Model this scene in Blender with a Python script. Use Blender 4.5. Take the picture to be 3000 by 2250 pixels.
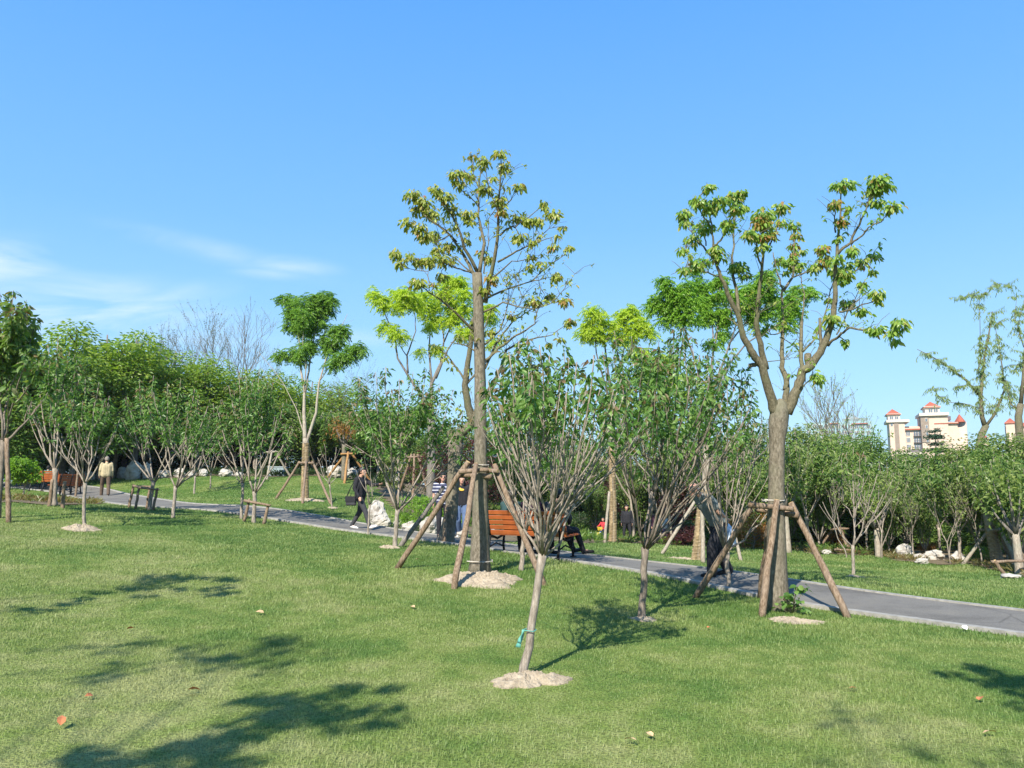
import bpy, math, random
import numpy as np
from mathutils import Vector, Matrix, noise as mnoise

for o in list(bpy.data.objects):
    bpy.data.objects.remove(o)
SC = bpy.context.scene
COL = SC.collection
R = math.radians

# ------------------------------------------------------------------ camera, sky, sun, exposure
EYE = 1.6
FPX = 2333.0                       # focal length in photo pixels (photo is 3000 wide)
HOR = 1450.0                       # photo row of the horizon
PITCH = math.atan((HOR - 1125.0) / FPX)
cam = bpy.data.cameras.new('camera')
cam.sensor_width = 36.0
cam.lens = 36.0 * FPX / 3000.0
cam.clip_start = 0.05
cam.clip_end = 4000.0
cam_o = bpy.data.objects.new('camera', cam)
COL.objects.link(cam_o)
cam_o.location = (0, 0, EYE)
cam_o.rotation_euler = (R(90) + PITCH, 0, 0)
SC.camera = cam_o

SUN_EL, SUN_AZ = R(40.0), R(21.0)  # azimuth = how far right of straight ahead the light travels
LDIR = Vector((math.sin(SUN_AZ) * math.cos(SUN_EL), math.cos(SUN_AZ) * math.cos(SUN_EL), -math.sin(SUN_EL)))
world = bpy.data.worlds.new('World')
SC.world = world
world.use_nodes = True
wn = world.node_tree
wn.nodes.clear()
w_out = wn.nodes.new('ShaderNodeOutputWorld')
w_bg = wn.nodes.new('ShaderNodeBackground')
w_bg.inputs['Strength'].default_value = 0.15
sky = wn.nodes.new('ShaderNodeTexSky')
sky.sky_type = 'NISHITA'
sky.sun_disc = False
sky.sun_elevation = SUN_EL
sky.sun_rotation = math.atan2(-LDIR.x, -LDIR.y)
sky.altitude = 0.0
sky.air_density = 1.0
sky.dust_density = 0.4
sky.ozone_density = 3.0
# wispy clouds low on the left: streaks laid out in sky azimuth / elevation, broken up by stretched noise
tc = wn.nodes.new('ShaderNodeTexCoord')
sep = wn.nodes.new('ShaderNodeSeparateXYZ')
azd = wn.nodes.new('ShaderNodeMath'); azd.operation = 'DIVIDE'
eld = wn.nodes.new('ShaderNodeMath'); eld.operation = 'DIVIDE'
comb = wn.nodes.new('ShaderNodeCombineXYZ')
_l = wn.links.new
_l(tc.outputs['Generated'], sep.inputs['Vector'])
_l(sep.outputs['X'], azd.inputs[0]); _l(sep.outputs['Y'], azd.inputs[1])
_l(sep.outputs['Z'], eld.inputs[0]); _l(sep.outputs['Y'], eld.inputs[1])
_l(azd.outputs[0], comb.inputs['X']); _l(eld.outputs[0], comb.inputs['Y'])
mp = wn.nodes.new('ShaderNodeMapping')
mp.inputs['Rotation'].default_value = (0, 0, R(12))
mp.inputs['Scale'].default_value = (3.0, 13.0, 1.0)
nz = wn.nodes.new('ShaderNodeTexNoise')
nz.inputs['Scale'].default_value = 1.5
nz.inputs['Detail'].default_value = 8.0
nz.inputs['Roughness'].default_value = 0.55
nz.inputs['Distortion'].default_value = 0.6
rmp = wn.nodes.new('ShaderNodeMapRange')
rmp.inputs['From Min'].default_value = 0.36
rmp.inputs['From Max'].default_value = 0.70
_l(comb.outputs['Vector'], mp.inputs['Vector']); _l(mp.outputs['Vector'], nz.inputs['Vector']); _l(nz.outputs['Fac'], rmp.inputs['Value'])
prev = None
for cu, cv, ru, rv, rot, amp in ((-.66, .300, .085, .032, 0, 1.0), (-.38, .312, .14, .015, -14, .32), (-.285, .295, .06, .012, -6, .75), (-.31, .283, .05, .008, -3, .5),
                                 (-.56, .235, .22, .050, -8, .75), (-.50, .205, .20, .022, -4, .6), (-.45, .245, .09, .02, 12, .5), (-.22, .20, .12, .012, -2, .2)):
    g = wn.nodes.new('ShaderNodeMapping'); g.vector_type = 'TEXTURE'
    g.inputs['Location'].default_value = (cu, cv, 0)
    g.inputs['Rotation'].default_value = (0, 0, R(rot))
    g.inputs['Scale'].default_value = (ru, rv, 1)
    ln = wn.nodes.new('ShaderNodeVectorMath'); ln.operation = 'LENGTH'
    fr = wn.nodes.new('ShaderNodeMapRange'); fr.interpolation_type = 'SMOOTHSTEP'
    fr.inputs['From Min'].default_value = 1.5; fr.inputs['From Max'].default_value = 0.0
    fr.inputs['To Min'].default_value = 0.0; fr.inputs['To Max'].default_value = amp
    _l(comb.outputs['Vector'], g.inputs['Vector']); _l(g.outputs['Vector'], ln.inputs[0]); _l(ln.outputs['Value'], fr.inputs['Value'])
    if prev is None:
        prev = fr.outputs['Result']
    else:
        ad = wn.nodes.new('ShaderNodeMath'); ad.operation = 'MAXIMUM'
        _l(prev, ad.inputs[0]); _l(fr.outputs['Result'], ad.inputs[1]); prev = ad.outputs[0]
m3 = wn.nodes.new('ShaderNodeMath'); m3.operation = 'MULTIPLY'
_l(prev, m3.inputs[0]); _l(rmp.outputs['Result'], m3.inputs[1])
ahead = wn.nodes.new('ShaderNodeMath'); ahead.operation = 'GREATER_THAN'; ahead.inputs[1].default_value = 0.05
_l(sep.outputs['Y'], ahead.inputs[0])
m4 = wn.nodes.new('ShaderNodeMath'); m4.operation = 'MULTIPLY'; m4.use_clamp = True
_l(m3.outputs[0], m4.inputs[0]); _l(ahead.outputs[0], m4.inputs[1])
mix = wn.nodes.new('ShaderNodeMix'); mix.data_type = 'RGBA'
mix.inputs['B'].default_value = (3.4, 3.7, 4.0, 1)
hsv = wn.nodes.new('ShaderNodeHueSaturation')
hsv.inputs['Saturation'].default_value = 1.0
hsv.inputs['Value'].default_value = 1.0
L = wn.links.new
zr = wn.nodes.new('ShaderNodeValToRGB')       # clear deep-blue spring sky: paler towards the horizon
for e, (p_, c_) in zip([zr.color_ramp.elements[0], zr.color_ramp.elements.new(.12), zr.color_ramp.elements.new(.3), zr.color_ramp.elements[-1]],
                       [(0.0, (2.45, 3.8, 4.85)), (.12, (1.75, 3.35, 4.85)), (.32, (.95, 2.5, 4.8)), (.6, (.42, 1.78, 4.55))]):
    e.position = p_
    e.color = (c_[0] / 5, c_[1] / 5, c_[2] / 5, 1)
zs = wn.nodes.new('ShaderNodeMix'); zs.data_type = 'RGBA'; zs.blend_type = 'MULTIPLY'; zs.inputs['Factor'].default_value = 1
zs.inputs['B'].default_value = (3.6, 3.6, 3.6, 1)
zm = wn.nodes.new('ShaderNodeMix'); zm.data_type = 'RGBA'; zm.inputs['Factor'].default_value = .88
L(sep.outputs['Z'], zr.inputs['Fac']); L(zr.outputs['Color'], zs.inputs['A'])
L(sky.outputs['Color'], zm.inputs['A']); L(zs.outputs['Result'], zm.inputs['B'])
L(zm.outputs['Result'], hsv.inputs['Color'])
L(hsv.outputs['Color'], mix.inputs['A']); L(m4.outputs[0], mix.inputs['Factor'])
L(mix.outputs['Result'], w_bg.inputs['Color']); L(w_bg.outputs['Background'], w_out.inputs['Surface'])

sun = bpy.data.lights.new('sun', 'SUN')
sun.energy = 4.6
sun.angle = R(0.53)
sun.color = (1.0, 0.94, 0.84)
sun_o = bpy.data.objects.new('sun', sun)
COL.objects.link(sun_o)
sun_o.rotation_euler = LDIR.to_track_quat('-Z', 'Y').to_euler()

SC.view_settings.view_transform = 'Standard'
SC.view_settings.look = 'None'
SC.view_settings.exposure = 1.05
SC.view_settings.gamma = 1.0
SC.cycles.max_bounces = 6
SC.cycles.transparent_max_bounces = 4
SC.cycles.diffuse_bounces = 3
SC.cycles.glossy_bounces = 2
SC.cycles.transmission_bounces = 3

# ------------------------------------------------------------------ pixel <-> place
CP, SP = math.cos(PITCH), math.sin(PITCH)


def P(px, py, d):
    """world point that stands d metres ahead (world y) and shows at photo pixel (px, py)"""
    u, v = (px - 1500.0) / FPX, (1125.0 - py) / FPX
    t = d / (CP - v * SP)
    return Vector((u * t, d, EYE + t * (SP + v * CP)))


_ctrl = []
for px, py, d in [(1530, 1985, 7.0), (1880, 1815, 10.0), (1405, 1690, 12.5), (2270, 1790, 11.4), (3000, 1875, 8.8),
                  (3000, 1795, 10.9), (2090, 1683, 13.8), (1345, 1580, 20.6), (1053, 1553, 22.0), (505, 1493, 26.0),
                  (318, 1457, 34.0), (245, 1545, 17.5), (893, 1465, 28.0), (130, 1436, 37.0), (650, 1388, 42.0),
                  (1000, 1392, 42.0), (45, 1462, 21.0), (1760, 1582, 37.0), (1830, 1588, 35.0), (1795, 1590, 33.0),
                  (2040, 1645, 22.0), (2500, 1685, 18.5), (2900, 1652, 24.0), (2400, 1616, 28.0), (3000, 1690, 20.0),
                  (1700, 1641, 16.0), (2550, 1655, 24.0), (700, 1600, 15.0), (500, 1720, 11.2), (1000, 1900, 8.2), (400, 1401, 42.5), (240, 1407, 41.5), (800, 1397, 43.0)]:
    _ctrl.append(P(px, py, d))
for x, y, z in [(0, 0, 0), (-3, 4, .05), (3, 4, 0), (-9, 3, .35), (9, 3, -.1), (-9, -10, .2), (9, -10, -.1), (0, -10, 0),
                (-30, 45, 2.3), (-15, 58, 2.7), (-8, 58, 2.6), (-24, 58, 2.5), (-45, 20, 1.8), (-60, 70, 2.0), (0, 60, .6), (0, 90, .4), (60, 80, -.6), (45, 30, -.7), (60, 0, -.5),
                (20, 12, -.3), (30, 50, -.6), (-60, -20, .8), (60, -30, -.4), (0, -40, 0), (-30, -40, .4), (-20, 90, 1.4)]:
    _ctrl.append(Vector((x, y, z)))
CX = np.array([[p.x, p.y] for p in _ctrl])
CZ = np.array([p.z for p in _ctrl])


def _phi(r2):
    return 0.5 * r2 * np.log(np.maximum(r2, 1e-9))


_n = len(CX)
_A = np.zeros((_n + 3, _n + 3))
_A[:_n, :_n] = _phi(((CX[:, None] - CX[None]) ** 2).sum(-1)) + np.eye(_n) * 6.0
_A[:_n, _n] = 1; _A[:_n, _n + 1:] = CX
_A[_n, :_n] = 1; _A[_n + 1:, :_n] = CX.T
_W = np.linalg.solve(_A, np.concatenate([CZ, [0, 0, 0]]))


def gz(x, y):
    """ground height, arrays allowed"""
    x = np.asarray(x, float); y = np.asarray(y, float)
    sh = x.shape
    q = np.stack([x.ravel(), y.ravel()], 1)
    out = np.empty(len(q))
    for i in range(0, len(q), 40000):
        qq = q[i:i + 40000]
        f = _phi(((qq[:, None] - CX[None]) ** 2).sum(-1)) @ _W[:_n] + _W[_n] + qq @ _W[_n + 1:]
        far = np.clip((np.hypot(qq[:, 0], qq[:, 1] - 20) - 60) / 60, 0, 1)
        out[i:i + 40000] = f * (1 - far) + 0.4 * far
    out = out.reshape(sh)
    return out if sh else float(out)


def G(px, py, lo=4.0, hi=110.0):
    """where the pixel's ray meets the ground"""
    ds = np.linspace(lo, hi, 1600)
    u, v = (px - 1500.0) / FPX, (1125.0 - py) / FPX
    t = ds / (CP - v * SP)
    z = EYE + t * (SP + v * CP)
    g = gz(u * t, ds)
    k = np.argmax(z < g)
    if not (z < g).any():
        k = len(ds) - 1
    return Vector((u * t[k], ds[k], g[k]))


def at(px, d):
    """a ground point d metres ahead in the column px"""
    x = (px - 1500.0) / FPX * d
    return Vector((x, d, gz(x, d)))


# ------------------------------------------------------------------ materials
MATS = {}


def newmat(name):
    m = bpy.data.materials.new(name)
    m.use_nodes = True
    nt = m.node_tree
    b = nt.nodes['Principled BSDF']
    MATS[name] = m
    return m, nt, b


def ramp(nt, cols, pos=None):
    r = nt.nodes.new('ShaderNodeValToRGB')
    el = r.color_ramp.elements
    n = len(cols)
    pos = pos or [i / (n - 1) for i in range(n)]
    while len(el) < n:
        el.new(0.5)
    for e, c, p in zip(el, cols, pos):
        e.position = p
        e.color = (*c, 1)
    return r


def solid(name, c, rough=0.7, var=0.15, scale=12.0, metal=0.0, bump=0.0, spec=0.3):
    """colour with gentle noise variation and optional bump"""
    m, nt, b = newmat(name)
    t = nt.nodes.new('ShaderNodeTexCoord')
    n = nt.nodes.new('ShaderNodeTexNoise')
    n.inputs['Scale'].default_value = scale
    n.inputs['Detail'].default_value = 6
    nt.links.new(t.outputs['Object'], n.inputs['Vector'])
    r = ramp(nt, [tuple(x * (1 - var) for x in c), tuple(min(1, x * (1 + var)) for x in c)], [0.3, 0.7])
    nt.links.new(n.outputs['Fac'], r.inputs['Fac'])
    nt.links.new(r.outputs['Color'], b.inputs['Base Color'])
    b.inputs['Roughness'].default_value = rough
    b.inputs['Metallic'].default_value = metal
    b.inputs['Specular IOR Level'].default_value = spec
    if bump:
        bp = nt.nodes.new('ShaderNodeBump')
        bp.inputs['Strength'].default_value = bump
        bp.inputs['Distance'].default_value = 0.02
        nt.links.new(n.outputs['Fac'], bp.inputs['Height'])
        nt.links.new(bp.outputs['Normal'], b.inputs['Normal'])
    return m


def leafmat(name, cols, trans=0.4, rough=0.42, tcol=1.5, pos=None, spec=0.35):
    """every leaf (mesh island) draws its own colour; light also passes through the blade"""
    m, nt, b = newmat(name)
    g = nt.nodes.new('ShaderNodeNewGeometry')
    r = ramp(nt, cols, pos)
    nt.links.new(g.outputs['Random Per Island'], r.inputs['Fac'])
    nt.links.new(r.outputs['Color'], b.inputs['Base Color'])
    b.inputs['Roughness'].default_value = rough
    b.inputs['Specular IOR Level'].default_value = spec
    tb = nt.nodes.new('ShaderNodeBsdfTranslucent')
    mul = nt.nodes.new('ShaderNodeMix'); mul.data_type = 'RGBA'; mul.blend_type = 'MULTIPLY'
    mul.inputs['Factor'].default_value = 1
    mul.inputs['B'].default_value = (tcol * 1.15, tcol * 1.2, tcol * 0.45, 1)
    nt.links.new(r.outputs['Color'], mul.inputs['A'])
    nt.links.new(mul.outputs['Result'], tb.inputs['Color'])
    ms = nt.nodes.new('ShaderNodeMixShader')
    ms.inputs['Fac'].default_value = trans
    nt.links.new(b.outputs['BSDF'], ms.inputs[1]); nt.links.new(tb.outputs['BSDF'], ms.inputs[2])
    nt.links.new(ms.outputs['Shader'], nt.nodes['Material Output'].inputs['Surface'])
    return m


def barkmat(name, c1, c2, c3, scale=9.0, stretch=0.25, bump=0.6):
    m, nt, b = newmat(name)
    t = nt.nodes.new('ShaderNodeTexCoord')
    mp = nt.nodes.new('ShaderNodeMapping')
    mp.inputs['Scale'].default_value = (1, 1, stretch)
    n = nt.nodes.new('ShaderNodeTexNoise')
    n.inputs['Scale'].default_value = scale * 4
    n.inputs['Detail'].default_value = 8
    n2 = nt.nodes.new('ShaderNodeTexNoise')
    n2.inputs['Scale'].default_value = scale * 0.35
    n2.inputs['Detail'].default_value = 4
    nt.links.new(t.outputs['Object'], mp.inputs['Vector'])
    nt.links.new(mp.outputs['Vector'], n.inputs['Vector'])
    nt.links.new(t.outputs['Object'], n2.inputs['Vector'])
    r = ramp(nt, [tuple(x * .55 for x in c1), c1, c2, tuple(min(1, x * 1.35) for x in c2)], [0.30, 0.44, 0.60, 0.74])
    n.inputs['Roughness'].default_value = .72
    r2 = ramp(nt, [(0, 0, 0), (1, 1, 1)], [0.48, 0.68])
    nt.links.new(n.outputs['Fac'], r.inputs['Fac']); nt.links.new(n2.outputs['Fac'], r2.inputs['Fac'])
    mx = nt.nodes.new('ShaderNodeMix'); mx.data_type = 'RGBA'
    mx.inputs['B'].default_value = (*c3, 1)
    mf = nt.nodes.new('ShaderNodeMath'); mf.operation = 'MULTIPLY'; mf.inputs[1].default_value = 0.7
    nt.links.new(r2.outputs['Color'], mf.inputs[0]); nt.links.new(mf.outputs[0], mx.inputs['Factor'])
    nt.links.new(r.outputs['Color'], mx.inputs['A'])
    nt.links.new(mx.outputs['Result'], b.inputs['Base Color'])
    b.inputs['Roughness'].default_value = 0.85
    b.inputs['Specular IOR Level'].default_value = 0.15
    bp = nt.nodes.new('ShaderNodeBump')
    bp.inputs['Strength'].default_value = bump
    bp.inputs['Distance'].default_value = 0.015
    nt.links.new(n.outputs['Fac'], bp.inputs['Height']); nt.links.new(bp.outputs['Normal'], b.inputs['Normal'])
    return m


CHERRY = leafmat('cherry_leaf', [(.05, .115, .026), (.08, .17, .036), (.12, .22, .048), (.19, .28, .075)], trans=.36, rough=.4)
CHERRY_FAR = leafmat('cherry_leaf_far', [(.06, .12, .028), (.10, .175, .038), (.15, .225, .052), (.22, .28, .08)], trans=.4)
CHERRY_YOUNG = leafmat('cherry_tip_leaf', [(.10, .12, .05), (.17, .15, .06), (.16, .09, .05)], trans=.35)
MAGLEAF = leafmat('big_leaf', [(.15, .20, .03), (.25, .30, .045), (.33, .36, .07), (.30, .25, .09)], trans=.38, rough=.38)
MAGYOUNG = leafmat('young_red_leaf', [(.30, .22, .05), (.36, .19, .06), (.27, .28, .05), (.36, .14, .08), (.30, .27, .06)], trans=.45)
MAGGREEN = leafmat('big_green_leaf', [(.10, .20, .03), (.17, .29, .04), (.24, .34, .06), (.32, .32, .09)], trans=.4, rough=.38)
PINYEL = leafmat('pinnate_yellow_leaf', [(.28, .38, .03), (.38, .48, .045), (.46, .54, .08)], trans=.5)
PINGRN = leafmat('pinnate_green_leaf', [(.11, .23, .025), (.18, .33, .036), (.25, .40, .055)], trans=.42)
PINDRK = leafmat('pinnate_deep_leaf', [(.085, .19, .024), (.14, .26, .034), (.20, .34, .05)], trans=.38)
CAMPHOR = leafmat('camphor_leaf', [(.10, .18, .024), (.155, .245, .032), (.215, .305, .045), (.29, .35, .065)], trans=.45)
BUSHY = leafmat('broad_leaf', [(.055, .115, .026), (.09, .165, .035), (.135, .215, .045), (.20, .27, .07)], trans=.38)
OLIVE = leafmat('olive_leaf', [(.09, .135, .036), (.135, .19, .048), (.19, .25, .064), (.25, .29, .09)], trans=.38)
SHRUBLEAF = leafmat('shrub_leaf', [(.10, .20, .02), (.16, .28, .03), (.21, .34, .045)], trans=.42)
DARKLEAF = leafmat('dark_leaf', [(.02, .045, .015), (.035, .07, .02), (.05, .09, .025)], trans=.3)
PURPLE = leafmat('purple_leaf', [(.045, .014, .018), (.08, .025, .028), (.11, .04, .03)], trans=.35)
ORANGE = leafmat('orange_leaf', [(.25, .10, .03), (.30, .14, .04), (.20, .16, .05)], trans=.4)
WILLOW = leafmat('willow_leaf', [(.20, .28, .11), (.26, .34, .14), (.32, .38, .18)], trans=.45)
SPARSE = leafmat('sparse_leaf', [(.07, .09, .035), (.10, .13, .04), (.14, .15, .06)], trans=.3)
CEDAR = leafmat('cedar_needle', [(.02, .055, .03), (.035, .08, .045), (.05, .10, .055)], trans=.15, rough=.6)
DRYWEED = leafmat('dry_weed', [(.22, .19, .09), (.14, .16, .05), (.25, .15, .07), (.10, .15, .04)], trans=.35)

BARK_CHERRY = barkmat('cherry_bark', (.13, .105, .08), (.24, .20, .155), (.17, .14, .12))
BARK_STEM = barkmat('cherry_stem_bark', (.19, .16, .125), (.34, .29, .235), (.26, .22, .18))
BARK_BIG = barkmat('trunk_bark', (.115, .098, .07), (.21, .18, .135), (.15, .145, .095), scale=9, stretch=.4)
BARK_LIMB = barkmat('limb_bark', (.10, .088, .055), (.175, .152, .10), (.12, .125, .06), scale=10, stretch=.5)
BARK_PALE = barkmat('pale_bark', (.24, .20, .155), (.38, .33, .26), (.28, .27, .20))
BARK_GREY = barkmat('grey_twig_bark', (.12, .105, .09), (.22, .195, .17), (.16, .15, .13))
POLE = barkmat('pole_wood', (.14, .095, .06), (.27, .20, .14), (.21, .16, .12), scale=10)
POLE_ORANGE = barkmat('orange_pole_wood', (.25, .13, .05), (.38, .22, .09), (.3, .18, .08), scale=10)
CUTWOOD = solid('cut_wood', (.52, .36, .17), .8)
TWINE = solid('twine', (.55, .50, .42), .8)


def straw_mat():
    m, nt, b = newmat('straw_rope')
    t = nt.nodes.new('ShaderNodeTexCoord')
    n = nt.nodes.new('ShaderNodeTexNoise'); n.inputs['Scale'].default_value = 14; n.inputs['Detail'].default_value = 5
    nt.links.new(t.outputs['Object'], n.inputs['Vector'])
    r = ramp(nt, [(.22, .15, .075), (.42, .32, .18)], [.3, .7])
    nt.links.new(n.outputs['Fac'], r.inputs['Fac']); nt.links.new(r.outputs['Color'], b.inputs['Base Color'])
    b.inputs['Roughness'].default_value = .9
    return m


STRAW = straw_mat()


def rock_mat():
    m, nt, b = newmat('white_limestone')
    t = nt.nodes.new('ShaderNodeTexCoord')
    n = nt.nodes.new('ShaderNodeTexNoise'); n.inputs['Scale'].default_value = 3.2; n.inputs['Detail'].default_value = 9
    n.inputs['Roughness'].default_value = .65
    n2 = nt.nodes.new('ShaderNodeTexNoise'); n2.inputs['Scale'].default_value = 1.3; n2.inputs['Detail'].default_value = 3
    nt.links.new(t.outputs['Object'], n.inputs['Vector']); nt.links.new(t.outputs['Object'], n2.inputs['Vector'])
    r = ramp(nt, [(.16, .125, .09), (.36, .335, .295), (.46, .445, .41)], [.3, .45, .65])
    r2 = ramp(nt, [(0, 0, 0), (1, 1, 1)], [.5, .7])
    mx = nt.nodes.new('ShaderNodeMix'); mx.data_type = 'RGBA'; mx.inputs['B'].default_value = (.36, .28, .17, 1)
    nt.links.new(n.outputs['Fac'], r.inputs['Fac']); nt.links.new(n2.outputs['Fac'], r2.inputs['Fac'])
    mf = nt.nodes.new('ShaderNodeMath'); mf.operation = 'MULTIPLY'; mf.inputs[1].default_value = .5
    nt.links.new(r2.outputs['Color'], mf.inputs[0]); nt.links.new(mf.outputs[0], mx.inputs['Factor'])
    nt.links.new(r.outputs['Color'], mx.inputs['A']); nt.links.new(mx.outputs['Result'], b.inputs['Base Color'])
    b.inputs['Roughness'].default_value = .9
    bp = nt.nodes.new('ShaderNodeBump'); bp.inputs['Strength'].default_value = .7; bp.inputs['Distance'].default_value = .05
    nt.links.new(n.outputs['Fac'], bp.inputs['Height']); nt.links.new(bp.outputs['Normal'], b.inputs['Normal'])
    return m


ROCK = rock_mat()


def soil_mat(name, c1, c2, c3):
    m, nt, b = newmat(name)
    t = nt.nodes.new('ShaderNodeTexCoord')
    n = nt.nodes.new('ShaderNodeTexNoise'); n.inputs['Scale'].default_value = 16; n.inputs['Detail'].default_value = 10
    n.inputs['Roughness'].default_value = .7
    nt.links.new(t.outputs['Object'], n.inputs['Vector'])
    r = ramp(nt, [c1, c2, c3], [.3, .5, .7])
    nt.links.new(n.outputs['Fac'], r.inputs['Fac']); nt.links.new(r.outputs['Color'], b.inputs['Base Color'])
    b.inputs['Roughness'].default_value = .95; b.inputs['Specular IOR Level'].default_value = .1
    bp = nt.nodes.new('ShaderNodeBump'); bp.inputs['Strength'].default_value = .9; bp.inputs['Distance'].default_value = .03
    nt.links.new(n.outputs['Fac'], bp.inputs['Height']); nt.links.new(bp.outputs['Normal'], b.inputs['Normal'])
    return m


SAND = soil_mat('sandy_soil', (.19, .15, .105), (.34, .28, .20), (.42, .355, .265))
BED = soil_mat('bed_soil', (.09, .07, .045), (.16, .125, .08), (.22, .18, .12))


def grass_nodes(nt, patchscale=1.0):
    """large patches of lush and dry turf, from world position"""
    g = nt.nodes.new('ShaderNodeNewGeometry')
    n = nt.nodes.new('ShaderNodeTexNoise'); n.inputs['Scale'].default_value = .55 * patchscale; n.inputs['Detail'].default_value = 5
    n.inputs['Roughness'].default_value = .6
    nt.links.new(g.outputs['Position'], n.inputs['Vector'])
    n2 = nt.nodes.new('ShaderNodeTexNoise'); n2.inputs['Scale'].default_value = 3.3; n2.inputs['Detail'].default_value = 6
    nt.links.new(g.outputs['Position'], n2.inputs['Vector'])
    ad = nt.nodes.new('ShaderNodeMath'); ad.operation = 'ADD'
    ml = nt.nodes.new('ShaderNodeMath'); ml.operation = 'MULTIPLY'; ml.inputs[1].default_value = .42
    nt.links.new(n2.outputs['Fac'], ml.inputs[0])
    nt.links.new(n.outputs['Fac'], ad.inputs[0]); nt.links.new(ml.outputs[0], ad.inputs[1])
    # the turf is older and drier on the left and near slope, lusher towards the path
    sx = nt.nodes.new('ShaderNodeSeparateXYZ'); nt.links.new(g.outputs['Position'], sx.inputs[0])
    dry = nt.nodes.new('ShaderNodeMath'); dry.operation = 'MULTIPLY_ADD'; dry.inputs[1].default_value = .9
    nt.links.new(sx.outputs['X'], dry.inputs[0]); nt.links.new(sx.outputs['Y'], dry.inputs[2])
    mr = nt.nodes.new('ShaderNodeMapRange'); mr.inputs['From Min'].default_value = 4.0; mr.inputs['From Max'].default_value = 13.0
    mr.inputs['To Min'].default_value = .06; mr.inputs['To Max'].default_value = -.09
    nt.links.new(dry.outputs[0], mr.inputs['Value'])
    ad2 = nt.nodes.new('ShaderNodeMath'); ad2.operation = 'ADD'
    nt.links.new(ad.outputs[0], ad2.inputs[0]); nt.links.new(mr.outputs['Result'], ad2.inputs[1])
    return ad2


def lawn_mat():
    m, nt, b = newmat('lawn_turf')
    ad = grass_nodes(nt)
    r = ramp(nt, [(.085, .15, .03), (.155, .205, .048), (.25, .265, .10)], [.56, .72, .89])
    nt.links.new(ad.outputs[0], r.inputs['Fac'])
    g = nt.nodes.new('ShaderNodeNewGeometry')
    n = nt.nodes.new('ShaderNodeTexNoise'); n.inputs['Scale'].default_value = 45; n.inputs['Detail'].default_value = 8
    nt.links.new(g.outputs['Position'], n.inputs['Vector'])
    r2 = ramp(nt, [(.55, .55, .55), (1.25, 1.25, 1.2)], [.35, .65])
    nt.links.new(n.outputs['Fac'], r2.inputs['Fac'])
    mx = nt.nodes.new('ShaderNodeMix'); mx.data_type = 'RGBA'; mx.blend_type = 'MULTIPLY'; mx.inputs['Factor'].default_value = 1
    nt.links.new(r.outputs['Color'], mx.inputs['A']); nt.links.new(r2.outputs['Color'], mx.inputs['B'])
    nt.links.new(mx.outputs['Result'], b.inputs['Base Color'])
    b.inputs['Roughness'].default_value = .9; b.inputs['Specular IOR Level'].default_value = .1
    bp = nt.nodes.new('ShaderNodeBump'); bp.inputs['Strength'].default_value = .8; bp.inputs['Distance'].default_value = .03
    nt.links.new(n.outputs['Fac'], bp.inputs['Height']); nt.links.new(bp.outputs['Normal'], b.inputs['Normal'])
    return m


def blade_mat():
    m, nt, b = newmat('grass_blade')
    ad = grass_nodes(nt)
    r = ramp(nt, [(.112, .19, .044), (.205, .263, .078), (.31, .328, .138)], [.52, .71, .92])
    g = nt.nodes.new('ShaderNodeNewGeometry')
    ad2 = nt.nodes.new('ShaderNodeMath'); ad2.operation = 'MULTIPLY_ADD'
    ad2.inputs[1].default_value = .17
    nt.links.new(g.outputs['Random Per Island'], ad2.inputs[0])
    sb = nt.nodes.new('ShaderNodeMath'); sb.operation = 'SUBTRACT'; sb.inputs[1].default_value = .085
    nt.links.new(ad.outputs[0], sb.inputs[0]); nt.links.new(sb.outputs[0], ad2.inputs[2])
    nt.links.new(ad2.outputs[0], r.inputs['Fac'])
    nt.links.new(r.outputs['Color'], b.inputs['Base Color'])
    b.inputs['Roughness'].default_value = .5; b.inputs['Specular IOR Level'].default_value = .3
    tb = nt.nodes.new('ShaderNodeBsdfTranslucent'); nt.links.new(r.outputs['Color'], tb.inputs['Color'])
    ms = nt.nodes.new('ShaderNodeMixShader'); ms.inputs['Fac'].default_value = .3
    nt.links.new(b.outputs['BSDF'], ms.inputs[1]); nt.links.new(tb.outputs['BSDF'], ms.inputs[2])
    nt.links.new(ms.outputs['Shader'], nt.nodes['Material Output'].inputs['Surface'])
    return m


LAWN = lawn_mat()
BLADE = blade_mat()
ASPHALT = solid('asphalt', (.155, .145, .128), .92, .22, 60, bump=.35, spec=.15)
_nt = ASPHALT.node_tree
_b = _nt.nodes['Principled BSDF']
_src = _b.inputs['Base Color'].links[0].from_socket
_tc = _nt.nodes.new('ShaderNodeTexCoord')
_n1 = _nt.nodes.new('ShaderNodeTexNoise'); _n1.inputs['Scale'].default_value = .9; _n1.inputs['Detail'].default_value = 7; _n1.inputs['Roughness'].default_value = .65
_r1 = ramp(_nt, [(.68, .67, .66), (1, 1, 1), (1.18, 1.16, 1.1)], [.32, .5, .7])
_vo = _nt.nodes.new('ShaderNodeTexVoronoi'); _vo.feature = 'DISTANCE_TO_EDGE'; _vo.inputs['Scale'].default_value = .55
_r2 = ramp(_nt, [(.55, .55, .55), (1, 1, 1)], [.0, .012])
_m1 = _nt.nodes.new('ShaderNodeMix'); _m1.data_type = 'RGBA'; _m1.blend_type = 'MULTIPLY'; _m1.inputs['Factor'].default_value = 1
_m2 = _nt.nodes.new('ShaderNodeMix'); _m2.data_type = 'RGBA'; _m2.blend_type = 'MULTIPLY'; _m2.inputs['Factor'].default_value = .7
_nt.links.new(_tc.outputs['Object'], _n1.inputs['Vector']); _nt.links.new(_tc.outputs['Object'], _vo.inputs['Vector'])
_nt.links.new(_n1.outputs['Fac'], _r1.inputs['Fac']); _nt.links.new(_vo.outputs['Distance'], _r2.inputs['Fac'])
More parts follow.
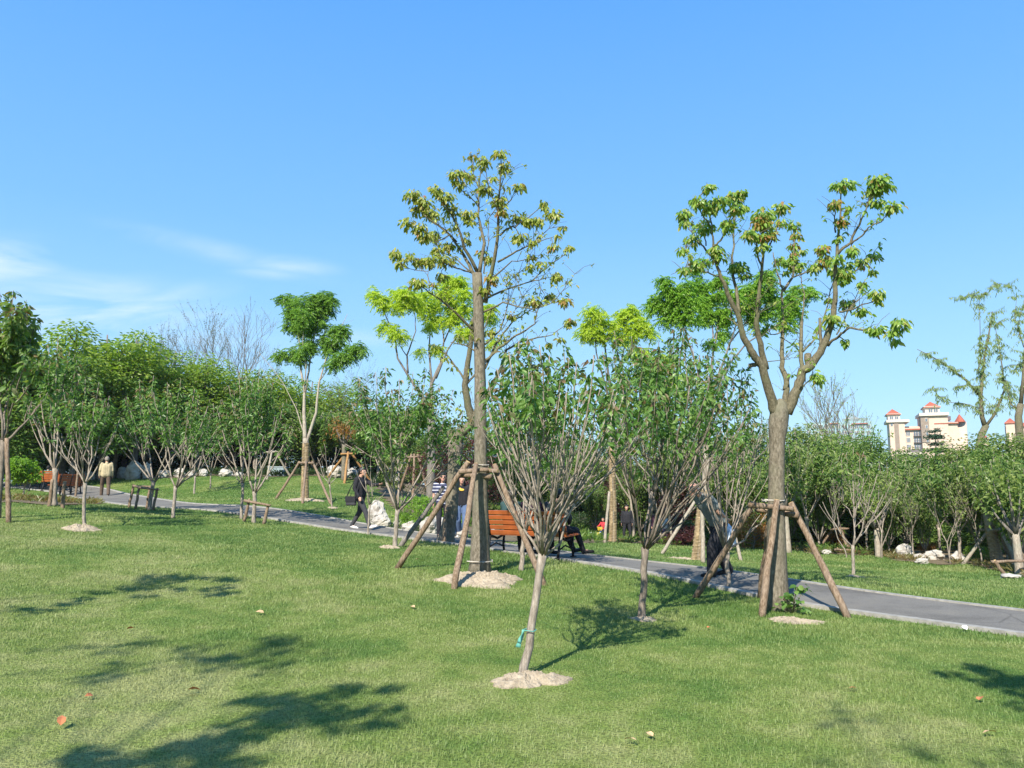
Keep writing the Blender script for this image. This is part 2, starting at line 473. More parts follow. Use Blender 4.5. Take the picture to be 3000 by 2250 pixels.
_nt.links.new(_src, _m1.inputs['A']); _nt.links.new(_r1.outputs['Color'], _m1.inputs['B'])
_nt.links.new(_m1.outputs['Result'], _m2.inputs['A']); _nt.links.new(_r2.outputs['Color'], _m2.inputs['B'])
_nt.links.new(_m2.outputs['Result'], _b.inputs['Base Color'])
KERB = solid('kerb_concrete', (.27, .255, .225), .9, .25, 9, bump=.25)


# ------------------------------------------------------------------ mesh helpers
def ob(name, me, mat=None, parent=None, loc=None):
    o = bpy.data.objects.new(name, me)
    COL.objects.link(o)
    if me is not None and mat is not None and not me.materials:
        me.materials.append(mat)
    if parent is not None:
        o.parent = parent
    if loc is not None:
        o.location = loc
    return o


def tag(o, label, cat, group=None):
    o['label'] = label
    o['category'] = cat
    if group:
        o['group'] = group
    return o


def thing(name, loc, label, cat, group=None, rz=0.0):
    o = bpy.data.objects.new(name, None)
    o.empty_display_size = .2
    COL.objects.link(o)
    o.location = loc
    o.rotation_euler = (0, 0, rz)
    return tag(o, label, cat, group)


def copy_thing(root, loc, rz, scale, label, group=None, mats=None):
    r = root.copy()
    COL.objects.link(r)
    r.location = loc
    r.rotation_euler = (0, 0, rz)
    r.scale = scale
    r['label'] = label
    if group:
        r['group'] = group
    for ch in list(root.children):
        c = ch.copy()
        COL.objects.link(c)
        c.parent = r
        for g in list(ch.children):
            e = g.copy()
            COL.objects.link(e)
            e.parent = c
    return r


class MB:
    """collects vertices and faces into one mesh"""

    def __init__(s):
        s.V, s.T, s.Q, s.n = [], [], [], 0

    def add(s, V, T=None, Q=None):
        V = np.asarray(V, float).reshape(-1, 3)
        if T is not None and len(T):
            s.T.append(np.asarray(T, int).reshape(-1, 3) + s.n)
        if Q is not None and len(Q):
            s.Q.append(np.asarray(Q, int).reshape(-1, 4) + s.n)
        s.V.append(V)
        s.n += len(V)
        return s

    def tube(s, pts, rad, n=8, cap=True, sq=None, rough=0.0, seed=0):
        pts = [Vector(p) for p in pts]
        m = len(pts)
        rad = list(rad) if hasattr(rad, '__len__') else [rad] * m
        rng = np.random.default_rng(seed + m * 7)
        ref = Vector((1, 0.13, 0.07))
        Vs = []
        for i, p in enumerate(pts):
            t = (pts[min(i + 1, m - 1)] - pts[max(i - 1, 0)])
            t = t.normalized() if t.length > 1e-9 else Vector((0, 0, 1))
            a = t.cross(ref)
            if a.length < 1e-3:
                a = t.cross(Vector((0, 1, 0)))
            a.normalize()
            b = t.cross(a)
            for k in range(n):
                an = 2 * math.pi * k / n
                rr = rad[i] * (1 + (rng.uniform(-rough, rough) if rough else 0))
                Vs.append(p + a * (math.cos(an) * rr) + b * (math.sin(an) * rr))
        Q = [(i * n + k, i * n + (k + 1) % n, (i + 1) * n + (k + 1) % n, (i + 1) * n + k) for i in range(m - 1) for k in range(n)]
        T = []
        if cap:
            Vs += [pts[0], pts[-1]]
            c0, c1 = m * n, m * n + 1
            T = [(c0, (k + 1) % n, k) for k in range(n)] + [(c1, (m - 1) * n + k, (m - 1) * n + (k + 1) % n) for k in range(n)]
        return s.add([tuple(v) for v in Vs], T, Q)

    def box(s, c, d, rz=0.0, bev=0.0, M=None):
        x, y, z = (q / 2 for q in d)
        V = np.array([(-x, -y, -z), (x, -y, -z), (x, y, -z), (-x, y, -z), (-x, -y, z), (x, -y, z), (x, y, z), (-x, y, z)])
        if M is not None:
            V = np.array([tuple(M @ Vector(v)) for v in V])
        else:
            cr, sr = math.cos(rz), math.sin(rz)
            V = V @ np.array([[cr, sr, 0], [-sr, cr, 0], [0, 0, 1]]) + np.array(c)
        return s.add(V, None, [(0, 3, 2, 1), (4, 5, 6, 7), (0, 1, 5, 4), (1, 2, 6, 5), (2, 3, 7, 6), (3, 0, 4, 7)])

    def ball(s, c, r, n=10, m=7):
        r = r if hasattr(r, '__len__') else (r, r, r)
        V = [(c[0], c[1], c[2] - r[2])]
        for i in range(1, m):
            ph = -math.pi / 2 + math.pi * i / m
            for k in range(n):
                th = 2 * math.pi * k / n
                V.append((c[0] + r[0] * math.cos(ph) * math.cos(th), c[1] + r[1] * math.cos(ph) * math.sin(th), c[2] + r[2] * math.sin(ph)))
        V.append((c[0], c[1], c[2] + r[2]))
        Q = [(1 + i * n + k, 1 + i * n + (k + 1) % n, 1 + (i + 1) * n + (k + 1) % n, 1 + (i + 1) * n + k) for i in range(m - 2) for k in range(n)]
        e = len(V) - 1
        T = [(0, 1 + (k + 1) % n, 1 + k) for k in range(n)] + [(e, e - n + k, e - n + (k + 1) % n) for k in range(n)]
        return s.add(V, T, Q)

    def capsule(s, a, b, ra, rb):
        a, b = Vector(a), Vector(b)
        pts, rad = [], []
        t = (b - a)
        ln = t.length
        t = t.normalized() if ln > 1e-6 else Vector((0, 0, 1))
        for q in (-.98, -.8, -.45):
            pts.append(a + t * ra * q); rad.append(ra * math.sqrt(1 - q * q))
        pts.append(a); rad.append(ra)
        pts.append(b + t * 1e-4); rad.append(rb)
        for q in (.45, .8, .98):
            pts.append(b + t * rb * q); rad.append(rb * math.sqrt(1 - q * q))
        return s.tube(pts, rad, 12)

    def mesh(s, name, smooth=False):
        V = np.concatenate(s.V) if s.V else np.zeros((0, 3))
        T = np.concatenate(s.T) if s.T else np.zeros((0, 3), int)
        Q = np.concatenate(s.Q) if s.Q else np.zeros((0, 4), int)
        me = bpy.data.meshes.new(name)
        me.vertices.add(len(V))
        me.vertices.foreach_set('co', V.astype(np.float32).ravel())
        loops = np.concatenate([T.ravel(), Q.ravel()]).astype(np.int32)
        me.loops.add(len(loops))
        me.loops.foreach_set('vertex_index', loops)
        me.polygons.add(len(T) + len(Q))
        st = np.concatenate([np.arange(len(T)) * 3, len(T) * 3 + np.arange(len(Q)) * 4]).astype(np.int32)
        me.polygons.foreach_set('loop_start', st)
        me.polygons.foreach_set('use_smooth', np.full(len(st), bool(smooth)))
        me.update(calc_edges=True)
        return me

    def build(s, name, mat, parent=None, smooth=False, loc=None):
        return ob(name, s.mesh(name, smooth), mat, parent, loc)


def unit(a):
    return a / np.maximum(np.linalg.norm(a, axis=-1, keepdims=True), 1e-9)


LEAF0 = (np.array([(0, 0, 0), (.42, .5, .10), (1, 0, -.10), (.42, -.5, .10)]), np.array([(0, 2, 1), (0, 3, 2)]), None)
LEAF1 = (np.array([(0, 0, 0), (.25, .40, .06), (.28, 0, .02), (.25, -.40, .06), (.62, .42, .03), (.65, 0, -.03), (.62, -.42, .03), (1, 0, -.22)]),
         np.array([(0, 2, 1), (0, 3, 2), (4, 5, 7), (5, 6, 7)]), np.array([(1, 2, 5, 4), (2, 3, 6, 5)]))


def leaves(mb, pos, dirs, length, width, rng, shape=LEAF0, roll=0.6):
    """many leaves at once: base point, pointing direction, length, width as a share of length"""
    pos = np.asarray(pos, float); dirs = unit(np.asarray(dirs, float))
    n = len(pos)
    if n == 0:
        return
    up = np.tile(np.array([0., 0., 1.]), (n, 1)) + rng.normal(0, roll, (n, 3))
    side = unit(np.cross(dirs, up))
    nor = np.cross(side, dirs)
    length = np.broadcast_to(length, (n,))
    width = np.broadcast_to(width, (n,))
    tv, tt, tq = shape
    k = len(tv)
    V = pos[:, None] + length[:, None, None] * (tv[None, :, 0, None] * dirs[:, None] + tv[None, :, 1, None] * width[:, None, None] * side[:, None]
                                                + tv[None, :, 2, None] * nor[:, None])
    off = (np.arange(n) * k)[:, None, None]
    T = (tt[None] + off).reshape(-1, 3)
    Q = (tq[None] + off).reshape(-1, 4) if tq is not None else None
    mb.add(V.reshape(-1, 3), T, Q)


def bez(a, c, b, n):
    return [a * (1 - t) ** 2 + c * (2 * t * (1 - t)) + b * t * t for t in (i / n for i in range(n + 1))]


# ------------------------------------------------------------------ tree builders
def cherry_mesh(seed, fork, tips, r0, lean=(0, 0), leaf_len=.10, leaf_from=.38, density=1.0, shape=LEAF0, sub=2, nseg=7, stem_r=.018, wide=.58, prim=None):
    """local meshes: trunk (trunk + stems) and crown. fork = local point of the fork, tips = local stem ends"""
    rng = np.random.default_rng(seed)
    tr = MB(); cr = MB(); yc = MB()
    f = Vector(fork)
    base = Vector((0, 0, -.08))
    k = 7
    pts = [base.lerp(f, i / k) + Vector((rng.normal(0, .006), rng.normal(0, .006), 0)) for i in range(k + 1)]
    pts[0] = base; pts[-1] = f
    rad = [r0 * (1.35 if i == 0 else 1.08 if i == 1 else 1 - .12 * i / k) for i in range(k)] + [r0 * 1.12]
    tr.tube(pts, rad, 10)
    LP, LD = [], []
    YP, YD = [], []

    zt = max(t[2] for t in tips)

    def leafy(line, start, dens):
        acc = 0
        n = len(line) - 1
        for i in range(n):
            a, b = line[i], line[i + 1]
            seg = (b - a).length
            hz = ((a.z + b.z) / 2 - f.z) / (zt - f.z) + rng.normal(0, .07)
            if hz < leaf_from:
                continue
            cnt = seg / .021 * dens * (0.45 + .8 * min(1, (hz - leaf_from) / .2))
            acc += cnt
            while acc >= 1:
                acc -= 1
                p = a.lerp(b, rng.uniform())
                an = rng.uniform(0, 2 * math.pi)
                d = Vector((math.cos(an), math.sin(an), rng.uniform(-1.35, .0)))
                st = rng.uniform(.01, .075)
                q = p + Vector((d.x, d.y, 0)) * st
                if i == n - 1 and rng.uniform() < .3:
                    YP.append(q); YD.append(d)
                else:
                    LP.append(q); LD.append(d)

    tips = [Vector(t) for t in tips]
    nprim = prim or max(5, int(len(tips) * .45))
    order = sorted(range(len(tips)), key=lambda i: -(Vector((tips[i].x - f.x, tips[i].y - f.y, 0)).length))
    prims = order[::max(1, len(tips) // nprim)][:nprim]
    lines = []
    for ti in prims + [i for i in range(len(tips)) if i not in prims]:
        T = tips[ti]
        if ti in prims or not lines:
            s0, r1, t0 = f, stem_r * rng.uniform(.9, 1.3), 0.0
        else:
            # a secondary shoot leaves the primary that points most nearly its way
            best = max(lines, key=lambda l: (l[0][-1] - f).normalized().dot((T - f).normalized()))
            i0 = int(rng.integers(1, 4))
            s0, r1, t0 = best[0][i0], best[1] * .72, .15
        dv = T - s0
        hor = Vector((dv.x, dv.y, 0))
        c = s0 + hor * (wide + rng.uniform(-.06, .10)) + Vector((0, 0, dv.z * .42 * rng.uniform(.85, 1.1)))
        st = s0 + hor.normalized() * r0 * .5 - Vector((0, 0, r0 * .6)) if t0 == 0 and hor.length > .01 else s0
        line = bez(st, c, T, nseg)
        for i in range(1, nseg):
            line[i] += Vector((rng.normal(0, .02), rng.normal(0, .02), rng.normal(0, .012)))
        tr.tube(line, [r1 * (1 - .75 * i / nseg) + .002 for i in range(nseg + 1)], 6)
        lines.append((line, r1))
        leafy(line, max(.1, leaf_from - t0), density)
        for s_ in range(sub):
            i0 = int(rng.integers(2, nseg - 2))
            q0 = line[i0]
            rest = (T - q0).length
            an = rng.uniform(0, 2 * math.pi)
            e = q0 + (T - q0) * rng.uniform(.5, .95) + Vector((math.cos(an), math.sin(an), 0)) * rest * rng.uniform(.16, .34)
            cc = q0.lerp(e, .45) + Vector((math.cos(an), math.sin(an), -.2)) * rest * .1
            l2 = bez(q0, cc, e, 5)
            r2 = r1 * (1 - .75 * i0 / nseg) * .68
            tr.tube(l2, [r2 * (1 - .75 * i / 5) + .0018 for i in range(6)], 5)
            leafy(l2, max(.05, leaf_from - .25), density)
    for mb, pp, dd in ((cr, LP, LD), (yc, YP, YD)):
        n = len(pp)
        if n:
            leaves(mb, np.array([tuple(p) for p in pp]), np.array([tuple(d) for d in dd]), leaf_len * rng.uniform(.65, 1.25, n), rng.uniform(.36, .50, n), rng, shape)
    return tr, cr, yc


def cherry(px, py, label, seed, tips_px=None, fork_px=None, r0=.036, height=3.0, spread=1.2, nst=11, group='cherry trees on the lawn', base=None,
           mat=None, **kw):
    b = base or G(px, py)
    d = b.y
    rng = np.random.default_rng(seed + 100)
    if fork_px:
        f = P(fork_px[0], fork_px[1], d + kw.pop('fork_dy', 0)) - b
    else:
        f = Vector((rng.uniform(-.06, .06), rng.uniform(-.05, .05), kw.pop('fork_h', 1.0)))
    tips = []
    if tips_px:
        for x, y, dy in tips_px:
            tips.append(P(x, y, d + dy) - b)
    else:
        for i in range(nst):
            an = 2 * math.pi * (i + rng.uniform(-.3, .3)) / nst * 2.4
            q = math.sqrt((i + .5) / nst)
            rr = spread * q * rng.uniform(.85, 1.1)
            tips.append(Vector((f.x + math.cos(an) * rr, f.y + math.sin(an) * rr, height * (1 - .22 * q * q) * rng.uniform(.9, 1.04))))
    root = thing('cherry_tree', b, label, 'tree', group)
    tr, cr, yc = cherry_mesh(seed, f, tips, r0, **kw)
    tr.build('trunk', BARK_CHERRY if kw.get('shape') is LEAF1 and r0 > .044 else BARK_STEM, root, True)
    if cr.n:
        c = cr.build('crown', mat or CHERRY, root)
        if yc.n:
            yc.build('young_leaves', CHERRY_YOUNG, c)
    return root


def pinnate(mb, pos, dirs, length, rng, pairs=5, lw=.38):
    """feather leaves: leaflets in pairs along a drooping midrib"""
    pos = np.asarray(pos, float); dirs = unit(np.asarray(dirs, float))
    n = len(pos)
    side = unit(np.cross(dirs, np.tile([0., 0., 1.], (n, 1)) + rng.normal(0, .25, (n, 3))))
    length = np.broadcast_to(length, (n,))
    BP, BD, BL = [], [], []
    for k in range(pairs):
        a = .22 + .72 * k / (pairs - 1)
        c = pos + dirs * (length * a)[:, None]
        c[:, 2] -= length * a * a * .42
        for sg in (-1, 1):
            dd = side * sg * .85 + dirs * .45
            dd[:, 2] -= .45 + rng.uniform(0, .35, n)
            BP.append(c); BD.append(dd); BL.append(length * lw * rng.uniform(.8, 1.15, n))
    tip = pos + dirs * length[:, None]
    tip[:, 2] -= length * .42
    td = dirs.copy(); td[:, 2] -= .7
    BP.append(tip); BD.append(td); BL.append(length * lw)
    leaves(mb, np.concatenate(BP), np.concatenate(BD), np.concatenate(BL), .42, rng, LEAF0, .3)


def sketch_tree(name, base, d, org, sc, trunk, branches, clusters, label, leaf='big', lmat=None, bark=None, limb=None, seed=1, depth=1.1,
                leaf_len=.12, per=30, young=None, ymat=None, group=None, wrap=None, flare=1.5, twig=.006, cat='tree', n_side=12, fringe=0.0):
    """a tree whose limbs are drawn as polylines; each limb gets its own reach towards or away from the viewer"""
    rng = np.random.default_rng(seed)
    root = thing(name, base, label, cat, group)

    def pt(q, dd):
        return P(org[0] + q[0] * sc, org[1] + q[1] * sc, d + dd) - base
    tm = MB(); lm = MB(); cm = MB(); ym = MB()
    tp = [pt(q, 0) for q in trunk[0]]
    tp[0] = Vector((tp[0].x * 0, 0, -.1)) if flare else tp[0]
    dense, dr = [], []
    for i in range(len(tp) - 1):
        for k in range(5):
            t = k / 5
            dense.append(tp[i].lerp(tp[i + 1], t)); dr.append(trunk[1][i] * (1 - t) + trunk[1][i + 1] * t)
    dense.append(tp[-1]); dr.append(trunk[1][-1])
    if flare:
        z0 = dense[0].z
        dr = [r * (1 + (flare - 1) * math.exp(-(p.z - z0) / .22)) for p, r in zip(dense, dr)]
    tm.tube(dense, dr, 16, rough=.035, seed=seed)
    S2, S3 = [], []            # samples on limbs: pixel position and world position
    bi = {}
    for j, (line, r0, r1) in enumerate(branches):
        q0 = np.array(line[0], float)
        st = 0.0
        if S2:
            a = np.array(S2)
            dd = np.hypot(a[:, 0] - q0[0], a[:, 1] - q0[1])
            k = int(dd.argmin())
            if dd[k] < 60:
                st = S3[k].y
        reach = rng.uniform(.35, 1) * depth * (1 if rng.uniform() < .5 else -1)
        ln = sum(math.dist(line[i], line[i + 1]) for i in range(len(line) - 1))
        reach *= min(1, ln / 500)
        acc, out, rr = 0.0, [], []
        m = len(line)
        for i in range(m - 1):
            for k in range(4):
                t = k / 4
                q = (line[i][0] * (1 - t) + line[i + 1][0] * t, line[i][1] * (1 - t) + line[i + 1][1] * t)
                s = (acc + math.dist(line[i], line[i + 1]) * t) / ln
                w = pt(q, st + reach * s)
                w += Vector((rng.normal(0, .006), rng.normal(0, .006), rng.normal(0, .006)))
                out.append(w); rr.append(r0 * (1 - s) ** 1.2 + r1 * (1 - (1 - s) ** 1.2))
                S2.append(q); S3.append(Vector((w.x, st + reach * s, w.z)))
            acc += math.dist(line[i], line[i + 1])
        out.append(pt(line[-1], st + reach)); rr.append(r1)
        S2.append(line[-1]); S3.append(Vector((out[-1].x, st + reach, out[-1].z)))
        lm.tube(out, rr, n_side - 4 if r0 > .03 else 6, rough=.03 if r0 > .03 else 0, seed=len(S2))
        if leaf == 'big' and r0 < .06:
            for q in range(int(ln / 38)):
                i0 = int(rng.integers(len(out) // 4, max(len(out) // 4 + 1, int(len(out) * .82))))
                an = rng.uniform(0, 2 * math.pi)
                tl = rng.uniform(.10, .38) * depth
                dvv = Vector((math.cos(an), math.sin(an), rng.uniform(.3, 1.3))).normalized() * tl
                mid = out[i0] + dvv * .55 + Vector((rng.normal(0, .02), rng.normal(0, .02), .02))
                e_ = out[i0] + dvv
                lm.tube([out[i0], mid, e_], [.0045, .0035, .002], 4, cap=False)
                if rng.uniform() < .7:
                    k3 = int(rng.integers(2, 9))
                    leaves(cm, np.array([tuple(e_)] * k3) + rng.normal(0, .025, (k3, 3)), rng.normal(0, 1, (k3, 3)) * [1, 1, .4] - [0, 0, .6], leaf_len * rng.uniform(.5, 1.1, k3), .45, rng, LEAF1, .5)
    a = np.array(S2)
    for c in clusters:
        zx, zy, zr = c[:3]
        dd = np.hypot(a[:, 0] - zx, a[:, 1] - zy) + rng.uniform(0, 6, len(a))
        k = int(dd.argmin())
        dep = S3[k].y + rng.normal(0, .06) + (rng.uniform(-.5, .5) * min(1.5, dd[k] * sc / FPX * d))
        cen = pt((zx, zy), dep)
        src = pt(S2[k], S3[k].y)
        if (cen - src).length > .02:
            mid = src.lerp(cen, .5) + Vector((rng.normal(0, .03), rng.normal(0, .03), -.02))
            lm.tube([src, mid, cen], [twig * 1.3, twig, twig * .7], 5)
        rw = zr * sc / FPX * d
        for q in range(2):
            an = rng.uniform(0, 2 * math.pi)
            e = cen + Vector((math.cos(an), math.sin(an), rng.uniform(.1, .8))) * rw * .7
            lm.tube([cen, e], [twig * .8, twig * .4], 4, cap=False)
        n = max(6, int(per * (zr / 45) ** 2))
        u = unit(rng.normal(0, 1, (n, 3)))
        sq = np.array([rng.uniform(.8, 1.35), rng.uniform(.8, 1.3), rng.uniform(.65, 1.05)])
        pos = np.array(tuple(cen)) + u * sq * (rw * .92 * rng.uniform(.05, 1, n) ** .8)[:, None]
        if leaf == 'big':
            dv = u * [1, 1, .25] * .8
            dv[:, 2] -= rng.uniform(.35, 1.1, n)
            ll_ = leaf_len * rng.uniform(.55, 1.3, n)
            ww_ = rng.uniform(.36, .52, n)
            red = rng.uniform(0, 1, n) < (.38 if (young and tuple(c[:2]) in young) else .04 if young else 0)
            for tgt, sel in ((cm, ~red), (ym, red)):
                if sel.any():
                    leaves(tgt, pos[sel], dv[sel], ll_[sel], ww_[sel], rng, LEAF1, .5)
        else:
            an_ = rng.uniform(0, 2 * np.pi, n)
            dv = np.stack([np.cos(an_), np.sin(an_), rng.uniform(-1.1, .5, n)], 1) + u * .35
            pos[:, 2] += rw * .15
            pinnate(cm, pos, dv, leaf_len * rng.uniform(.75, 1.2, n), rng)
    tm.build('trunk', bark or BARK_BIG, root, True)
    if lm.n:
        lm.build('limbs', limb or BARK_LIMB, root, True)
    if cm.n:
        cr = cm.build('crown', lmat or MAGLEAF, root)
        if ym.n:
            ym.build('young_leaves', ymat or MAGYOUNG, cr)
    if wrap:
        z0, z1 = wrap
        rope_wrap(root, dense, dr, z0, z1)
    return root


def rope_wrap(root, pts, rad, z0, z1, pitch=.035, rr=.016):
    """straw rope wound round a trunk: one coil"""
    zs = [p.z for p in pts]
    coil, steps = [], int((z1 - z0) / pitch * 10)
    for i in range(steps + 1):
        z = z0 + (z1 - z0) * i / steps
        x = float(np.interp(z, zs, [p.x for p in pts])); y = float(np.interp(z, zs, [p.y for p in pts]))
        r = float(np.interp(z, zs, rad))
        an = 2 * math.pi * i / 10
        r += rr * .5 + .006 * math.sin(i * 1.7) + .004 * math.sin(i * .37)
        coil.append((x + math.cos(an) * r, y + math.sin(an) * r, z + .008 * math.sin(i * .61)))
    MB().tube(coil, rr, 6).build('straw_wrap', STRAW, root, True)


def bushy_mesh(seed, h, cw, trunk_h, ncl=42, per=80, leaf_len=.15, r0=.08, low=.25, leafw=.5, cone=.0):
    """round-headed tree or shrub; crown is clumps spread unevenly through the volume"""
    rng = np.random.default_rng(seed)
    tr = MB(); cr = MB()
    top = h * .93
    ax = [Vector((0, 0, -.15)), Vector((rng.normal(0, .05), rng.normal(0, .05), trunk_h)), Vector((rng.normal(0, .12), rng.normal(0, .12), top))]
    line = [ax[0].lerp(ax[1], i / 4) for i in range(4)] + [ax[1].lerp(ax[2], i / 5) for i in range(6)]
    tr.tube(line, [r0 * (1.3 if i == 0 else 1 - .09 * i) for i in range(10)], 8)
    for i in range(ncl):
        u = rng.normal(0, 1, 3); u /= np.linalg.norm(u)
        q = rng.uniform(.25, 1) ** .5
        zc = low * h + (h - low * h) * .5
        z = zc + u[2] * q * (h - low * h) * .46
        f = (z - low * h) / max(.1, (h - low * h))
        shrink = 1 - cone * max(0, f)
        c = np.array([u[0] * q * cw * .46 * shrink, u[1] * q * cw * .46 * shrink, z])
        zb = max(trunk_h * .9, min(top * .95, z - .55 * math.hypot(c[0], c[1])))
        t = max(0, min(1, (zb - trunk_h) / (top - trunk_h)))
        s = ax[1].lerp(ax[2], t)
        m = s.lerp(Vector(c), .55) + Vector((0, 0, -.05 * h * rng.uniform(0, 1)))
        tr.tube([s, m, Vector(c)], [r0 * .3, r0 * .2, r0 * .08], 5, cap=False)
        rc = cw * rng.uniform(.10, .19)
        n = int(per * rng.uniform(.6, 1.3))
        w = unit(rng.normal(0, 1, (n, 3)))
        pos = c + w * (rc * rng.uniform(.2, 1, n) ** .5)[:, None] * [1.15, 1.15, .85]
        dv = w * [1, 1, .4]; dv[:, 2] -= rng.uniform(0, .9, n)
        leaves(cr, pos, dv, leaf_len * rng.uniform(.65, 1.2, n), leafw, rng, LEAF0, .7)
    return tr, cr


PROTO = {}


def proto(key, name, tr, cr, lmat, bark, cat='tree'):
    root = thing(name, (0, -60, -30), key, cat)
    tr.build('trunk', bark, root, True)
    cr.build('crown', lmat, root)
    PROTO[key] = root
    root['_used'] = 0
    return root


def put(key, p, label, height, basis, rz=0.0, wide=1.0, group=None):
    """first use moves the prototype itself, later uses copy it and its parts"""
    r = PROTO[key]
    s = height / basis
    sc = (s * wide, s * wide, s)
    if not r.get('_used'):
        r['_used'] = 1
        r.location = p; r.rotation_euler = (0, 0, rz); r.scale = sc
        r['label'] = label
        if group:
            r['group'] = group
        return r
    return copy_thing(r, p, rz, sc, label, group)


def ztop(px, ytop, p):
    """height a thing at ground point p needs to reach photo row ytop"""
    return P(px, ytop, p.y).z - p.z

# ------------------------------------------------------------------ ground, path, beds
def struct(o, kind='structure'):
    o['kind'] = kind
    return o


def catmull(pts, step):
    pts = [Vector(p) for p in pts]
    pts = [pts[0] * 2 - pts[1]] + pts + [pts[-1] * 2 - pts[-2]]
    out = []
    for i in range(1, len(pts) - 2):
        n = max(2, int((pts[i + 1] - pts[i]).length / step))
        for k in range(n):
            t = k / n
            a, b, c, e = pts[i - 1], pts[i], pts[i + 1], pts[i + 2]
            out.append(.5 * ((2 * b) + (c - a) * t + (2 * a - 5 * b + 4 * c - e) * t * t + (3 * b - a - 3 * c + e) * t ** 3))
    out.append(pts[-2])
    return out


PATH_C = catmull([(v[0], v[1], 0) for v in [(13.5, -2.0), (9.6, 4.2), (6.35, 9.85), (3.65, 13.7), (1.1, 16.9), (-1.45, 19.8), (-4.4, 22.2),
                                            (-8.2, 24.6), (-12.2, 27.4), (-17.0, 33.6), (-21.5, 37.8), (-29, 41), (-40, 43)]], .4)
PATH_W = 1.85
PC = np.array([[p.x, p.y] for p in PATH_C])
_t = np.gradient(PC, axis=0); _t /= np.linalg.norm(_t, axis=1, keepdims=True)
PN = np.stack([_t[:, 1], -_t[:, 0]], 1)


def path_dist(x, y):
    q = np.stack([np.ravel(x), np.ravel(y)], 1)
    out = np.empty(len(q))
    for i in range(0, len(q), 20000):
        qq = q[i:i + 20000]
        out[i:i + 20000] = np.sqrt(((qq[:, None] - PC[None]) ** 2).sum(-1).min(1))
    return out


def grid_mesh(xs, ys, lift=0.0, keep=None):
    X, Y = np.meshgrid(xs, ys)
    Z = gz(X, Y) + lift
    nx, ny = len(xs), len(ys)
    V = np.stack([X.ravel(), Y.ravel(), Z.ravel()], 1)
    i = np.arange(ny - 1)[:, None] * nx + np.arange(nx - 1)[None]
    Q = np.stack([i, i + 1, i + nx + 1, i + nx], -1).reshape(-1, 4)
    if keep is not None:
        c = V[Q].mean(1)
        Q = Q[keep(c[:, 0], c[:, 1])]
    return MB().add(V, None, Q)


xs = np.concatenate([-np.geomspace(1500, 41, 14), np.arange(-40, 40.01, .4), np.geomspace(41, 1500, 14)])
ys = np.concatenate([-np.geomspace(1500, 13, 12), np.arange(-12, 70.01, .4), np.geomspace(71, 2500, 16)])
struct(grid_mesh(xs, ys).build('ground', LAWN, smooth=True))


def strip(o0, o1, lift0, lift1, name, mat, thick=.05):
    """a strip along the path between two sideways offsets, with a real edge"""
    A = PC + PN * o0; B = PC + PN * o1
    m = len(PC)
    za, zb = gz(A[:, 0], A[:, 1]), gz(B[:, 0], B[:, 1])
    V = np.concatenate([np.column_stack([A, za + lift0]), np.column_stack([B, zb + lift1]),
                        np.column_stack([A, za + lift0 - thick]), np.column_stack([B, zb + lift1 - thick])])
    i = np.arange(m - 1)
    Q = np.concatenate([np.stack([i, i + m, i + m + 1, i + 1], 1), np.stack([i, i + 1, i + 2 * m + 1, i + 2 * m], 1),
                        np.stack([i + m, i + 3 * m, i + 3 * m + 1, i + m + 1], 1)])
    return struct(MB().add(V, None, Q).build(name, mat, smooth=False))


strip(-PATH_W / 2, PATH_W / 2, .03, .03, 'path', ASPHALT)
strip(-PATH_W / 2 - .13, -PATH_W / 2 - .003, .05, .05, 'kerb', KERB, .12)
strip(PATH_W / 2 + .003, PATH_W / 2 + .13, .05, .05, 'kerb', KERB, .12)

# planting beds behind the lawn: boundary lines given by ground points seen in the photo
BED_L = [G(-40, 1392), G(160, 1392), G(420, 1402), G(650, 1397), G(850, 1395), G(1000, 1398), G(1100, 1420), G(1165, 1500)]
BED_R = [G(1420, 1590), G(1560, 1592), G(1740, 1590), G(1900, 1594), G(2200, 1606), G(2400, 1622), G(2600, 1636), G(2760, 1652), G(2900, 1668),
         G(3040, 1695)]


def behind(line):
    lx = np.array([p.x for p in line]); ly = np.array([p.y for p in line])
    u = lx / ly
    o = np.argsort(u)

    def f(x, y):
        q = x / np.maximum(y, .1)
        lim = np.interp(q, u[o], ly[o])
        wob = .5 * np.sin(q * 47) + .35 * np.sin(q * 113 + 1)
        return (y > lim + wob) & (y < 68) & (q >= u.min() - .02) & (q <= u.max() + .25) & (y > 5)
    return f


IN_L, IN_R = behind(BED_L), behind(BED_R)
bx = np.arange(-44, 46, .3); by = np.arange(12, 70, .3)
struct(grid_mesh(bx, by, .02, lambda x, y: (IN_L(x, y) | IN_R(x, y)) & (path_dist(x, y) > 1.3)).build('planting_bed', BED, smooth=True))
nb = [G(-60, 1490), G(0, 1468), G(120, 1478), G(230, 1478), G(310, 1474)]
_c = (nb[1] + nb[3]) / 2


def near_bed(x, y):
    u = x / np.maximum(y, .1)
    lo = np.interp(u, [p.x / p.y for p in nb], [p.y for p in nb])
    return (u < -.50) & (u > -.85) & (y > lo - .4 + .3 * np.sin(u * 60)) & (y < lo + 6) & (path_dist(x, y) > 1.2)


struct(grid_mesh(np.arange(-34, -6, .25), np.arange(12, 40, .25), .022, near_bed).build('near_planting_bed', BED, smooth=True))

# ------------------------------------------------------------------ soil mounds round the trunks
MOUNDS = []


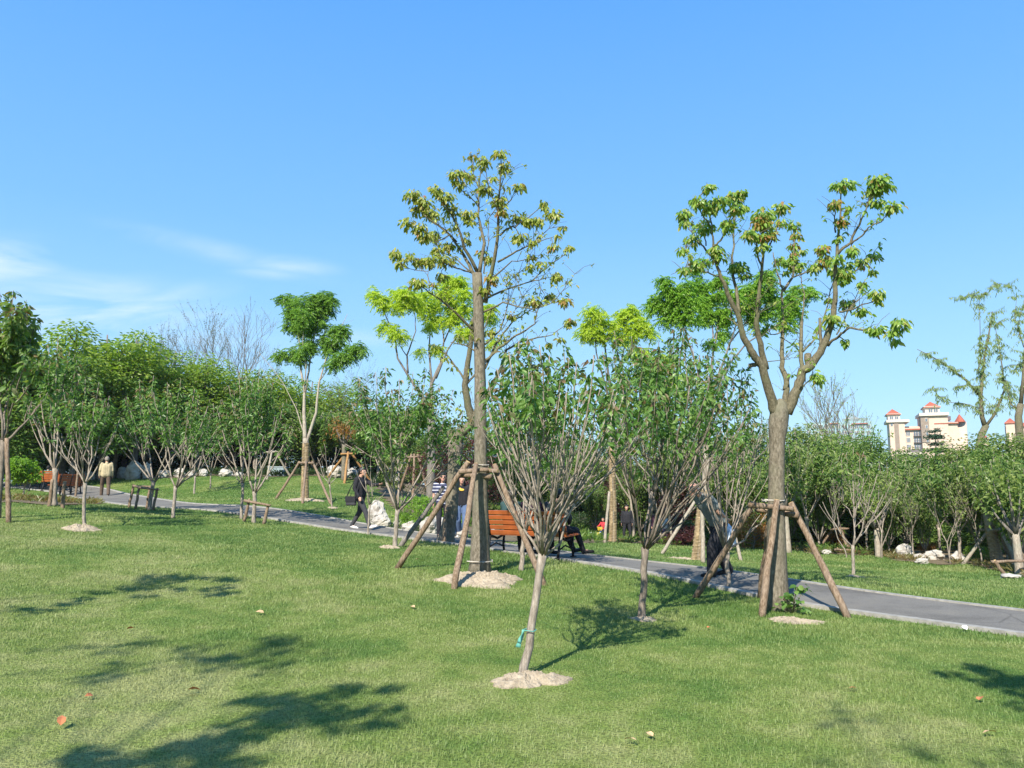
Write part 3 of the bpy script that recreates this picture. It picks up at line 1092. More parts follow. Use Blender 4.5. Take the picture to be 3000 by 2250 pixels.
def mound(px, py, wpx, hpx, height, label, seed, dpos=None):
    c = G(px, py)
    rx = wpx / 2 / FPX * c.y
    ry = max(.18, rx * .75)
    rng = np.random.default_rng(seed)
    MOUNDS.append((c.x, c.y, rx, ry))
    n, m = 80, 22
    ph = rng.uniform(0, 6.28, 6)
    V, Q, T = [], [], []
    for i in range(m + 1):
        q = i / m
        for k in range(n):
            an = 2 * math.pi * k / n
            w = 1 + .16 * math.sin(an * 2 + ph[0]) + .12 * math.sin(an * 3 + ph[1]) + .08 * math.sin(an * 7 + ph[2]) + .05 * math.sin(an * 13 + ph[3])
            x = c.x + math.cos(an) * rx * q * w; y = c.y + math.sin(an) * ry * q * w
            nzv = mnoise.noise(Vector((x * 9, y * 9, seed))) * .7 + abs(mnoise.noise(Vector((x * 24, y * 24, seed)))) * .8 + mnoise.noise(Vector((x * 55, y * 55, seed))) * .35
            h = height * .72 * (1 - q ** 2.2) * (1 + .55 * nzv) + .016 * nzv - (.05 if i == m else 0)
            V.append((x - c.x, y - c.y, gz(x, y) - c.z + h))
    for i in range(m):
        for k in range(n):
            Q.append((i * n + k, i * n + (k + 1) % n, (i + 1) * n + (k + 1) % n, (i + 1) * n + k))
    o = MB().add(V, None, Q).build('soil_mound', SAND, smooth=False, loc=c)
    return tag(o, label, 'soil mound')


mound(1548, 1998, 208, 0, .085, 'pale sandy soil heap round the foot of the nearest slim tree', 3)
mound(1408, 1702, 270, 0, .13, 'broad sandy soil heap under the tall trunk in the middle', 5)
mound(2330, 1822, 150, 0, .04, 'thin sandy soil patch at the foot of the thick forked tree', 6)
mound(236, 1553, 118, 0, .12, 'small sandy soil heap under the slim tree near the left bench', 7)
mound(1885, 1818, 70, 0, .03, 'small bare soil patch under the slim dark-leaved tree by the path', 8)
mound(893, 1466, 120, 0, .08, 'sandy soil ring under the rope-wrapped tree with the heart-shaped green crown', 9)
mound(2505, 1692, 72, 0, .05, 'small soil heap under the lone sapling on the lawn beyond the path', 10)
mound(2010, 1640, 110, 0, .06, 'sandy soil patch under the leaning rope-wrapped trunk by the old man', 11)
mound(1140, 1606, 52, 0, .06, 'small soil heap under the bushy tree before the white rocks', 12)
mound(975, 1489, 30, 0, .04, 'small soil heap under the sapling beside the rope-wrapped tree', 13)

# ------------------------------------------------------------------ grass
rng = np.random.default_rng(77)


def grass_band(y0, y1, dens, h, w):
    A = []
    hw = .69
    area = hw * (y1 * y1 - y0 * y0)
    n = int(area * dens)
    y = np.sqrt(rng.uniform(y0 * y0, y1 * y1, n))
    x = y * rng.uniform(-hw, hw, n)
    ok = path_dist(x, y) > PATH_W / 2 + .09 + .04 * np.sin(x * 9) * np.sin(y * 7)
    for cx, cy, rx, ry in MOUNDS:
        q = ((x - cx) / rx) ** 2 + ((y - cy) / ry) ** 2
        ok &= (q > .95) | (rng.uniform(0, 1, n) < np.clip((q - .42) * .55, 0, 1))
    ok &= ~(IN_L(x, y) | IN_R(x, y) | near_bed(x, y))
    x, y = x[ok], y[ok]
    n = len(x)
    z = gz(x, y) - .004
    # lusher tufts near tree feet and along some patches
    pat = np.sin(x * 1.3 + 2 * np.sin(y * .7)) * np.sin(y * 1.1 + 1.5 * np.sin(x * .9))
    lush = np.clip((y - 7.5) / 5, 0, 1) * np.clip((x + 3.5) / 3, .25, 1)
    hh = h * rng.uniform(.5, 1.25, n) * (1 + .3 * pat + .55 * lush)
    an = rng.uniform(0, 2 * np.pi, n)
    ln = rng.uniform(.15, .95, n) * hh
    wx, wy = np.cos(an + 1.57) * w, np.sin(an + 1.57) * w
    dx, dy = np.cos(an) * ln, np.sin(an) * ln
    V = np.empty((n, 5, 3))
    V[:, 0] = np.stack([x - wx, y - wy, z], 1); V[:, 1] = np.stack([x + wx, y + wy, z], 1)
    V[:, 2] = np.stack([x + wx * .8 + dx * .4, y + wy * .8 + dy * .4, z + hh * .6], 1)
    V[:, 3] = np.stack([x - wx * .8 + dx * .4, y - wy * .8 + dy * .4, z + hh * .6], 1)
    V[:, 4] = np.stack([x + dx, y + dy, z + hh * .9], 1)
    k = (np.arange(n) * 5)[:, None]
    return V.reshape(-1, 3), np.array([[3, 2, 4]]) + k, np.array([[0, 1, 2, 3]]) + k


gm = MB()
for b in [(3.6, 6.0, 3600, .030, .0019), (6.0, 8.5, 3000, .030, .0022), (8.5, 12, 1900, .032, .0030), (12, 18, 1000, .034, .0042), (18, 27, 420, .036, .0066), (27, 44, 120, .04, .012)]:
    gm.add(*grass_band(*b))
struct(gm.build('grass', BLADE), 'stuff')

# ------------------------------------------------------------------ the far edge of the place: buildings
CREAM = solid('cream_render', (.52, .395, .31), .9, .07, .6)
CREAM2 = solid('pale_cornice', (.54, .47, .39), .9, .06, .6)
SHADED_STONE = solid('shaded_brown_stone', (.23, .18, .14), .9, .12, .8)  # facing stone; its brown also carries the shade of the towers' left faces
REDTILE = solid('red_roof_tile', (.33, .085, .042), .85, .14, 1.4)
GLASS = solid('window_glass', (.10, .13, .16), .15, .2, .7, spec=.6)
BRONZE = solid('dark_panel', (.12, .10, .10), .7, .15, 1.0)
TEAL = solid('teal_glass', (.22, .34, .36), .3, .2, .5, spec=.5)
SLATE = solid('grey_green_roof', (.17, .22, .22), .7, .12, .8)
BORG = (2350.0, 1150.0)
BSC = 650.0 / 2212.0


class Bld:
    """a building drawn in a local frame: columns and rows of the photo at its own distance, thickness in metres"""

    def __init__(s, d, org, sc, label, name='apartment_building', cx=0.0, turn=0.0):
        s.d, s.org, s.sc = d, org, sc
        s.cx = cx
        u = (org[0] + cx * sc - 1500.0) / FPX
        s.th = math.atan(u)
        s.base = P(org[0] + cx * sc, HOR, d)
        s.base.z = .4
        s.D = math.hypot(s.base.x, s.base.y)
        s.root = thing(name, s.base, label, 'building', None, -s.th + turn)
        s.turn = turn

    def xz(s, zx, zy):
        px, py = s.org[0] + zx * s.sc, s.org[1] + zy * s.sc
        a = math.atan((px - 1500.0) / FPX) - s.th
        # where the ray of this column meets the (turned) facade plane
        x = s.D * math.sin(a) / math.cos(a + s.turn)
        r = s.D * math.cos(s.turn) / math.cos(a + s.turn)
        y = r * math.cos(a + s.th)
        return x, P(px, py, y).z - s.base.z

    def box(s, mb, x0, x1, y0, y1, f, b, ground=False):
        """f, b: metres in front of (negative) or behind the facade plane"""
        a, zt = s.xz(x0, y0)
        c, zb = s.xz(x1, y1)
        if ground:
            zb = -1.0
        mb.box(((a + c) / 2, (f + b) / 2, (zt + zb) / 2), (abs(c - a), b - f, abs(zt - zb)))

    def pyramid(s, mb, x0, x1, yap, yb, f, b, n=4, top=.0):
        a, zt = s.xz(x0, yap); c, zb = s.xz(x1, yb)
        m = ((a + c) / 2, (f + b) / 2)
        if n == 4:
            ring = [(a, f), (c, f), (c, b), (a, b)]
        else:
            ring = [(m[0] + (c - a) / 2 * math.cos(2 * math.pi * k / n), m[1] + (b - f) / 2 * math.sin(2 * math.pi * k / n)) for k in range(n)]
        V = [(x, y, zb) for x, y in ring] + [(m[0], m[1], zt)]
        mb.add(V, [(k, (k + 1) % n, n) for k in range(n)])
        mb.add([(x, y, zb - .25) for x, y in ring] + [(x, y, zb) for x, y in ring], None, [(k, (k + 1) % n, n + (k + 1) % n, n + k) for k in range(n)])

    def window(s, x0, x1, y0, y1, f, nx=2, bal=False):
        mb = MB(); s.box(mb, x0, x1, y0, y1, f - .12, f + .05)
        w = mb.build('window', CREAM2, s.root)
        pm = MB()
        for k in range(nx):
            a = x0 + (x1 - x0) * (k + .1) / nx; c = x0 + (x1 - x0) * (k + .9) / nx
            s.box(pm, a, c, y0 + (y1 - y0) * .1, y1 - (y1 - y0) * .08, f - .16, f - .10)
        pm.build('pane', GLASS, w)
        if bal:
            bm = MB()
            s.box(bm, x0 - 2, x1 + 2, y1 - (y1 - y0) * .42, y1 - (y1 - y0) * .36, f - 1.1, f - 1.0)
            s.box(bm, x0 - 2, x1 + 2, y1 - 1, y1 + 3, f - 1.1, f)
            for k in range(7):
                q = x0 - 2 + (x1 - x0 + 4) * k / 6.0
                s.box(bm, q - .4, q + .4, y1 - (y1 - y0) * .36, y1 - 1, f - 1.1, f - 1.03)
            bm.build('balcony', BRONZE, s.root)


B1 = Bld(290.0, (BORG[0] + 16, BORG[1]), BSC, 'cream apartment block with red pyramid roofs on its towers', cx=1250, turn=R(7))
mb = MB()
B1.box(mb, 905, 1200, 340, 700, 0, 12, True)
B1.box(mb, 1290, 1535, 310, 700, -2.5, 12, True)
B1.box(mb, 858, 1012, 292, 700, -1.6, 9, True)
B1.build_wall = mb.build('wall', CREAM, B1.root)
mb = MB(); B1.box(mb, 1172, 1440, 232, 700, -3.2, 8, True); mb.build('tower', CREAM, B1.root)
mb = MB(); B1.box(mb, 1168, 1248, 236, 500, -3.5, 1); mb.build('shaded_stone_facing', SHADED_STONE, B1.root)  # facing strip with the left face's shade put into its colour
mb = MB(); B1.box(mb, 906, 950, 300, 700, -1.9, 1, True); mb.build('shaded_stone_facing', SHADED_STONE, B1.root)
mb = MB()
for a in ((830, 1060, 278, 296, -2.4, 10), (1156, 1452, 214, 234, -4.2, 9), (838, 985, 214, 224, -1.8, 5.6), (1206, 1378, 146, 158, -3.6, 5),
          (905, 1200, 368, 377, -.6, 1), (1288, 1540, 306, 316, -3.0, 3), (888, 1170, 600, 618, -2.6, 1)):
    mb = MB(); B1.box(mb, *a); mb.build('cornice', CREAM2, B1.root)
mb = MB(); B1.box(mb, 850, 972, 224, 279, -1.2, 5); t_ = mb.build('belvedere', CREAM2, B1.root)
for k in range(2):
    B1.window(868 + k * 52, 904 + k * 52, 236, 272, -1.2, 2)
mb = MB(); B1.box(mb, 1220, 1366, 158, 215, -3, 4.4); mb.build('belvedere', CREAM2, B1.root)
for k in range(2):
    B1.window(1254 + k * 52, 1296 + k * 52, 166, 208, -3, 2)
mb = MB(); B1.pyramid(mb, 832, 980, 160, 214, -1.9, 5.7); mb.build('roof', REDTILE, B1.root)
mb = MB(); B1.pyramid(mb, 1204, 1376, 90, 147, -3.7, 5.2); mb.build('roof', REDTILE, B1.root)


def slope(B, x0, x1, x2, x3, ytop, ybot, f, b):
    a, zt = B.xz(x0, ytop); c, _ = B.xz(x1, ytop); e, zb = B.xz(x2, ybot); g, _ = B.xz(x3, ybot)
    m = MB()
    m.add([(e, f, zb), (g, f, zb), (c, b, zt), (a, b, zt), (e, f, zb - .3), (g, f, zb - .3), (c, b, zb - .3), (a, b, zb - .3)], None,
          [(0, 1, 2, 3), (0, 4, 5, 1), (1, 5, 6, 2), (3, 2, 6, 7), (0, 3, 7, 4)])
    m.build('roof', REDTILE, B.root)


slope(B1, 1010, 1170, 975, 1200, 332, 368, -1.0, 5)
slope(B1, 1375, 1500, 1300, 1545, 282, 312, -3.4, 4)
mb = MB()
a_, zt_ = B1.xz(1534, 287); c_, _ = B1.xz(1652, 287)
mb.tube([((a_ + c_) / 2, 2.5, -1), ((a_ + c_) / 2, 2.5, zt_)], [(c_ - a_) / 2] * 2, 16); mb.build('turret', CREAM, B1.root, True)
mb = MB(); B1.pyramid(mb, 1524, 1640, 208, 286, -1.4, 5.6, 16); mb.build('roof', REDTILE, B1.root)
mb = MB(); B1.box(mb, 1425, 1490, 232, 270, 1, 5); mb.build('water_tank', BRONZE, B1.root)
for r_ in range(3):
    y0 = 382 + r_ * 66
    for q, (x0, x1) in enumerate(((960, 1012), (1024, 1064), (1098, 1170))):
        B1.window(x0, x1, y0, y0 + 50, 0, 3, bal=(q != 1))
for r_ in range(3):
    y0 = 336 + r_ * 70
    B1.window(1306, 1356, y0, y0 + 48, -2.5, 3, True)
    B1.window(1366, 1396, y0, y0 + 48, -2.5, 2)
for y0 in (262, 330, 398, 466):
    B1.window(1212, 1236, y0, y0 + 34, -3.5, 1)
B1.window(870, 896, 310, 336, -1.6, 1)
mb = MB(); B1.box(mb, 912, 1200, 620, 700, -1.2, 0.5, True); mb.build('shopfront', BRONZE, B1.root)
for k in range(5):
    B1.window(925 + k * 52, 968 + k * 52, 628, 690, -1.2, 2)
mb = MB(); B1.box(mb, 905, 1200, 570, 600, -1.5, 0.4); mb.build('dark_band', BRONZE, B1.root)

B2 = Bld(420.0, BORG, BSC, 'hazy grey-green block with a domed roof far behind the treetops', cx=420)
mb = MB(); B2.box(mb, 60, 760, 300, 640, 0, 20, True); mb.build('wall', TEAL, B2.root)
mb = MB(); B2.pyramid(mb, 470, 612, 192, 250, 2, 10, 12); B2.box(mb, 440, 700, 258, 300, 1, 14); mb.build('dome_roof', SLATE, B2.root)
mb = MB(); B2.box(mb, 474, 608, 250, 259, 2.4, 9.6); mb.build('roof_drum', CREAM2, B2.root)
for a in ((530, 700, 282, 306), (300, 400, 280, 306)):
    mb = MB(); B2.pyramid(mb, *a, -1, 12); mb.build('roof', REDTILE, B2.root)
for r_ in range(4):
    for k in range(11):
        B2.window(80 + k * 60, 122 + k * 60, 320 + r_ * 62, 356 + r_ * 62, 0, 2)

B3 = Bld(330.0, BORG, BSC, 'small cream tower with a red pyramid cap behind the willow', cx=1900)
mb = MB(); B3.box(mb, 1826, 1906, 460, 640, 0, 7, True); mb.build('wall', CREAM, B3.root)
mb = MB(); B3.box(mb, 1818, 1914, 452, 464, -.6, 7.6); mb.build('cornice', CREAM2, B3.root)
mb = MB(); B3.pyramid(mb, 1818, 1912, 414, 453, -.5, 7.5); mb.build('roof', REDTILE, B3.root)
slope(B3, 1930, 2000, 1905, 2040, 578, 606, -1, 4)
mb = MB(); B3.box(mb, 1908, 2060, 606, 660, -.5, 8, True); mb.build('side_wing', CREAM, B3.root)
for k in range(3):
    B3.window(1842, 1862, 474 + k * 50, 506 + k * 50, 0, 1); B3.window(1872, 1892, 474 + k * 50, 506 + k * 50, 0, 1)

B4 = Bld(280.0, BORG, BSC, 'cream block with a red roof at the very edge behind the willow trunk', cx=2200)
mb = MB(); B4.box(mb, 2078, 2600, 330, 640, 0, 12, True); B4.box(mb, 2090, 2180, 300, 640, -2, 6, True); mb.build('wall', CREAM, B4.root)
mb = MB(); B4.pyramid(mb, 2078, 2196, 250, 302, -2.4, 6.4); mb.build('roof', REDTILE, B4.root)
slope(B4, 2240, 2600, 2180, 2620, 290, 332, -.8, 5)
for r_ in range(4):
    for k in range(4):
        B4.window(2215 + k * 90, 2262 + k * 90, 356 + r_ * 66, 400 + r_ * 66, 0, 3, r_ % 2 == 0)

B5 = Bld(120.0, (1690.0, 1340.0), 1.0, 'low pale grey house half hidden behind the trees in the middle', 'house')
mb = MB(); B5.box(mb, 20, 84, 62, 120, 0, 6, True); B5.box(mb, 175, 218, 40, 120, 1, 7, True); B5.box(mb, 84, 175, 70, 120, 2, 6, True)
mb.build('wall', solid('pale_grey_wall', (.52, .52, .52), .9, .08, .8), B5.root)
mb = MB()
for x0, x1, y0, y1 in ((14, 90, 42, 64), (168, 226, 22, 42)):
    a, zt = B5.xz(x0, y0); c, zb = B5.xz(x1, y1)
    m = (a + c) / 2
    V = [(a, -.6, zb), (c, -.6, zb), (c, 7.6, zb), (a, 7.6, zb), (m, -.6, zt), (m, 7.6, zt)]
    mb.add(V, [(0, 1, 4), (2, 3, 5)], [(1, 2, 5, 4), (3, 0, 4, 5), (0, 3, 2, 1)])
mb.build('roof', SLATE, B5.root)
B5.window(34, 48, 74, 96, 0, 2); B5.window(58, 72, 74, 96, 0, 2); B5.window(188, 206, 52, 72, 1, 2)

# ------------------------------------------------------------------ the two tall trees and the pinnate-leaved trees (limbs drawn from the photo)
Z6 = ((1050.0, 400.0), 700.0 / 1452.0)
Z7 = ((1850.0, 450.0), 850.0 / 1763.0)
Z2 = ((500.0, 800.0), 750.0 / 1464.0)
Z8 = ((1400.0, 900.0), 850.0 / 1763.0)
BC, BR_ = G(1405, 1686), G(2275, 1788)

C_tr = ([(740, 2670), (743, 2070), (742, 1660), (735, 1250), (722, 832)], [.165, .110, .096, .090, .084])
C_br = [
    ([(705, 845), (640, 720), (560, 600), (470, 530), (350, 430)], .034, .008),
    ([(722, 820), (650, 680), (590, 520), (555, 450), (470, 330)], .032, .008),
    ([(735, 825), (765, 650), (730, 480), (735, 300), (748, 150)], .034, .008),
    ([(770, 1010), (810, 830), (845, 620), (850, 450), (865, 220), (868, 90)], .042, .008),
    ([(735, 430), (690, 380), (620, 320), (600, 250)], .013, .005),
    ([(738, 330), (700, 230), (690, 120)], .011, .005),
    ([(850, 450), (800, 350), (770, 180)], .013, .005),
    ([(860, 330), (900, 200)], .01, .005),
    ([(850, 760), (960, 700), (1060, 650), (1210, 600)], .019, .005),
    ([(1060, 650), (1160, 560), (1245, 545)], .009, .004),
    ([(860, 600), (900, 560), (950, 550), (1000, 510), (1130, 420)], .018, .005),
    ([(1030, 520), (1110, 520), (1180, 480)], .009, .004),
    ([(950, 550), (985, 610)], .008, .004),
    ([(870, 450), (930, 380), (975, 300)], .009, .004),
    ([(800, 870), (930, 760), (1070, 740), (1110, 770)], .016, .004),
    ([(770, 985), (870, 940), (1050, 880), (1140, 800), (1250, 715), (1285, 660)], .019, .004),
    ([(760, 1065), (880, 1010), (1060, 1050), (1180, 1010), (1280, 1000)], .018, .005),
    ([(1050, 880), (1150, 860), (1205, 850)], .009, .004),
    ([(1180, 1010), (1240, 940), (1300, 850), (1360, 810)], .008, .002),
    ([(710, 1190), (600, 1080), (500, 990), (410, 930), (340, 880)], .028, .007),
    ([(430, 940), (425, 820), (270, 800), (230, 730)], .009, .004),
    ([(720, 1310), (640, 1265), (560, 1250)], .017, .006),
    ([(775, 1360), (850, 1290), (960, 1210), (1070, 1140), (1090, 1050), (1110, 900)], .026, .005),
    ([(770, 1260), (860, 1180), (905, 1050), (915, 930), (880, 870), (840, 800)], .018, .004),
    ([(770, 1410), (830, 1270), (930, 1130), (1040, 1060), (1165, 970)], .022, .005),
    ([(775, 1610), (835, 1480), (900, 1300), (1000, 1240), (1180, 1205), (1290, 1120)], .034, .004),
    ([(560, 600), (480, 640), (400, 620), (340, 545)], .012, .005),
    ([(600, 640), (520, 560), (450, 520), (400, 480)], .012, .005),
    ([(690, 830), (600, 800), (520, 770), (430, 760), (310, 735)], .015, .005),
    ([(680, 825), (590, 740), (500, 700), (450, 600)], .013, .005),
    ([(590, 520), (540, 440), (520, 370)], .010, .004),
    ([(760, 830), (790, 640), (790, 500), (850, 420)], .014, .004),
    ([(1000, 990), (960, 860), (1010, 740)], .007, .003), ([(900, 1040), (960, 900), (940, 780)], .007, .002),
    ([(1090, 1050), (1130, 960), (1080, 860)], .007, .002), ([(870, 1180), (980, 1010), (1060, 880)], .008, .002),
]
C_cl = [(695, 115, 28), (765, 150, 55), (865, 100, 40), (885, 180, 45), (600, 230, 55), (670, 240, 48), (610, 290, 42), (975, 300, 40), (330, 355, 58),
        (400, 405, 62), (470, 325, 45), (530, 365, 50), (350, 440, 42), (440, 460, 60), (555, 445, 45), (295, 520, 42), (370, 555, 50), (450, 600, 60),
        (400, 610, 42), (670, 470, 48), (680, 515, 35), (770, 320, 48), (860, 390, 45), (870, 460, 38), (550, 660, 42), (480, 690, 40), (225, 710, 45),
        (255, 775, 32), (310, 735, 38), (380, 760, 45), (440, 750, 52), (520, 750, 50), (510, 845, 42), (360, 885, 55), (455, 895, 22), (970, 490, 42),
        (1030, 510, 42), (1090, 510, 40), (1130, 410, 38), (1180, 475, 45), (985, 610, 45), (1245, 550, 25), (1210, 605, 22), (1190, 670, 35),
        (1280, 675, 32), (1060, 640, 28), (1050, 730, 28), (1045, 785, 28), (1105, 775, 25), (1205, 850, 45), (1165, 970, 40), (1060, 1005, 45),
        (1250, 1000, 42), (790, 740, 38), (740, 700, 30), (660, 630, 20), (805, 855, 42), (770, 930, 42), (590, 540, 22), (1285, 1130, 45), (1160, 1260, 28),
        (930, 1090, 28), (1110, 600, 16), (795, 1190, 30), (1230, 1230, 25), (700, 180, 20), (820, 250, 22), (610, 1220, 28)]
sketch_tree('tall_tree', BC, BC.y, *Z6, C_tr, C_br, C_cl, 'tall topped tree in the middle with spreading green limbs and sparse drooping leaf tufts',
            young={(870, 460), (805, 855), (1060, 1005), (695, 115), (1250, 1000), (1165, 970)}, seed=11, depth=1.0, per=88, leaf_len=.092, flare=1.25)

R_tr = ([(880, 2770), (880, 2150), (885, 1760), (892, 1640), (900, 1560), (906, 1520), (908, 1490)], [.155, .112, .104, .132, .128, .095, .03])
R_br = [
    ([(880, 1590), (830, 1420), (790, 1290), (740, 1220), (680, 1110), (650, 990), (590, 850), (530, 720), (505, 600), (490, 480), (470, 320)], .076, .007),
    ([(655, 970), (635, 820), (610, 700), (620, 560), (630, 380), (660, 280)], .026, .007),
    ([(505, 640), (410, 540), (350, 460), (330, 390)], .016, .006),
    ([(500, 570), (540, 530), (600, 430), (640, 330)], .014, .006),
    ([(535, 745), (440, 720), (330, 690), (240, 735)], .012, .003),
    ([(480, 440), (420, 350), (400, 290)], .011, .005), ([(455, 560), (430, 450), (440, 390)], .01, .005),
    ([(655, 1055), (605, 1010), (605, 900), (570, 800)], .013, .004),
    ([(800, 1290), (760, 1280), (712, 1288)], .034, .03),
    ([(815, 1310), (790, 1190), (760, 1050), (770, 900), (795, 700), (805, 560), (800, 320)], .048, .008),
    ([(795, 705), (760, 590), (755, 500), (720, 480)], .016, .006),
    ([(805, 600), (850, 540), (880, 440), (910, 330)], .014, .005),
    ([(930, 1570), (945, 1380), (910, 1300), (915, 1150), (920, 1000), (915, 820), (880, 700), (860, 600)], .05, .007),
    ([(925, 835), (980, 750), (990, 650), (985, 440)], .024, .006),
    ([(985, 750), (1090, 710), (1150, 640)], .014, .005),
    ([(915, 1085), (850, 1100), (790, 1080)], .012, .004),
    ([(945, 1580), (1010, 1420), (1040, 1320), (1090, 1290), (1160, 1180), (1210, 1050), (1235, 900), (1240, 700), (1250, 580), (1265, 400), (1278, 190)], .078, .007),
    ([(1250, 605), (1330, 540), (1400, 400), (1440, 290), (1490, 180)], .022, .006),
    ([(1335, 545), (1400, 500), (1440, 450), (1520, 410), (1580, 330)], .015, .005),
    ([(1190, 1165), (1260, 1110), (1320, 1060), (1440, 1075), (1560, 1090), (1630, 1030)], .022, .005),
    ([(1250, 1100), (1310, 970), (1380, 850), (1390, 780)], .012, .004),
    ([(1260, 965), (1330, 950), (1400, 920), (1520, 880), (1495, 850)], .015, .004),
    ([(1250, 745), (1340, 730), (1430, 670), (1480, 620)], .016, .005),
    ([(1240, 480), (1235, 380), (1240, 300)], .012, .005),
    ([(1035, 1320), (1030, 1180), (1035, 1020)], .03, .024),
    ([(1035, 1020), (1050, 850), (1030, 760), (1010, 680)], .014, .005),
    ([(1040, 1200), (1120, 1120), (1170, 1000), (1210, 830), (1240, 720)], .016, .005),
    ([(1150, 1180), (1145, 1000)], .024, .02), ([(1075, 1310), (1072, 1225)], .05, .052),
    ([(1010, 1450), (1080, 1380), (1130, 1340)], .012, .006),
    ([(930, 1430), (955, 1345)], .036, .034),
    ([(830, 1265), (960, 1245), (1010, 1240)], .007, .003), ([(925, 1120), (1010, 1195), (1100, 1160)], .007, .003),
]
R_cl = [(465, 205, 38), (400, 290, 50), (470, 315, 60), (540, 290, 50), (620, 270, 58), (670, 235, 38), (640, 330, 45), (690, 330, 32), (320, 365, 55),
        (330, 420, 36), (440, 450, 52), (580, 430, 50), (370, 525, 50), (310, 580, 32), (350, 615, 22), (510, 585, 50), (530, 640, 38), (650, 690, 55),
        (690, 740, 35), (330, 705, 30), (400, 680, 40), (800, 370, 60), (780, 420, 50), (830, 430, 32), (915, 325, 48), (910, 415, 36), (720, 490, 50),
        (790, 500, 50), (850, 490, 40), (780, 570, 36), (990, 440, 42), (1000, 500, 36), (985, 560, 35), (990, 610, 28), (900, 650, 40), (970, 650, 50),
        (1010, 680, 40), (1045, 590, 26), (1160, 580, 45), (1170, 650, 55), (1110, 690, 40), (1240, 710, 58), (1290, 740, 55), (1240, 640, 35),
        (1340, 590, 42), (1400, 650, 40), (1480, 620, 40), (1470, 715, 26), (1310, 680, 35), (1280, 190, 60), (1240, 300, 42), (1310, 330, 30),
        (1280, 410, 48), (1500, 160, 66), (1540, 200, 45), (1480, 220, 50), (1490, 290, 40), (1580, 320, 48), (1265, 510, 25), (1400, 790, 28),
        (1490, 850, 45), (1500, 890, 22), (1310, 910, 48), (1400, 950, 40), (1220, 1000, 52), (1140, 1060, 25), (1480, 1070, 45), (1630, 1025, 55),
        (1580, 1090, 35), (1600, 1140, 28), (1300, 1140, 25), (1130, 1360, 42), (840, 1040, 25), (780, 1080, 36), (1200, 890, 30), (930, 720, 20)]
sketch_tree('forked_tree', BR_, BR_.y, *Z7, R_tr, R_br, R_cl, 'thick forked tree with candelabra limbs, drooping leaf tufts and rusty young leaves',
            young={(790, 500), (1000, 500), (985, 560), (1160, 580), (1170, 650), (1280, 410), (850, 490), (780, 420), (1240, 300), (990, 610)}, lmat=MAGGREEN,
            ymat=MAGYOUNG, seed=23, depth=1.0, per=92, leaf_len=.084, flare=1.25)

BS = G(893, 1463)
S_tr = ([(770, 1300), (768, 1150), (772, 1050), (773, 945)], [.135, .118, .115, .11])
S_br = [([(768, 965), (762, 800), (766, 680), (745, 560), (738, 420), (728, 330)], .08, .02), ([(768, 690), (790, 560), (802, 450), (825, 350), (830, 220)], .045, .014),
        ([(784, 955), (830, 800), (850, 620), (890, 480), (940, 380), (985, 290), (1010, 235)], .062, .008), ([(858, 610), (930, 500), (1010, 450), (1090, 430)], .022, .008),
        ([(765, 930), (720, 780), (650, 640), (600, 570), (500, 450)], .026, .006), ([(745, 540), (690, 490), (600, 480)], .016, .006),
        ([(764, 660), (775, 520), (755, 420), (760, 300)], .028, .01), ([(985, 290), (1050, 265)], .006, .002), ([(800, 470), (880, 420), (930, 420)], .012, .005),
        ([(735, 340), (700, 240), (650, 160)], .016, .006), ([(830, 230), (890, 170)], .014, .006), ([(655, 645), (560, 600), (470, 480)], .008, .003)]
S_cl = [(650, 150, 45), (700, 170, 50), (760, 185, 60), (820, 150, 55), (880, 140, 55), (920, 170, 45), (700, 240, 55), (760, 260, 70), (830, 220, 65),
        (890, 220, 55), (690, 300, 45), (740, 330, 50), (800, 320, 60), (860, 290, 45), (680, 220, 40), (940, 330, 45), (990, 330, 50), (960, 370, 50),
        (880, 380, 45), (930, 420, 55), (900, 440, 40), (960, 490, 45), (1010, 480, 50), (1050, 440, 50), (1090, 430, 40), (930, 520, 45), (700, 460, 52),
        (740, 490, 45), (640, 470, 40), (770, 430, 45), (790, 400, 38), (600, 470, 25), (760, 620, 20), (810, 430, 35), (860, 170, 50), (800, 250, 60)]
sketch_tree('wrapped_tree', BS, BS.y, *Z2, S_tr, S_br, S_cl, 'pale tree with a rope-wrapped trunk and a high heart-shaped green crown', leaf='pinnate',
            lmat=PINDRK, bark=BARK_PALE, limb=BARK_PALE, seed=31, depth=1.0, per=95, leaf_len=.23, wrap=(.05, 2.05), flare=1.15, twig=.01)

BD = G(1303, 1590)
sketch_tree('topped_tree', BD, BD.y, (0.0, 0.0), 1.0, ([(1303, 1590), (1322, 1500), (1328, 1405), (1336, 1292)], [.17, .15, .145, .17]),
            [([(1336, 1300), (1352, 1268), (1386, 1240), (1402, 1200)], .14, .10), ([(1330, 1296), (1322, 1270), (1318, 1262)], .11, .10),
             ([(1384, 1243), (1372, 1190), (1362, 1130), (1372, 1060), (1381, 990), (1388, 930)], .10, .045),
             ([(1366, 1120), (1340, 1080), (1310, 1040), (1270, 1010)], .03, .01), ([(1388, 1000), (1420, 960), (1440, 900)], .025, .008),
             ([(1362, 1130), (1392, 1095), (1440, 1040), (1470, 980)], .03, .008), ([(1400, 1205), (1440, 1120), (1490, 1060), (1530, 1010)], .04, .008)],
            [(1270, 1012, 16), (1310, 1050, 14), (1440, 905, 15), (1470, 985, 14), (1525, 1010, 16), (1388, 940, 18), (1325, 1075, 14), (1360, 1140, 14), (1345, 1190, 13),
             (1372, 1080, 12)],
            'grey trunk with a sawn fork standing behind the striped man, beside the path', seed=41, depth=.9, per=120, leaf_len=.13, flare=1.5)

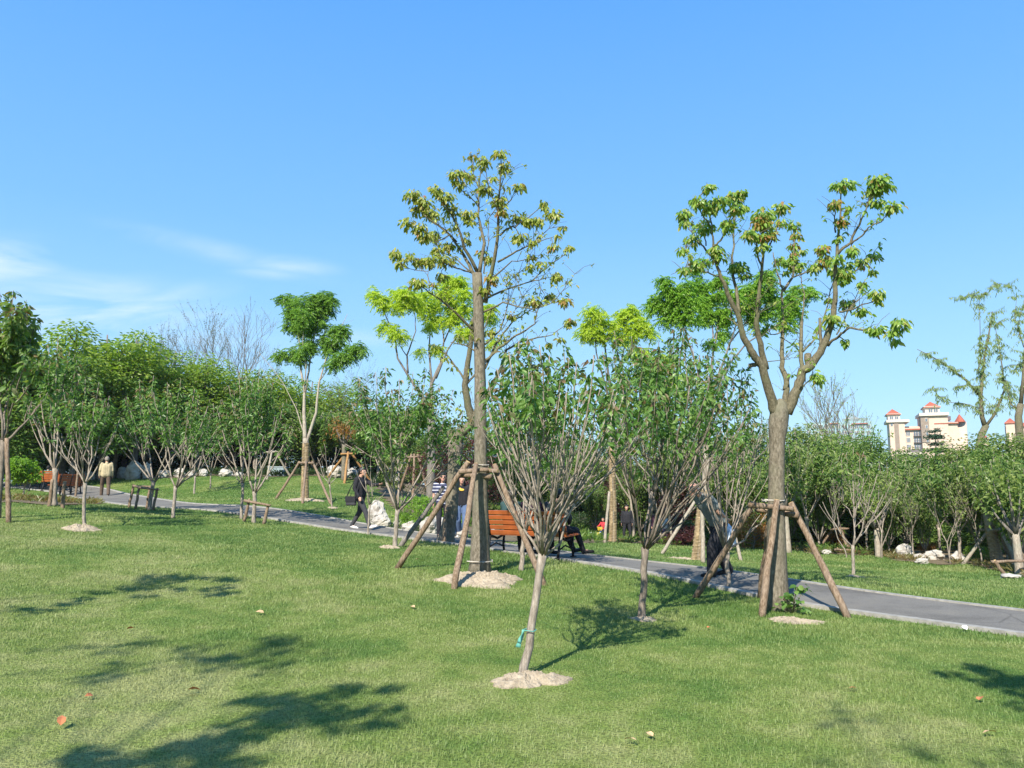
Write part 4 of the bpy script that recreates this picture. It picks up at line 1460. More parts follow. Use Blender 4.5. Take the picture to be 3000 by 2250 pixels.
BE = at(1262, 26.5)
E_tr = ([(440, 2360), (445, 1900), (440, 1640)], [.15, .13, .11])
E_br = [([(440, 1660), (445, 1500), (500, 1380), (520, 1250), (500, 1080)], .08, .014), ([(438, 1650), (300, 1450), (238, 1350), (225, 1230), (150, 1050), (100, 960)], .055, .01),
        ([(300, 1440), (296, 1330), (350, 1180), (340, 1040)], .035, .01), ([(296, 1335), (250, 1270), (245, 1180)], .02, .008),
        ([(446, 1500), (430, 1300), (436, 1200), (400, 1060)], .045, .012), ([(470, 1470), (540, 1300), (640, 1150), (640, 1000)], .04, .01),
        ([(520, 1250), (590, 1100), (590, 900)], .03, .01)]
E_cl = [(85, 955, 40), (130, 990, 48), (170, 1035, 40), (240, 960, 55), (300, 960, 60), (260, 1030, 55), (340, 1010, 60), (400, 1050, 60), (170, 1160, 45),
        (230, 1190, 50), (270, 1220, 30), (460, 1030, 60), (520, 960, 60), (590, 880, 60), (560, 1020, 60), (600, 1080, 60), (640, 960, 60), (560, 1120, 55),
        (480, 1120, 55), (430, 1150, 45), (660, 1050, 50), (640, 1190, 50), (380, 1300, 30), (480, 1290, 45), (790, 1050, 55), (820, 1245, 38), (620, 890, 40),
        (540, 880, 40), (400, 960, 48), (700, 1200, 40), (800, 1110, 40)]
sketch_tree('pinnate_tree', BE, BE.y, *Z6, E_tr, E_br, E_cl, 'yellow-green feathery tree rising behind the tall topped tree', leaf='pinnate', lmat=PINYEL,
            bark=BARK_GREY, limb=BARK_GREY, seed=51, depth=1.3, per=70, leaf_len=.23, flare=1.2, twig=.009)

BF = G(1795, 1590)
F_tr = ([(820, 1430), (822, 1200), (815, 980), (820, 700), (820, 560)], [.135, .12, .11, .10, .09])
F_br = [([(820, 570), (790, 400), (770, 200), (760, 90)], .07, .016), ([(818, 640), (720, 280), (700, 40)], .05, .012), ([(820, 600), (900, 200), (935, 60)], .06, .012),
        ([(820, 690), (1000, 380), (1060, 180)], .05, .012), ([(1000, 380), (1150, 350), (1200, 450)], .03, .01), ([(822, 760), (1080, 560), (1240, 440)], .03, .01)]
F_cl = [(680, 20, 40), (730, 40, 50), (660, 110, 45), (700, 130, 50), (760, 100, 50), (880, 50, 55), (930, 30, 58), (980, 90, 52), (1010, 120, 40),
        (860, 120, 50), (940, 150, 60), (890, 190, 60), (1050, 160, 40), (640, 170, 40), (720, 180, 50), (1010, 300, 60), (1060, 380, 50), (1150, 330, 60),
        (960, 280, 50), (1180, 460, 60), (1250, 440, 50), (1100, 300, 40), (790, 170, 40), (1090, 470, 50), (1000, 430, 45), (1240, 530, 45)]
sketch_tree('pinnate_tree', BF, BF.y, *Z8, F_tr, F_br, F_cl, 'bright yellow-green feathery tree whose rope-wrapped trunk stands by the child', leaf='pinnate',
            lmat=PINYEL, bark=BARK_PALE, limb=BARK_GREY, seed=61, depth=1.6, per=75, leaf_len=.26, wrap=(.05, 3.6), flare=1.1, twig=.011)

BG = G(2040, 1643)
G_tr = ([(395, 2480), (420, 2200), (452, 1970), (460, 1700), (468, 1580)], [.128, .108, .098, .09, .085])
G_br = [([(464, 1610), (400, 1300), (300, 1000), (215, 810)], .05, .01), ([(466, 1600), (500, 1150), (480, 950), (430, 830)], .055, .012), ([(470, 1500), (600, 1150), (750, 950), (870, 850)], .045, .01),
        ([(475, 1420), (700, 1150), (950, 1000), (1060, 850)], .035, .01), ([(505, 1200), (530, 1000), (540, 790)], .035, .01), ([(300, 1000), (200, 960), (150, 890)], .02, .008),
        ([(720, 990), (760, 850), (810, 740)], .02, .008), ([(590, 1180), (650, 1000), (640, 850)], .025, .008)]
G_cl = [(200, 780, 45), (220, 830, 50), (150, 890, 45), (200, 930, 55), (270, 880, 60), (260, 960, 60), (330, 820, 60), (350, 900, 70), (340, 990, 60),
        (420, 820, 70), (440, 900, 70), (450, 990, 60), (530, 780, 60), (540, 870, 60), (550, 970, 60), (570, 1010, 50), (620, 860, 50), (700, 830, 60),
        (720, 900, 60), (760, 850, 55), (800, 760, 50), (820, 830, 55), (830, 730, 40), (700, 950, 50), (800, 970, 50), (870, 900, 60), (930, 960, 60),
        (960, 890, 50), (1010, 830, 40), (1080, 850, 45), (1000, 960, 40), (940, 1040, 45), (750, 1000, 45), (200, 1020, 35), (380, 700, 42), (420, 660, 38),
        (560, 1100, 40), (500, 1150, 35), (120, 930, 35)]
sketch_tree('pinnate_tree', BG, BG.y, *Z7, G_tr, G_br, G_cl, 'green feathery tree on the leaning rope-wrapped trunk beside the old man', leaf='pinnate',
            lmat=PINGRN, bark=BARK_PALE, limb=BARK_GREY, seed=71, depth=1.2, per=75, leaf_len=.22, wrap=(.02, 1.9), flare=1.25, twig=.009)

# willow at the edge, its limbs seen against the sky
ZW = ((2600.0, 750.0), 400.0 / 1106.0)
BW = at(2878, 34.0)


def willow(name, base, trunk, branches, label, seed, strands, tiplen=(.3, 1.35)):
    d = base.y
    rng = np.random.default_rng(seed)
    root = thing(name, base, label, 'tree')
    pt = lambda q, dd: P(ZW[0][0] + q[0] * ZW[1], ZW[0][1] + q[1] * ZW[1], d + dd) - base
    tp = [Vector((0, 0, -.1))] + [pt(q, 0) for q in trunk[0]]
    MB().tube(tp, [trunk[1][0] * 1.2] + trunk[1], 12).build('trunk', BARK_LIMB, root, True)
    lm = MB(); cm = MB()
    for line, r0, r1 in branches:
        reach = rng.uniform(-1.2, 1.2)
        n = len(line)
        w = [pt(q, reach * i / n) for i, q in enumerate(line)]
        lm.tube(w, [(r0 + (r1 - r0) * i / (n - 1)) * .72 for i in range(n)], 6)
        LP, LD, LL = [], [], []
        for i in range(n - 1):
            if i == 0 and r0 > .08:
                continue
            seg = (w[i + 1] - w[i]).length
            for k in range(max(1, int(seg * strands))):
                tq_ = rng.uniform()
                p = w[i].lerp(w[i + 1], tq_)
                if math.sin((i + tq_) * 5.1 + seed + r0 * 90) < -.55:
                    continue
                ln = rng.uniform(*tiplen) * (.45 + .55 * i / n) * .8
                an = rng.uniform(0, 6.28)
                h = Vector((math.cos(an), math.sin(an), 0)) * ln * rng.uniform(.3, .9)
                e = p + h + Vector((0, 0, ln * rng.uniform(-.8, .5)))
                c = p + h * .6 + Vector((0, 0, ln * .2))
                l2 = bez(p, c, e, 4)
                lm.tube(l2, [.006, .005, .004, .003, .002], 3, cap=False)
                m = int(ln / .045)
                for q in range(m):
                    t = (q + .5) / m * 4
                    a = l2[int(t)].lerp(l2[min(4, int(t) + 1)], t % 1)
                    an2 = rng.uniform(0, 6.28)
                    LP.append(tuple(a)); LD.append((math.cos(an2) * .5, math.sin(an2) * .5, -.8)); LL.append(rng.uniform(.10, .20))
        if LP:
            leaves(cm, LP, LD, np.array(LL), .2, rng, LEAF0)
    lm.build('limbs', BARK_LIMB, root, True)
    cm.build('crown', WILLOW, root)
    return root


willow('willow_tree', BW, ([(730, 1900), (735, 1600), (760, 1450), (800, 1370)], [.18, .16, .14, .13]),
       [([(790, 1380), (765, 1300), (755, 1130), (770, 960)], .15, .08), ([(770, 960), (785, 820), (820, 640), (850, 450)], .075, .03),
        ([(745, 1130), (640, 1010), (500, 900), (430, 855), (330, 800), (240, 755)], .07, .015), ([(770, 970), (730, 930), (760, 830)], .05, .02),
        ([(800, 1375), (870, 1280), (950, 1080), (930, 900), (900, 720)], .09, .02), ([(755, 840), (748, 460), (740, 350), (690, 300), (590, 350)], .02, .006),
        ([(740, 340), (830, 260), (900, 215), (985, 245)], .012, .005), ([(900, 720), (870, 560), (960, 500)], .02, .008), ([(760, 1240), (620, 1195), (480, 1185), (390, 1110), (375, 1050)], .03, .005),
        ([(750, 1060), (640, 1050), (540, 1060)], .02, .006), ([(930, 1000), (990, 1100), (1010, 1200)], .03, .01), ([(870, 1280), (840, 1260), (900, 1150)], .03, .01)],
       'wind-blown willow with thin hanging strands rising behind the right grove', 81, 30)
BW2 = at(3002, 31.0)
willow('willow_tree', BW2, ([(1085, 2000), (1075, 1500), (1060, 1300), (1080, 1200)], [.16, .15, .13, .12]),
       [([(1080, 1200), (1100, 1000), (1110, 800), (1160, 600)], .11, .04), ([(1050, 1230), (1000, 1205), (980, 1130), (960, 1000)], .05, .012), ([(1105, 740), (1060, 600), (1030, 480), (1050, 320)], .03, .006),
        ([(1060, 560), (1090, 420), (1105, 350)], .012, .005), ([(1090, 1100), (1180, 900), (1260, 760)], .08, .03), ([(1100, 900), (1050, 880), (1020, 960)], .03, .01)],
       'second willow whose leaning trunk is cut by the right picture edge', 83, 28)

# ------------------------------------------------------------------ cherry trees on the lawn
cherry(1530, 1985, 'nearest slim tree with a clean bare stem, fanning shoots and drooping dark leaves', 201,
       tips_px=[(1428, 1190, -.1), (1455, 1080, .5), (1490, 1030, -.5), (1520, 1000, .3), (1545, 985, .9), (1580, 1010, -.8), (1610, 1040, .2), (1650, 1010, .7),
                (1690, 1060, -.4), (1725, 1100, .5), (1765, 1120, -.2), (1800, 1190, .3), (1850, 1300, .0), (1560, 1100, -.9), (1620, 1120, .9), (1480, 1150, .9),
                (1660, 1150, -.7), (1440, 1270, .3), (1820, 1110, .8), (1740, 1040, -.6), (1475, 1340, -.4), (1555, 1290, .4), (1640, 1320, -.5), (1715, 1290, .5), (1785, 1330, -.2), (1870, 1275, .1), (1600, 1230, .1), (1690, 1230, -.1)],
       fork_px=(1590, 1622), r0=0.037, shape=LEAF1, leaf_len=.082, leaf_from=.52, density=2.0, sub=3, prim=13, stem_r=0.0108, nseg=8)
cherry(1880, 1815, 'slim dark-leaved tree between the nearest tree and the thick forked tree', 202,
       tips_px=[(1730, 1120, .3), (1765, 1030, -.6), (1800, 970, .4), (1850, 985, 1.0), (1880, 1020, -.9), (1930, 1000, .3), (1975, 965, .9), (2005, 960, -.3),
                (2050, 1040, .5), (2085, 1050, -.8), (2130, 1080, .2), (2170, 1150, .6), (2200, 1190, -.3), (2205, 1260, .3), (1950, 1090, 1.2), (2020, 1130, -1.1),
                (1820, 1110, -1.2), (1700, 1230, .1), (1900, 1120, 1.3), (2100, 1180, -.9)],
       fork_px=(1890, 1603), r0=0.045, shape=LEAF1, leaf_len=.088, leaf_from=.47, density=1.9, prim=12, sub=3, stem_r=0.0133, nseg=8)
cherry(1155, 1605, 'bushy tree with crossing stems in front of the white rocks and round shrub', 203,
       tips_px=[(1010, 1300, .2), (1030, 1180, -.7), (1060, 1120, .6), (1100, 1090, .1), (1130, 1075, -.9), (1170, 1110, .8), (1210, 1090, -.2), (1250, 1080, .7),
                (1290, 1120, -.6), (1330, 1140, .4), (1360, 1200, -.2), (1380, 1280, .3), (1150, 1150, 1.2), (1240, 1170, -1.2), (1060, 1230, 1.1), (1310, 1220, 1.0),
                (1100, 1180, -1.2), (1200, 1200, .3)],
       fork_px=(1166, 1492), r0=0.049, leaf_len=.12, leaf_from=.38, density=1.05, sub=3, stem_r=0.0182)
cherry(245, 1547, 'slim tree with curved whitish limbs standing in a small soil heap at left', 204,
       tips_px=[(150, 1200, .2), (185, 1140, -.6), (215, 1170, .6), (250, 1110, .1), (290, 1120, -.5), (320, 1160, .5), (350, 1230, 0), (180, 1270, .7), (230, 1230, -.8),
                (330, 1290, .4), (280, 1220, .9)],
       fork_px=(250, 1412), r0=0.037, leaf_len=.12, leaf_from=.45, density=1.15, sub=2, stem_r=0.0154)
cherry(505, 1517, 'slim pale tree with a low side fork, right of the square stake frame', 205,
       tips_px=[(420, 1230, .2), (450, 1150, -.6), (490, 1120, .6), (530, 1110, .1), (570, 1140, -.6), (610, 1190, .5), (640, 1250, 0), (660, 1300, .3), (470, 1220, 1.0),
                (550, 1210, -1.0)],
       fork_px=(515, 1425), r0=0.045, leaf_len=.14, leaf_from=.42, density=1.15, sub=2, stem_r=0.0189)
cherry(436, 1494, 'rope-wrapped slim tree inside the square stake frame by the path', 206,
       tips_px=[(380, 1200, .3), (410, 1130, -.6), (450, 1100, .7), (490, 1150, .1), (530, 1200, -.6), (560, 1260, .4), (430, 1220, 1), (350, 1270, .2)],
       fork_px=(450, 1410), r0=0.054, leaf_len=.14, leaf_from=.42, density=1.15, sub=2, stem_r=0.0210)
cherry(707, 1521, 'dark-stemmed slim tree leaning out just left of the low stake rail by the path', 207,
       tips_px=[(640, 1210, .2), (670, 1130, -.6), (700, 1100, .6), (740, 1120, .1), (770, 1180, -.5), (640, 1290, .5), (720, 1200, .9)],
       fork_px=(711, 1415), r0=0.042, leaf_len=.14, leaf_from=.38, density=1.15, sub=2, stem_r=0.0182)
cherry(744, 1533, 'tree with a rope-wrapped foot behind the low stake rail by the path', 208,
       tips_px=[(680, 1180, .2), (720, 1100, -.6), (760, 1080, .6), (800, 1120, .1), (830, 1180, -.5), (850, 1250, .5), (770, 1160, 1), (810, 1230, -.9)],
       fork_px=(746, 1440), r0=0.054, leaf_len=.14, leaf_from=.36, density=1.15, sub=2, stem_r=0.0196)
cherry(975, 1488, 'small leafless sapling right of the rope-wrapped tree on the rear lawn', 209,
       tips_px=[(930, 1340, .2), (950, 1300, -.4), (985, 1310, .4), (1010, 1350, 0), (960, 1380, .3)], fork_px=(965, 1418), r0=0.025, leaf_len=.1, leaf_from=.7, density=.15, stem_r=0.0126)
cherry(1077, 1567, 'thin grey sapling with few leaves directly before the walking woman in black', 210,
       tips_px=[(1060, 1340, .1), (1090, 1320, -.2), (1105, 1390, .2), (1130, 1440, 0), (1068, 1400, -.3)], fork_px=(1084, 1478), r0=0.027, leaf_len=.1, leaf_from=.72, density=.5, stem_r=0.0112)
cherry(1526, 1672, 'short dark-stemmed tree right behind the wooden bench back', 211,
       tips_px=[(1450, 1180, .3), (1490, 1100, -.3), (1530, 1120, .5), (1570, 1090, .1), (1610, 1130, -.4), (1640, 1200, .4), (1580, 1220, .8)],
       fork_px=(1536, 1560), r0=0.043, leaf_len=.11, leaf_from=.42, density=1.15, stem_r=0.0140)
cherry(2136, 1726, 'young forked tree with tall dark crown behind the left pole of the thick tree', 212,
       tips_px=[(1960, 1000, .2), (1995, 960, -.4), (2025, 985, .5), (2070, 1040, -.6), (2110, 1050, .3), (2145, 1010, .1), (2175, 1075, -.5), (2205, 1140, .4), (2232, 1205, 0), (2225, 1270, .3),
                (2050, 1110, .8), (2130, 1130, -.8), (2010, 1080, -.8), (2250, 1500, 0), (2185, 1440, .3)],
       fork_px=(2128, 1612), r0=.036, leaf_len=.09, leaf_from=.50, density=1.35, stem_r=.0125, sub=2, prim=9, shape=LEAF1)
cherry(2500, 1687, 'lone sapling with upright bare shoots on the lawn beyond the path', 213,
       tips_px=[(2440, 1400, .2), (2465, 1340, -.4), (2500, 1310, .4), (2535, 1340, 0), (2570, 1390, -.3), (2590, 1440, .3), (2410, 1470, .1), (2520, 1400, .6)],
       fork_px=(2498, 1597), r0=0.036, leaf_len=.14, leaf_from=.66, density=.75, stem_r=0.0140, sub=3, mat=CHERRY_FAR)
cherry(12, 1480, 'broad tree with large glossy leaves at the left edge beside a leaning pole', 214,
       tips_px=[(-80, 1050, .3), (-40, 930, -.5), (0, 860, .5), (40, 850, .1), (75, 890, -.6), (100, 960, .6), (125, 1050, 0), (140, 1150, .4), (-90, 1150, .3), (30, 980, 1.1),
                (70, 1040, -1.1), (-20, 1020, .9), (60, 920, .9)],
       fork_px=(10, 1290), r0=0.061, leaf_len=.19, leaf_from=.3, density=1.15, sub=3, stem_r=0.0224, base=at(12, 17.5), shape=LEAF1, mat=CHERRY_FAR)
cherry(160, 1482, 'tree on a rope-wrapped trunk between two short posts before the left bench', 215,
       tips_px=[(110, 1080, .3), (140, 1010, -.5), (170, 990, .5), (205, 1030, .1), (235, 1100, -.6), (90, 1180, .4), (180, 1120, 1)],
       fork_px=(162, 1372), r0=0.068, leaf_len=.15, leaf_from=.36, density=1.15, sub=2, stem_r=0.0210)
cherry(568, 1447, 'thin tree with dark stem on the far lawn between two pale slim trees', 216,
       tips_px=[(520, 1240, .3), (550, 1180, -.5), (580, 1170, .5), (620, 1210, .1), (640, 1270, -.5)], fork_px=(572, 1395), r0=0.040, leaf_len=.15, leaf_from=.3, stem_r=0.0182)
cherry(616, 1431, 'small tree with thin pale stem on the far lawn before the white rocks', 217,
       tips_px=[(580, 1260, .3), (605, 1200, -.5), (640, 1190, .5), (665, 1240, .1)], fork_px=(618, 1385), r0=0.032, leaf_len=.15, leaf_from=.3, stem_r=0.0168)

# ------------------------------------------------------------------ stakes
def pole_mb(a, b, r, seed=0):
    rng = np.random.default_rng(seed)
    a, b = Vector(a), Vector(b)
    n = 7
    pts = [a.lerp(b, i / n) + Vector((rng.normal(0, .006), rng.normal(0, .006), 0)) * (0 < i < n) for i in range(n + 1)]
    return MB().tube(pts, [r * (1.08 - .2 * i / n) * rng.uniform(.95, 1.06) for i in range(n + 1)], 10, rough=.04, seed=seed)


def frame(base, label, poles, bars, r=.04, seed=1, mat=None, group='tree stakes', tie=None):
    """poles, bars: pairs of world points"""
    root = thing('tree_stake_frame', base, label, 'tree stakes', group)
    for i, (a, b) in enumerate(poles):
        p = pole_mb(Vector(a) - base, Vector(b) - base, r, seed + i).build('pole', mat or POLE, root, True)
        d = (Vector(b) - Vector(a)).normalized()
        MB().tube([Vector(b) - base + d * .0005, Vector(b) - base + d * .004], r * .87, 10).build('cut_end', CUTWOOD, p)
    for i, (a, b) in enumerate(bars):
        q = pole_mb(Vector(a) - base, Vector(b) - base, r * .85, seed + 20 + i).build('crossbar', mat or POLE, root, True)
        d = (Vector(b) - Vector(a)).normalized()
        m = MB()
        m.tube([Vector(b) - base + d * .0005, Vector(b) - base + d * .004], r * .68, 10)
        m.build('cut_end', CUTWOOD, q)
    if tie:
        m = MB()
        for c, rad, n in tie:
            c = Vector(c) - base
            coil = [(c.x + math.cos(k * .5) * rad, c.y + math.sin(k * .5) * rad, c.z + .004 * k * .5 + .006 * math.sin(k)) for k in range(int(n * 12.6) + 1)]
            m.tube(coil, .007, 5)
        m.build('tie', TWINE, root, True)
    return root


dc = BC.y
gb = lambda px, py: G(px, py) - Vector((0, 0, .06))
tc1 = P(1408, 1395, dc)
frame(BC, 'four stout poles propped in a pyramid against the tall trunk in the middle',
      [(gb(1159, 1664), P(1372, 1353, dc + .05)), (gb(1329, 1726), P(1395, 1360, dc - .27)), (gb(1600, 1716), P(1449, 1362, dc + .05)), (at(1425, dc + 1.1), P(1412, 1385, dc + .22))],
      [(P(1345, 1382, dc - .2), P(1432, 1376, dc - .2)), (P(1440, 1396, dc - .16), P(1352, 1392, dc + .19)), (P(1372, 1376, dc + .2), P(1458, 1380, dc - .1))],
      r=.045, seed=301, tie=[((BC.x + .01, BC.y, P(1405, 1366, dc).z), .128, 1.5), ((BC.x, BC.y, BC.z + .2), .205, 1.2)])
dr = BR_.y
frame(BR_, 'four brown poles propped against the thick forked trunk beside the path',
      [(gb(2031, 1750), P(2208, 1474, dr + .04)), (gb(2230, 1808), P(2276, 1466, dr - .24)), (gb(2489, 1812), P(2317, 1474, dr + .02)), (gb(2226, 1752), P(2256, 1490, dr + .2))],
      [(P(2192, 1478, dr - .17), P(2326, 1492, dr - .17)), (P(2340, 1510, dr - .12), P(2212, 1492, dr + .21)), (P(2216, 1486, dr + .22), P(2330, 1504, dr + .1))],
      r=.045, seed=321, tie=[((BR_.x + .02, BR_.y, P(2275, 1470, dr).z), .15, 1.5)])
ds = BS.y
frame(BS, 'three thin poles propped against the rope-wrapped trunk of the heart-shaped tree',
      [(gb(806, 1462), P(878, 1352, ds)), (gb(886, 1475), P(897, 1350, ds - .22)), (gb(972, 1478), P(915, 1352, ds))], [(P(872, 1356, ds - .18), P(918, 1357, ds - .18))], r=.045, seed=341)
df = G(436, 1494).y
frame(G(436, 1494), 'square frame of short posts and cross rails round the rope-wrapped tree by the path',
      [(at(391, df + .3), P(391, 1419, df + .3)), (at(409, df - .25), P(409, 1424, df - .25)), (at(461, df - .3), P(461, 1430, df - .3)), (at(442, df + .5), P(440, 1424, df + .5))],
      [(P(390, 1423, df + .3), P(410, 1428, df - .28)), (P(404, 1428, df - .32), P(466, 1435, df - .36)), (P(390, 1424, df + .36), P(444, 1426, df + .56))], r=.036, seed=361)
df = G(744, 1533).y
frame(G(744, 1533), 'low rail on two posts in front of the tree with the rope-wrapped foot',
      [(at(726, df + .1), P(731, 1462, df + .1)), (at(783, df - .1), P(786, 1478, df - .1))], [(P(716, 1467, df + .04), P(792, 1481, df - .18))], r=.042, seed=371)
df = G(160, 1484).y
for px, py, lab in ((145, 1484, 'short wooden post just left of the rope-wrapped trunk by the left bench'), (182, 1489, 'short wooden post just right of the rope-wrapped trunk by the left bench'),
                    (221, 1458, 'thick grey post at the end of the left bench')):
    b = G(px, py)
    root = thing('post', b, lab, 'post')
    pole_mb((0, 0, -.1), (.02, 0, ztop(px, py - 78, b)), .045, px).build('post_shaft', POLE, root, True)
    MB().tube([(.02, 0, ztop(px, py - 78, b)), (.02, 0, ztop(px, py - 78, b) + .012)], .036, 10).build('cut_end', CUTWOOD, root)
b = at(48, 17.0)
root = thing('leaning_pole', b, 'leaning pole at the left edge under the broad glossy-leaved tree', 'tree stake')
pole_mb((0, 0, -.1), P(20, 1284, 17.2) - b, .05, 5).build('pole_shaft', POLE, root, True)
# slanting props by the rope-wrapped trunks beyond the path
for a, t_, d0, lab in (((1934, 1623), (2040, 1462), 0, 'pale prop pole slanting up to the leaning rope-wrapped trunk'), ((2060, 1652), (2056, 1470), 0, 'upright prop pole against the leaning rope-wrapped trunk'),
                       ((2172, 1644), (2150, 1555), .5, 'thin prop pole standing on the lawn right of the old man'),
                       ((1771, 1592), (1785, 1440), 0, 'pale prop pole beside the child, against the rope-wrapped trunk'),
                       ((1995, 1595), (1993, 1538), 2, 'short upright prop among the trees left of the leaning wrapped trunk'),
                       ((1940, 1592), (1920, 1470), 2, 'thin slanting prop behind the dark-leaved slim tree'),
                       ((2212, 1606), (2172, 1525), 3, 'thin slanting prop in front of the rusty bush'),
                       ((1098, 1560), (1212, 1360), 0, 'dark prop slanting through the bushy tree towards the striped man')):
    b = G(*a)
    if a[0] == 1098:
        b = G(1166, 1600); top_ = P(1300, 1425, b.y + .3)
    else:
        top_ = P(t_[0], t_[1], b.y + .2)
    root = thing('prop_pole', b, lab, 'prop pole', 'prop poles')
    pole_mb((0, 0, -.08), top_ - b, .05 if b.y > 15 else .04, a[0]).build('pole_shaft', BARK_GREY if a[0] == 1098 else BARK_PALE, root, True)
b = at(1303, BD.y - .45)
root = thing('prop_pole', b, 'short prop leaning on the grey topped trunk by the striped man', 'prop pole', 'prop poles')
pole_mb((0, 0, -.08), P(1310, 1480, BD.y - .2) - b, .045, 9).build('pole_shaft', POLE, root, True)


def tripod(px, py, ytop, spread, label, mat=None, r=.05, d=None, wrap=False):
    b = at(px, d) if d else G(px, py)
    h = ztop(px, ytop, b)
    root = thing('tree_stake_frame', b, label, 'tree stakes', 'tree stakes')
    for k in range(3):
        an = .6 + k * 2.094
        c = Vector((math.cos(an) * spread, math.sin(an) * spread, 0))
        c.z = gz(b.x + c.x, b.y + c.y) - b.z - .06
        pole_mb(c, (math.cos(an) * .13, math.sin(an) * .13, h), r, px + k).build('pole', mat or POLE, root, True)
    for k in range(2):
        pole_mb((-.35, -.18 + .36 * k, h * .93), (.35, -.14 + .3 * k, h * .95), r * .8, px + 9 + k).build('crossbar', mat or POLE, root, True)


# ------------------------------------------------------------------ prototype trees for the planting behind
for key, seed, h, cw, th, ncl, per, ll, r0, low, lm, bk in (
        ('camphor_a', 401, 6.0, 3.6, 1.7, 66, 150, .135, .10, .16, CAMPHOR, BARK_GREY), ('camphor_b', 402, 6.0, 3.2, 1.5, 62, 150, .135, .10, .14, CAMPHOR, BARK_GREY),
        ('broad_a', 403, 5.0, 3.0, 1.2, 60, 140, .125, .08, .12, BUSHY, BARK_GREY), ('broad_b', 404, 5.0, 2.7, 1.3, 55, 140, .13, .08, .10, BUSHY, BARK_GREY),
        ('olive_a', 405, 5.0, 3.0, 1.2, 56, 130, .125, .08, .10, OLIVE, BARK_GREY), ('olive_b', 406, 5.0, 2.5, 1.4, 52, 120, .125, .08, .16, OLIVE, BARK_PALE),
        ('purple_a', 407, 3.5, 2.4, .8, 40, 120, .10, .05, .12, PURPLE, BARK_GREY)):
    tr, cr = bushy_mesh(seed, h, cw, th, ncl, per, ll, r0, low)
    proto(key, 'purple_tree' if 'purple' in key else 'broadleaf_tree', tr, cr, lm, bk)
for key, seed, nst, sp in (('cherry_a', 411, 11, 1.15), ('cherry_b', 412, 10, 1.0), ('cherry_c', 413, 16, 1.15)):
    rng = np.random.default_rng(seed)
    f = Vector((.03, .02, .35 if key == 'cherry_c' else .95))
    tips = []
    for i in range(nst):
        an = 2.4 * i + rng.uniform(-.3, .3); q = math.sqrt((i + .5) / nst)
        tips.append((math.cos(an) * sp * q, math.sin(an) * sp * q, 3.3 * (1 - .2 * q * q) * rng.uniform(.9, 1.05)))
    tr, cr, yc = cherry_mesh(seed, f, tips, .042, leaf_len=.13, leaf_from=.22 if key == 'cherry_c' else .3, density=1.5, sub=3, stem_r=.015, prim=9 if key == 'cherry_c' else None)
    proto(key, 'cherry_tree', tr, cr, CHERRY_FAR, BARK_STEM)
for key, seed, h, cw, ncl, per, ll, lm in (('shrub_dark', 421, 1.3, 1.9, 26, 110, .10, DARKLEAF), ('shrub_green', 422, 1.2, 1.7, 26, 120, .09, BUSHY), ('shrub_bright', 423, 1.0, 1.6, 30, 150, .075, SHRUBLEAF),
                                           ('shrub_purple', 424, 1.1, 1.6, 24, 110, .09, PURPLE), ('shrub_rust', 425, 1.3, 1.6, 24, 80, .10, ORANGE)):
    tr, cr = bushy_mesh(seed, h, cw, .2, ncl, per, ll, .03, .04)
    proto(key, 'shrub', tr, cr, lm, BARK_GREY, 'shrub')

rr = np.random.default_rng(5)
ORD = ['first', 'second', 'third', 'fourth', 'fifth', 'sixth', 'seventh', 'eighth', 'ninth', 'tenth', 'eleventh', 'twelfth', 'thirteenth', 'fourteenth']


def row(specs, what, where, group, basis=None):
    """specs: (key, px, distance, top row, width factor); labelled in order across the photo"""
    specs = sorted(specs, key=lambda s: s[1])
    for i, (key, px, d, yt, wide) in enumerate(specs):
        b = at(px, d)
        h = ztop(px, yt, b)
        bas = {'camphor': 6.0, 'broad': 5.0, 'olive': 5.0, 'purple': 3.5, 'cherry': 3.35, 'shrub': 1.2}[key.split('_')[0]]
        kind = {'camphor': 'yellow-green dense tree', 'broad': 'deep green dense tree', 'olive': 'olive green loose tree', 'purple': 'purple-leaved small tree',
                'cherry': 'vase-shaped tree of many shoots', 'shrub_dark': 'dark green shrub', 'shrub_green': 'mid green shrub', 'shrub_bright': 'bright green shrub',
                'shrub_purple': 'purple shrub', 'shrub_rust': 'rust-coloured shrub'}
        k = kind.get(key, kind.get(key.split('_')[0]))
        o = put(key, b, '%s, %s from left %s' % (k, ORD[i], where), h, bas, rr.uniform(0, 6.28), wide, group)


row([('camphor_a', 60, 40, 982, 1.52), ('camphor_b', 190, 41, 937, 1.46), ('camphor_a', 300, 42, 947, 1.46), ('camphor_b', 395, 43, 972, 1.46), ('camphor_a', 490, 45, 1004, 1.46), ('camphor_b', 590, 46, 1044, 1.46),
     ('camphor_a', 690, 47, 1064, 1.59), ('camphor_b', 790, 48, 1080, 1.59), ('camphor_a', 900, 50, 1098, 1.71), ('camphor_b', 1010, 52, 1120, 1.71), ('camphor_a', 1120, 54, 1160, 1.83), ('camphor_b', 1230, 56, 1190, 1.83)],
    'tree', 'in the left grove back row', 'tall trees at the back of the left grove')
row([('broad_a', -20, 37, 1050, 1.65), ('broad_b', 95, 38, 1020, 1.65), ('broad_a', 215, 39, 1030, 1.65), ('broad_b', 370, 46, 1060, 1.65), ('olive_a', 470, 46, 1080, 1.65),
     ('broad_a', 560, 47, 1100, 1.65), ('olive_b', 640, 47, 1120, 1.65), ('broad_b', 730, 48, 1130, 1.65), ('broad_a', 830, 49, 1140, 1.65), ('olive_a', 930, 50, 1170, 1.65), ('broad_b', 1035, 49, 1190, 1.65), ('olive_b', 1120, 47, 1220, 1.65)],
    'tree', 'in the left grove middle row', 'trees in the middle row of the left grove')
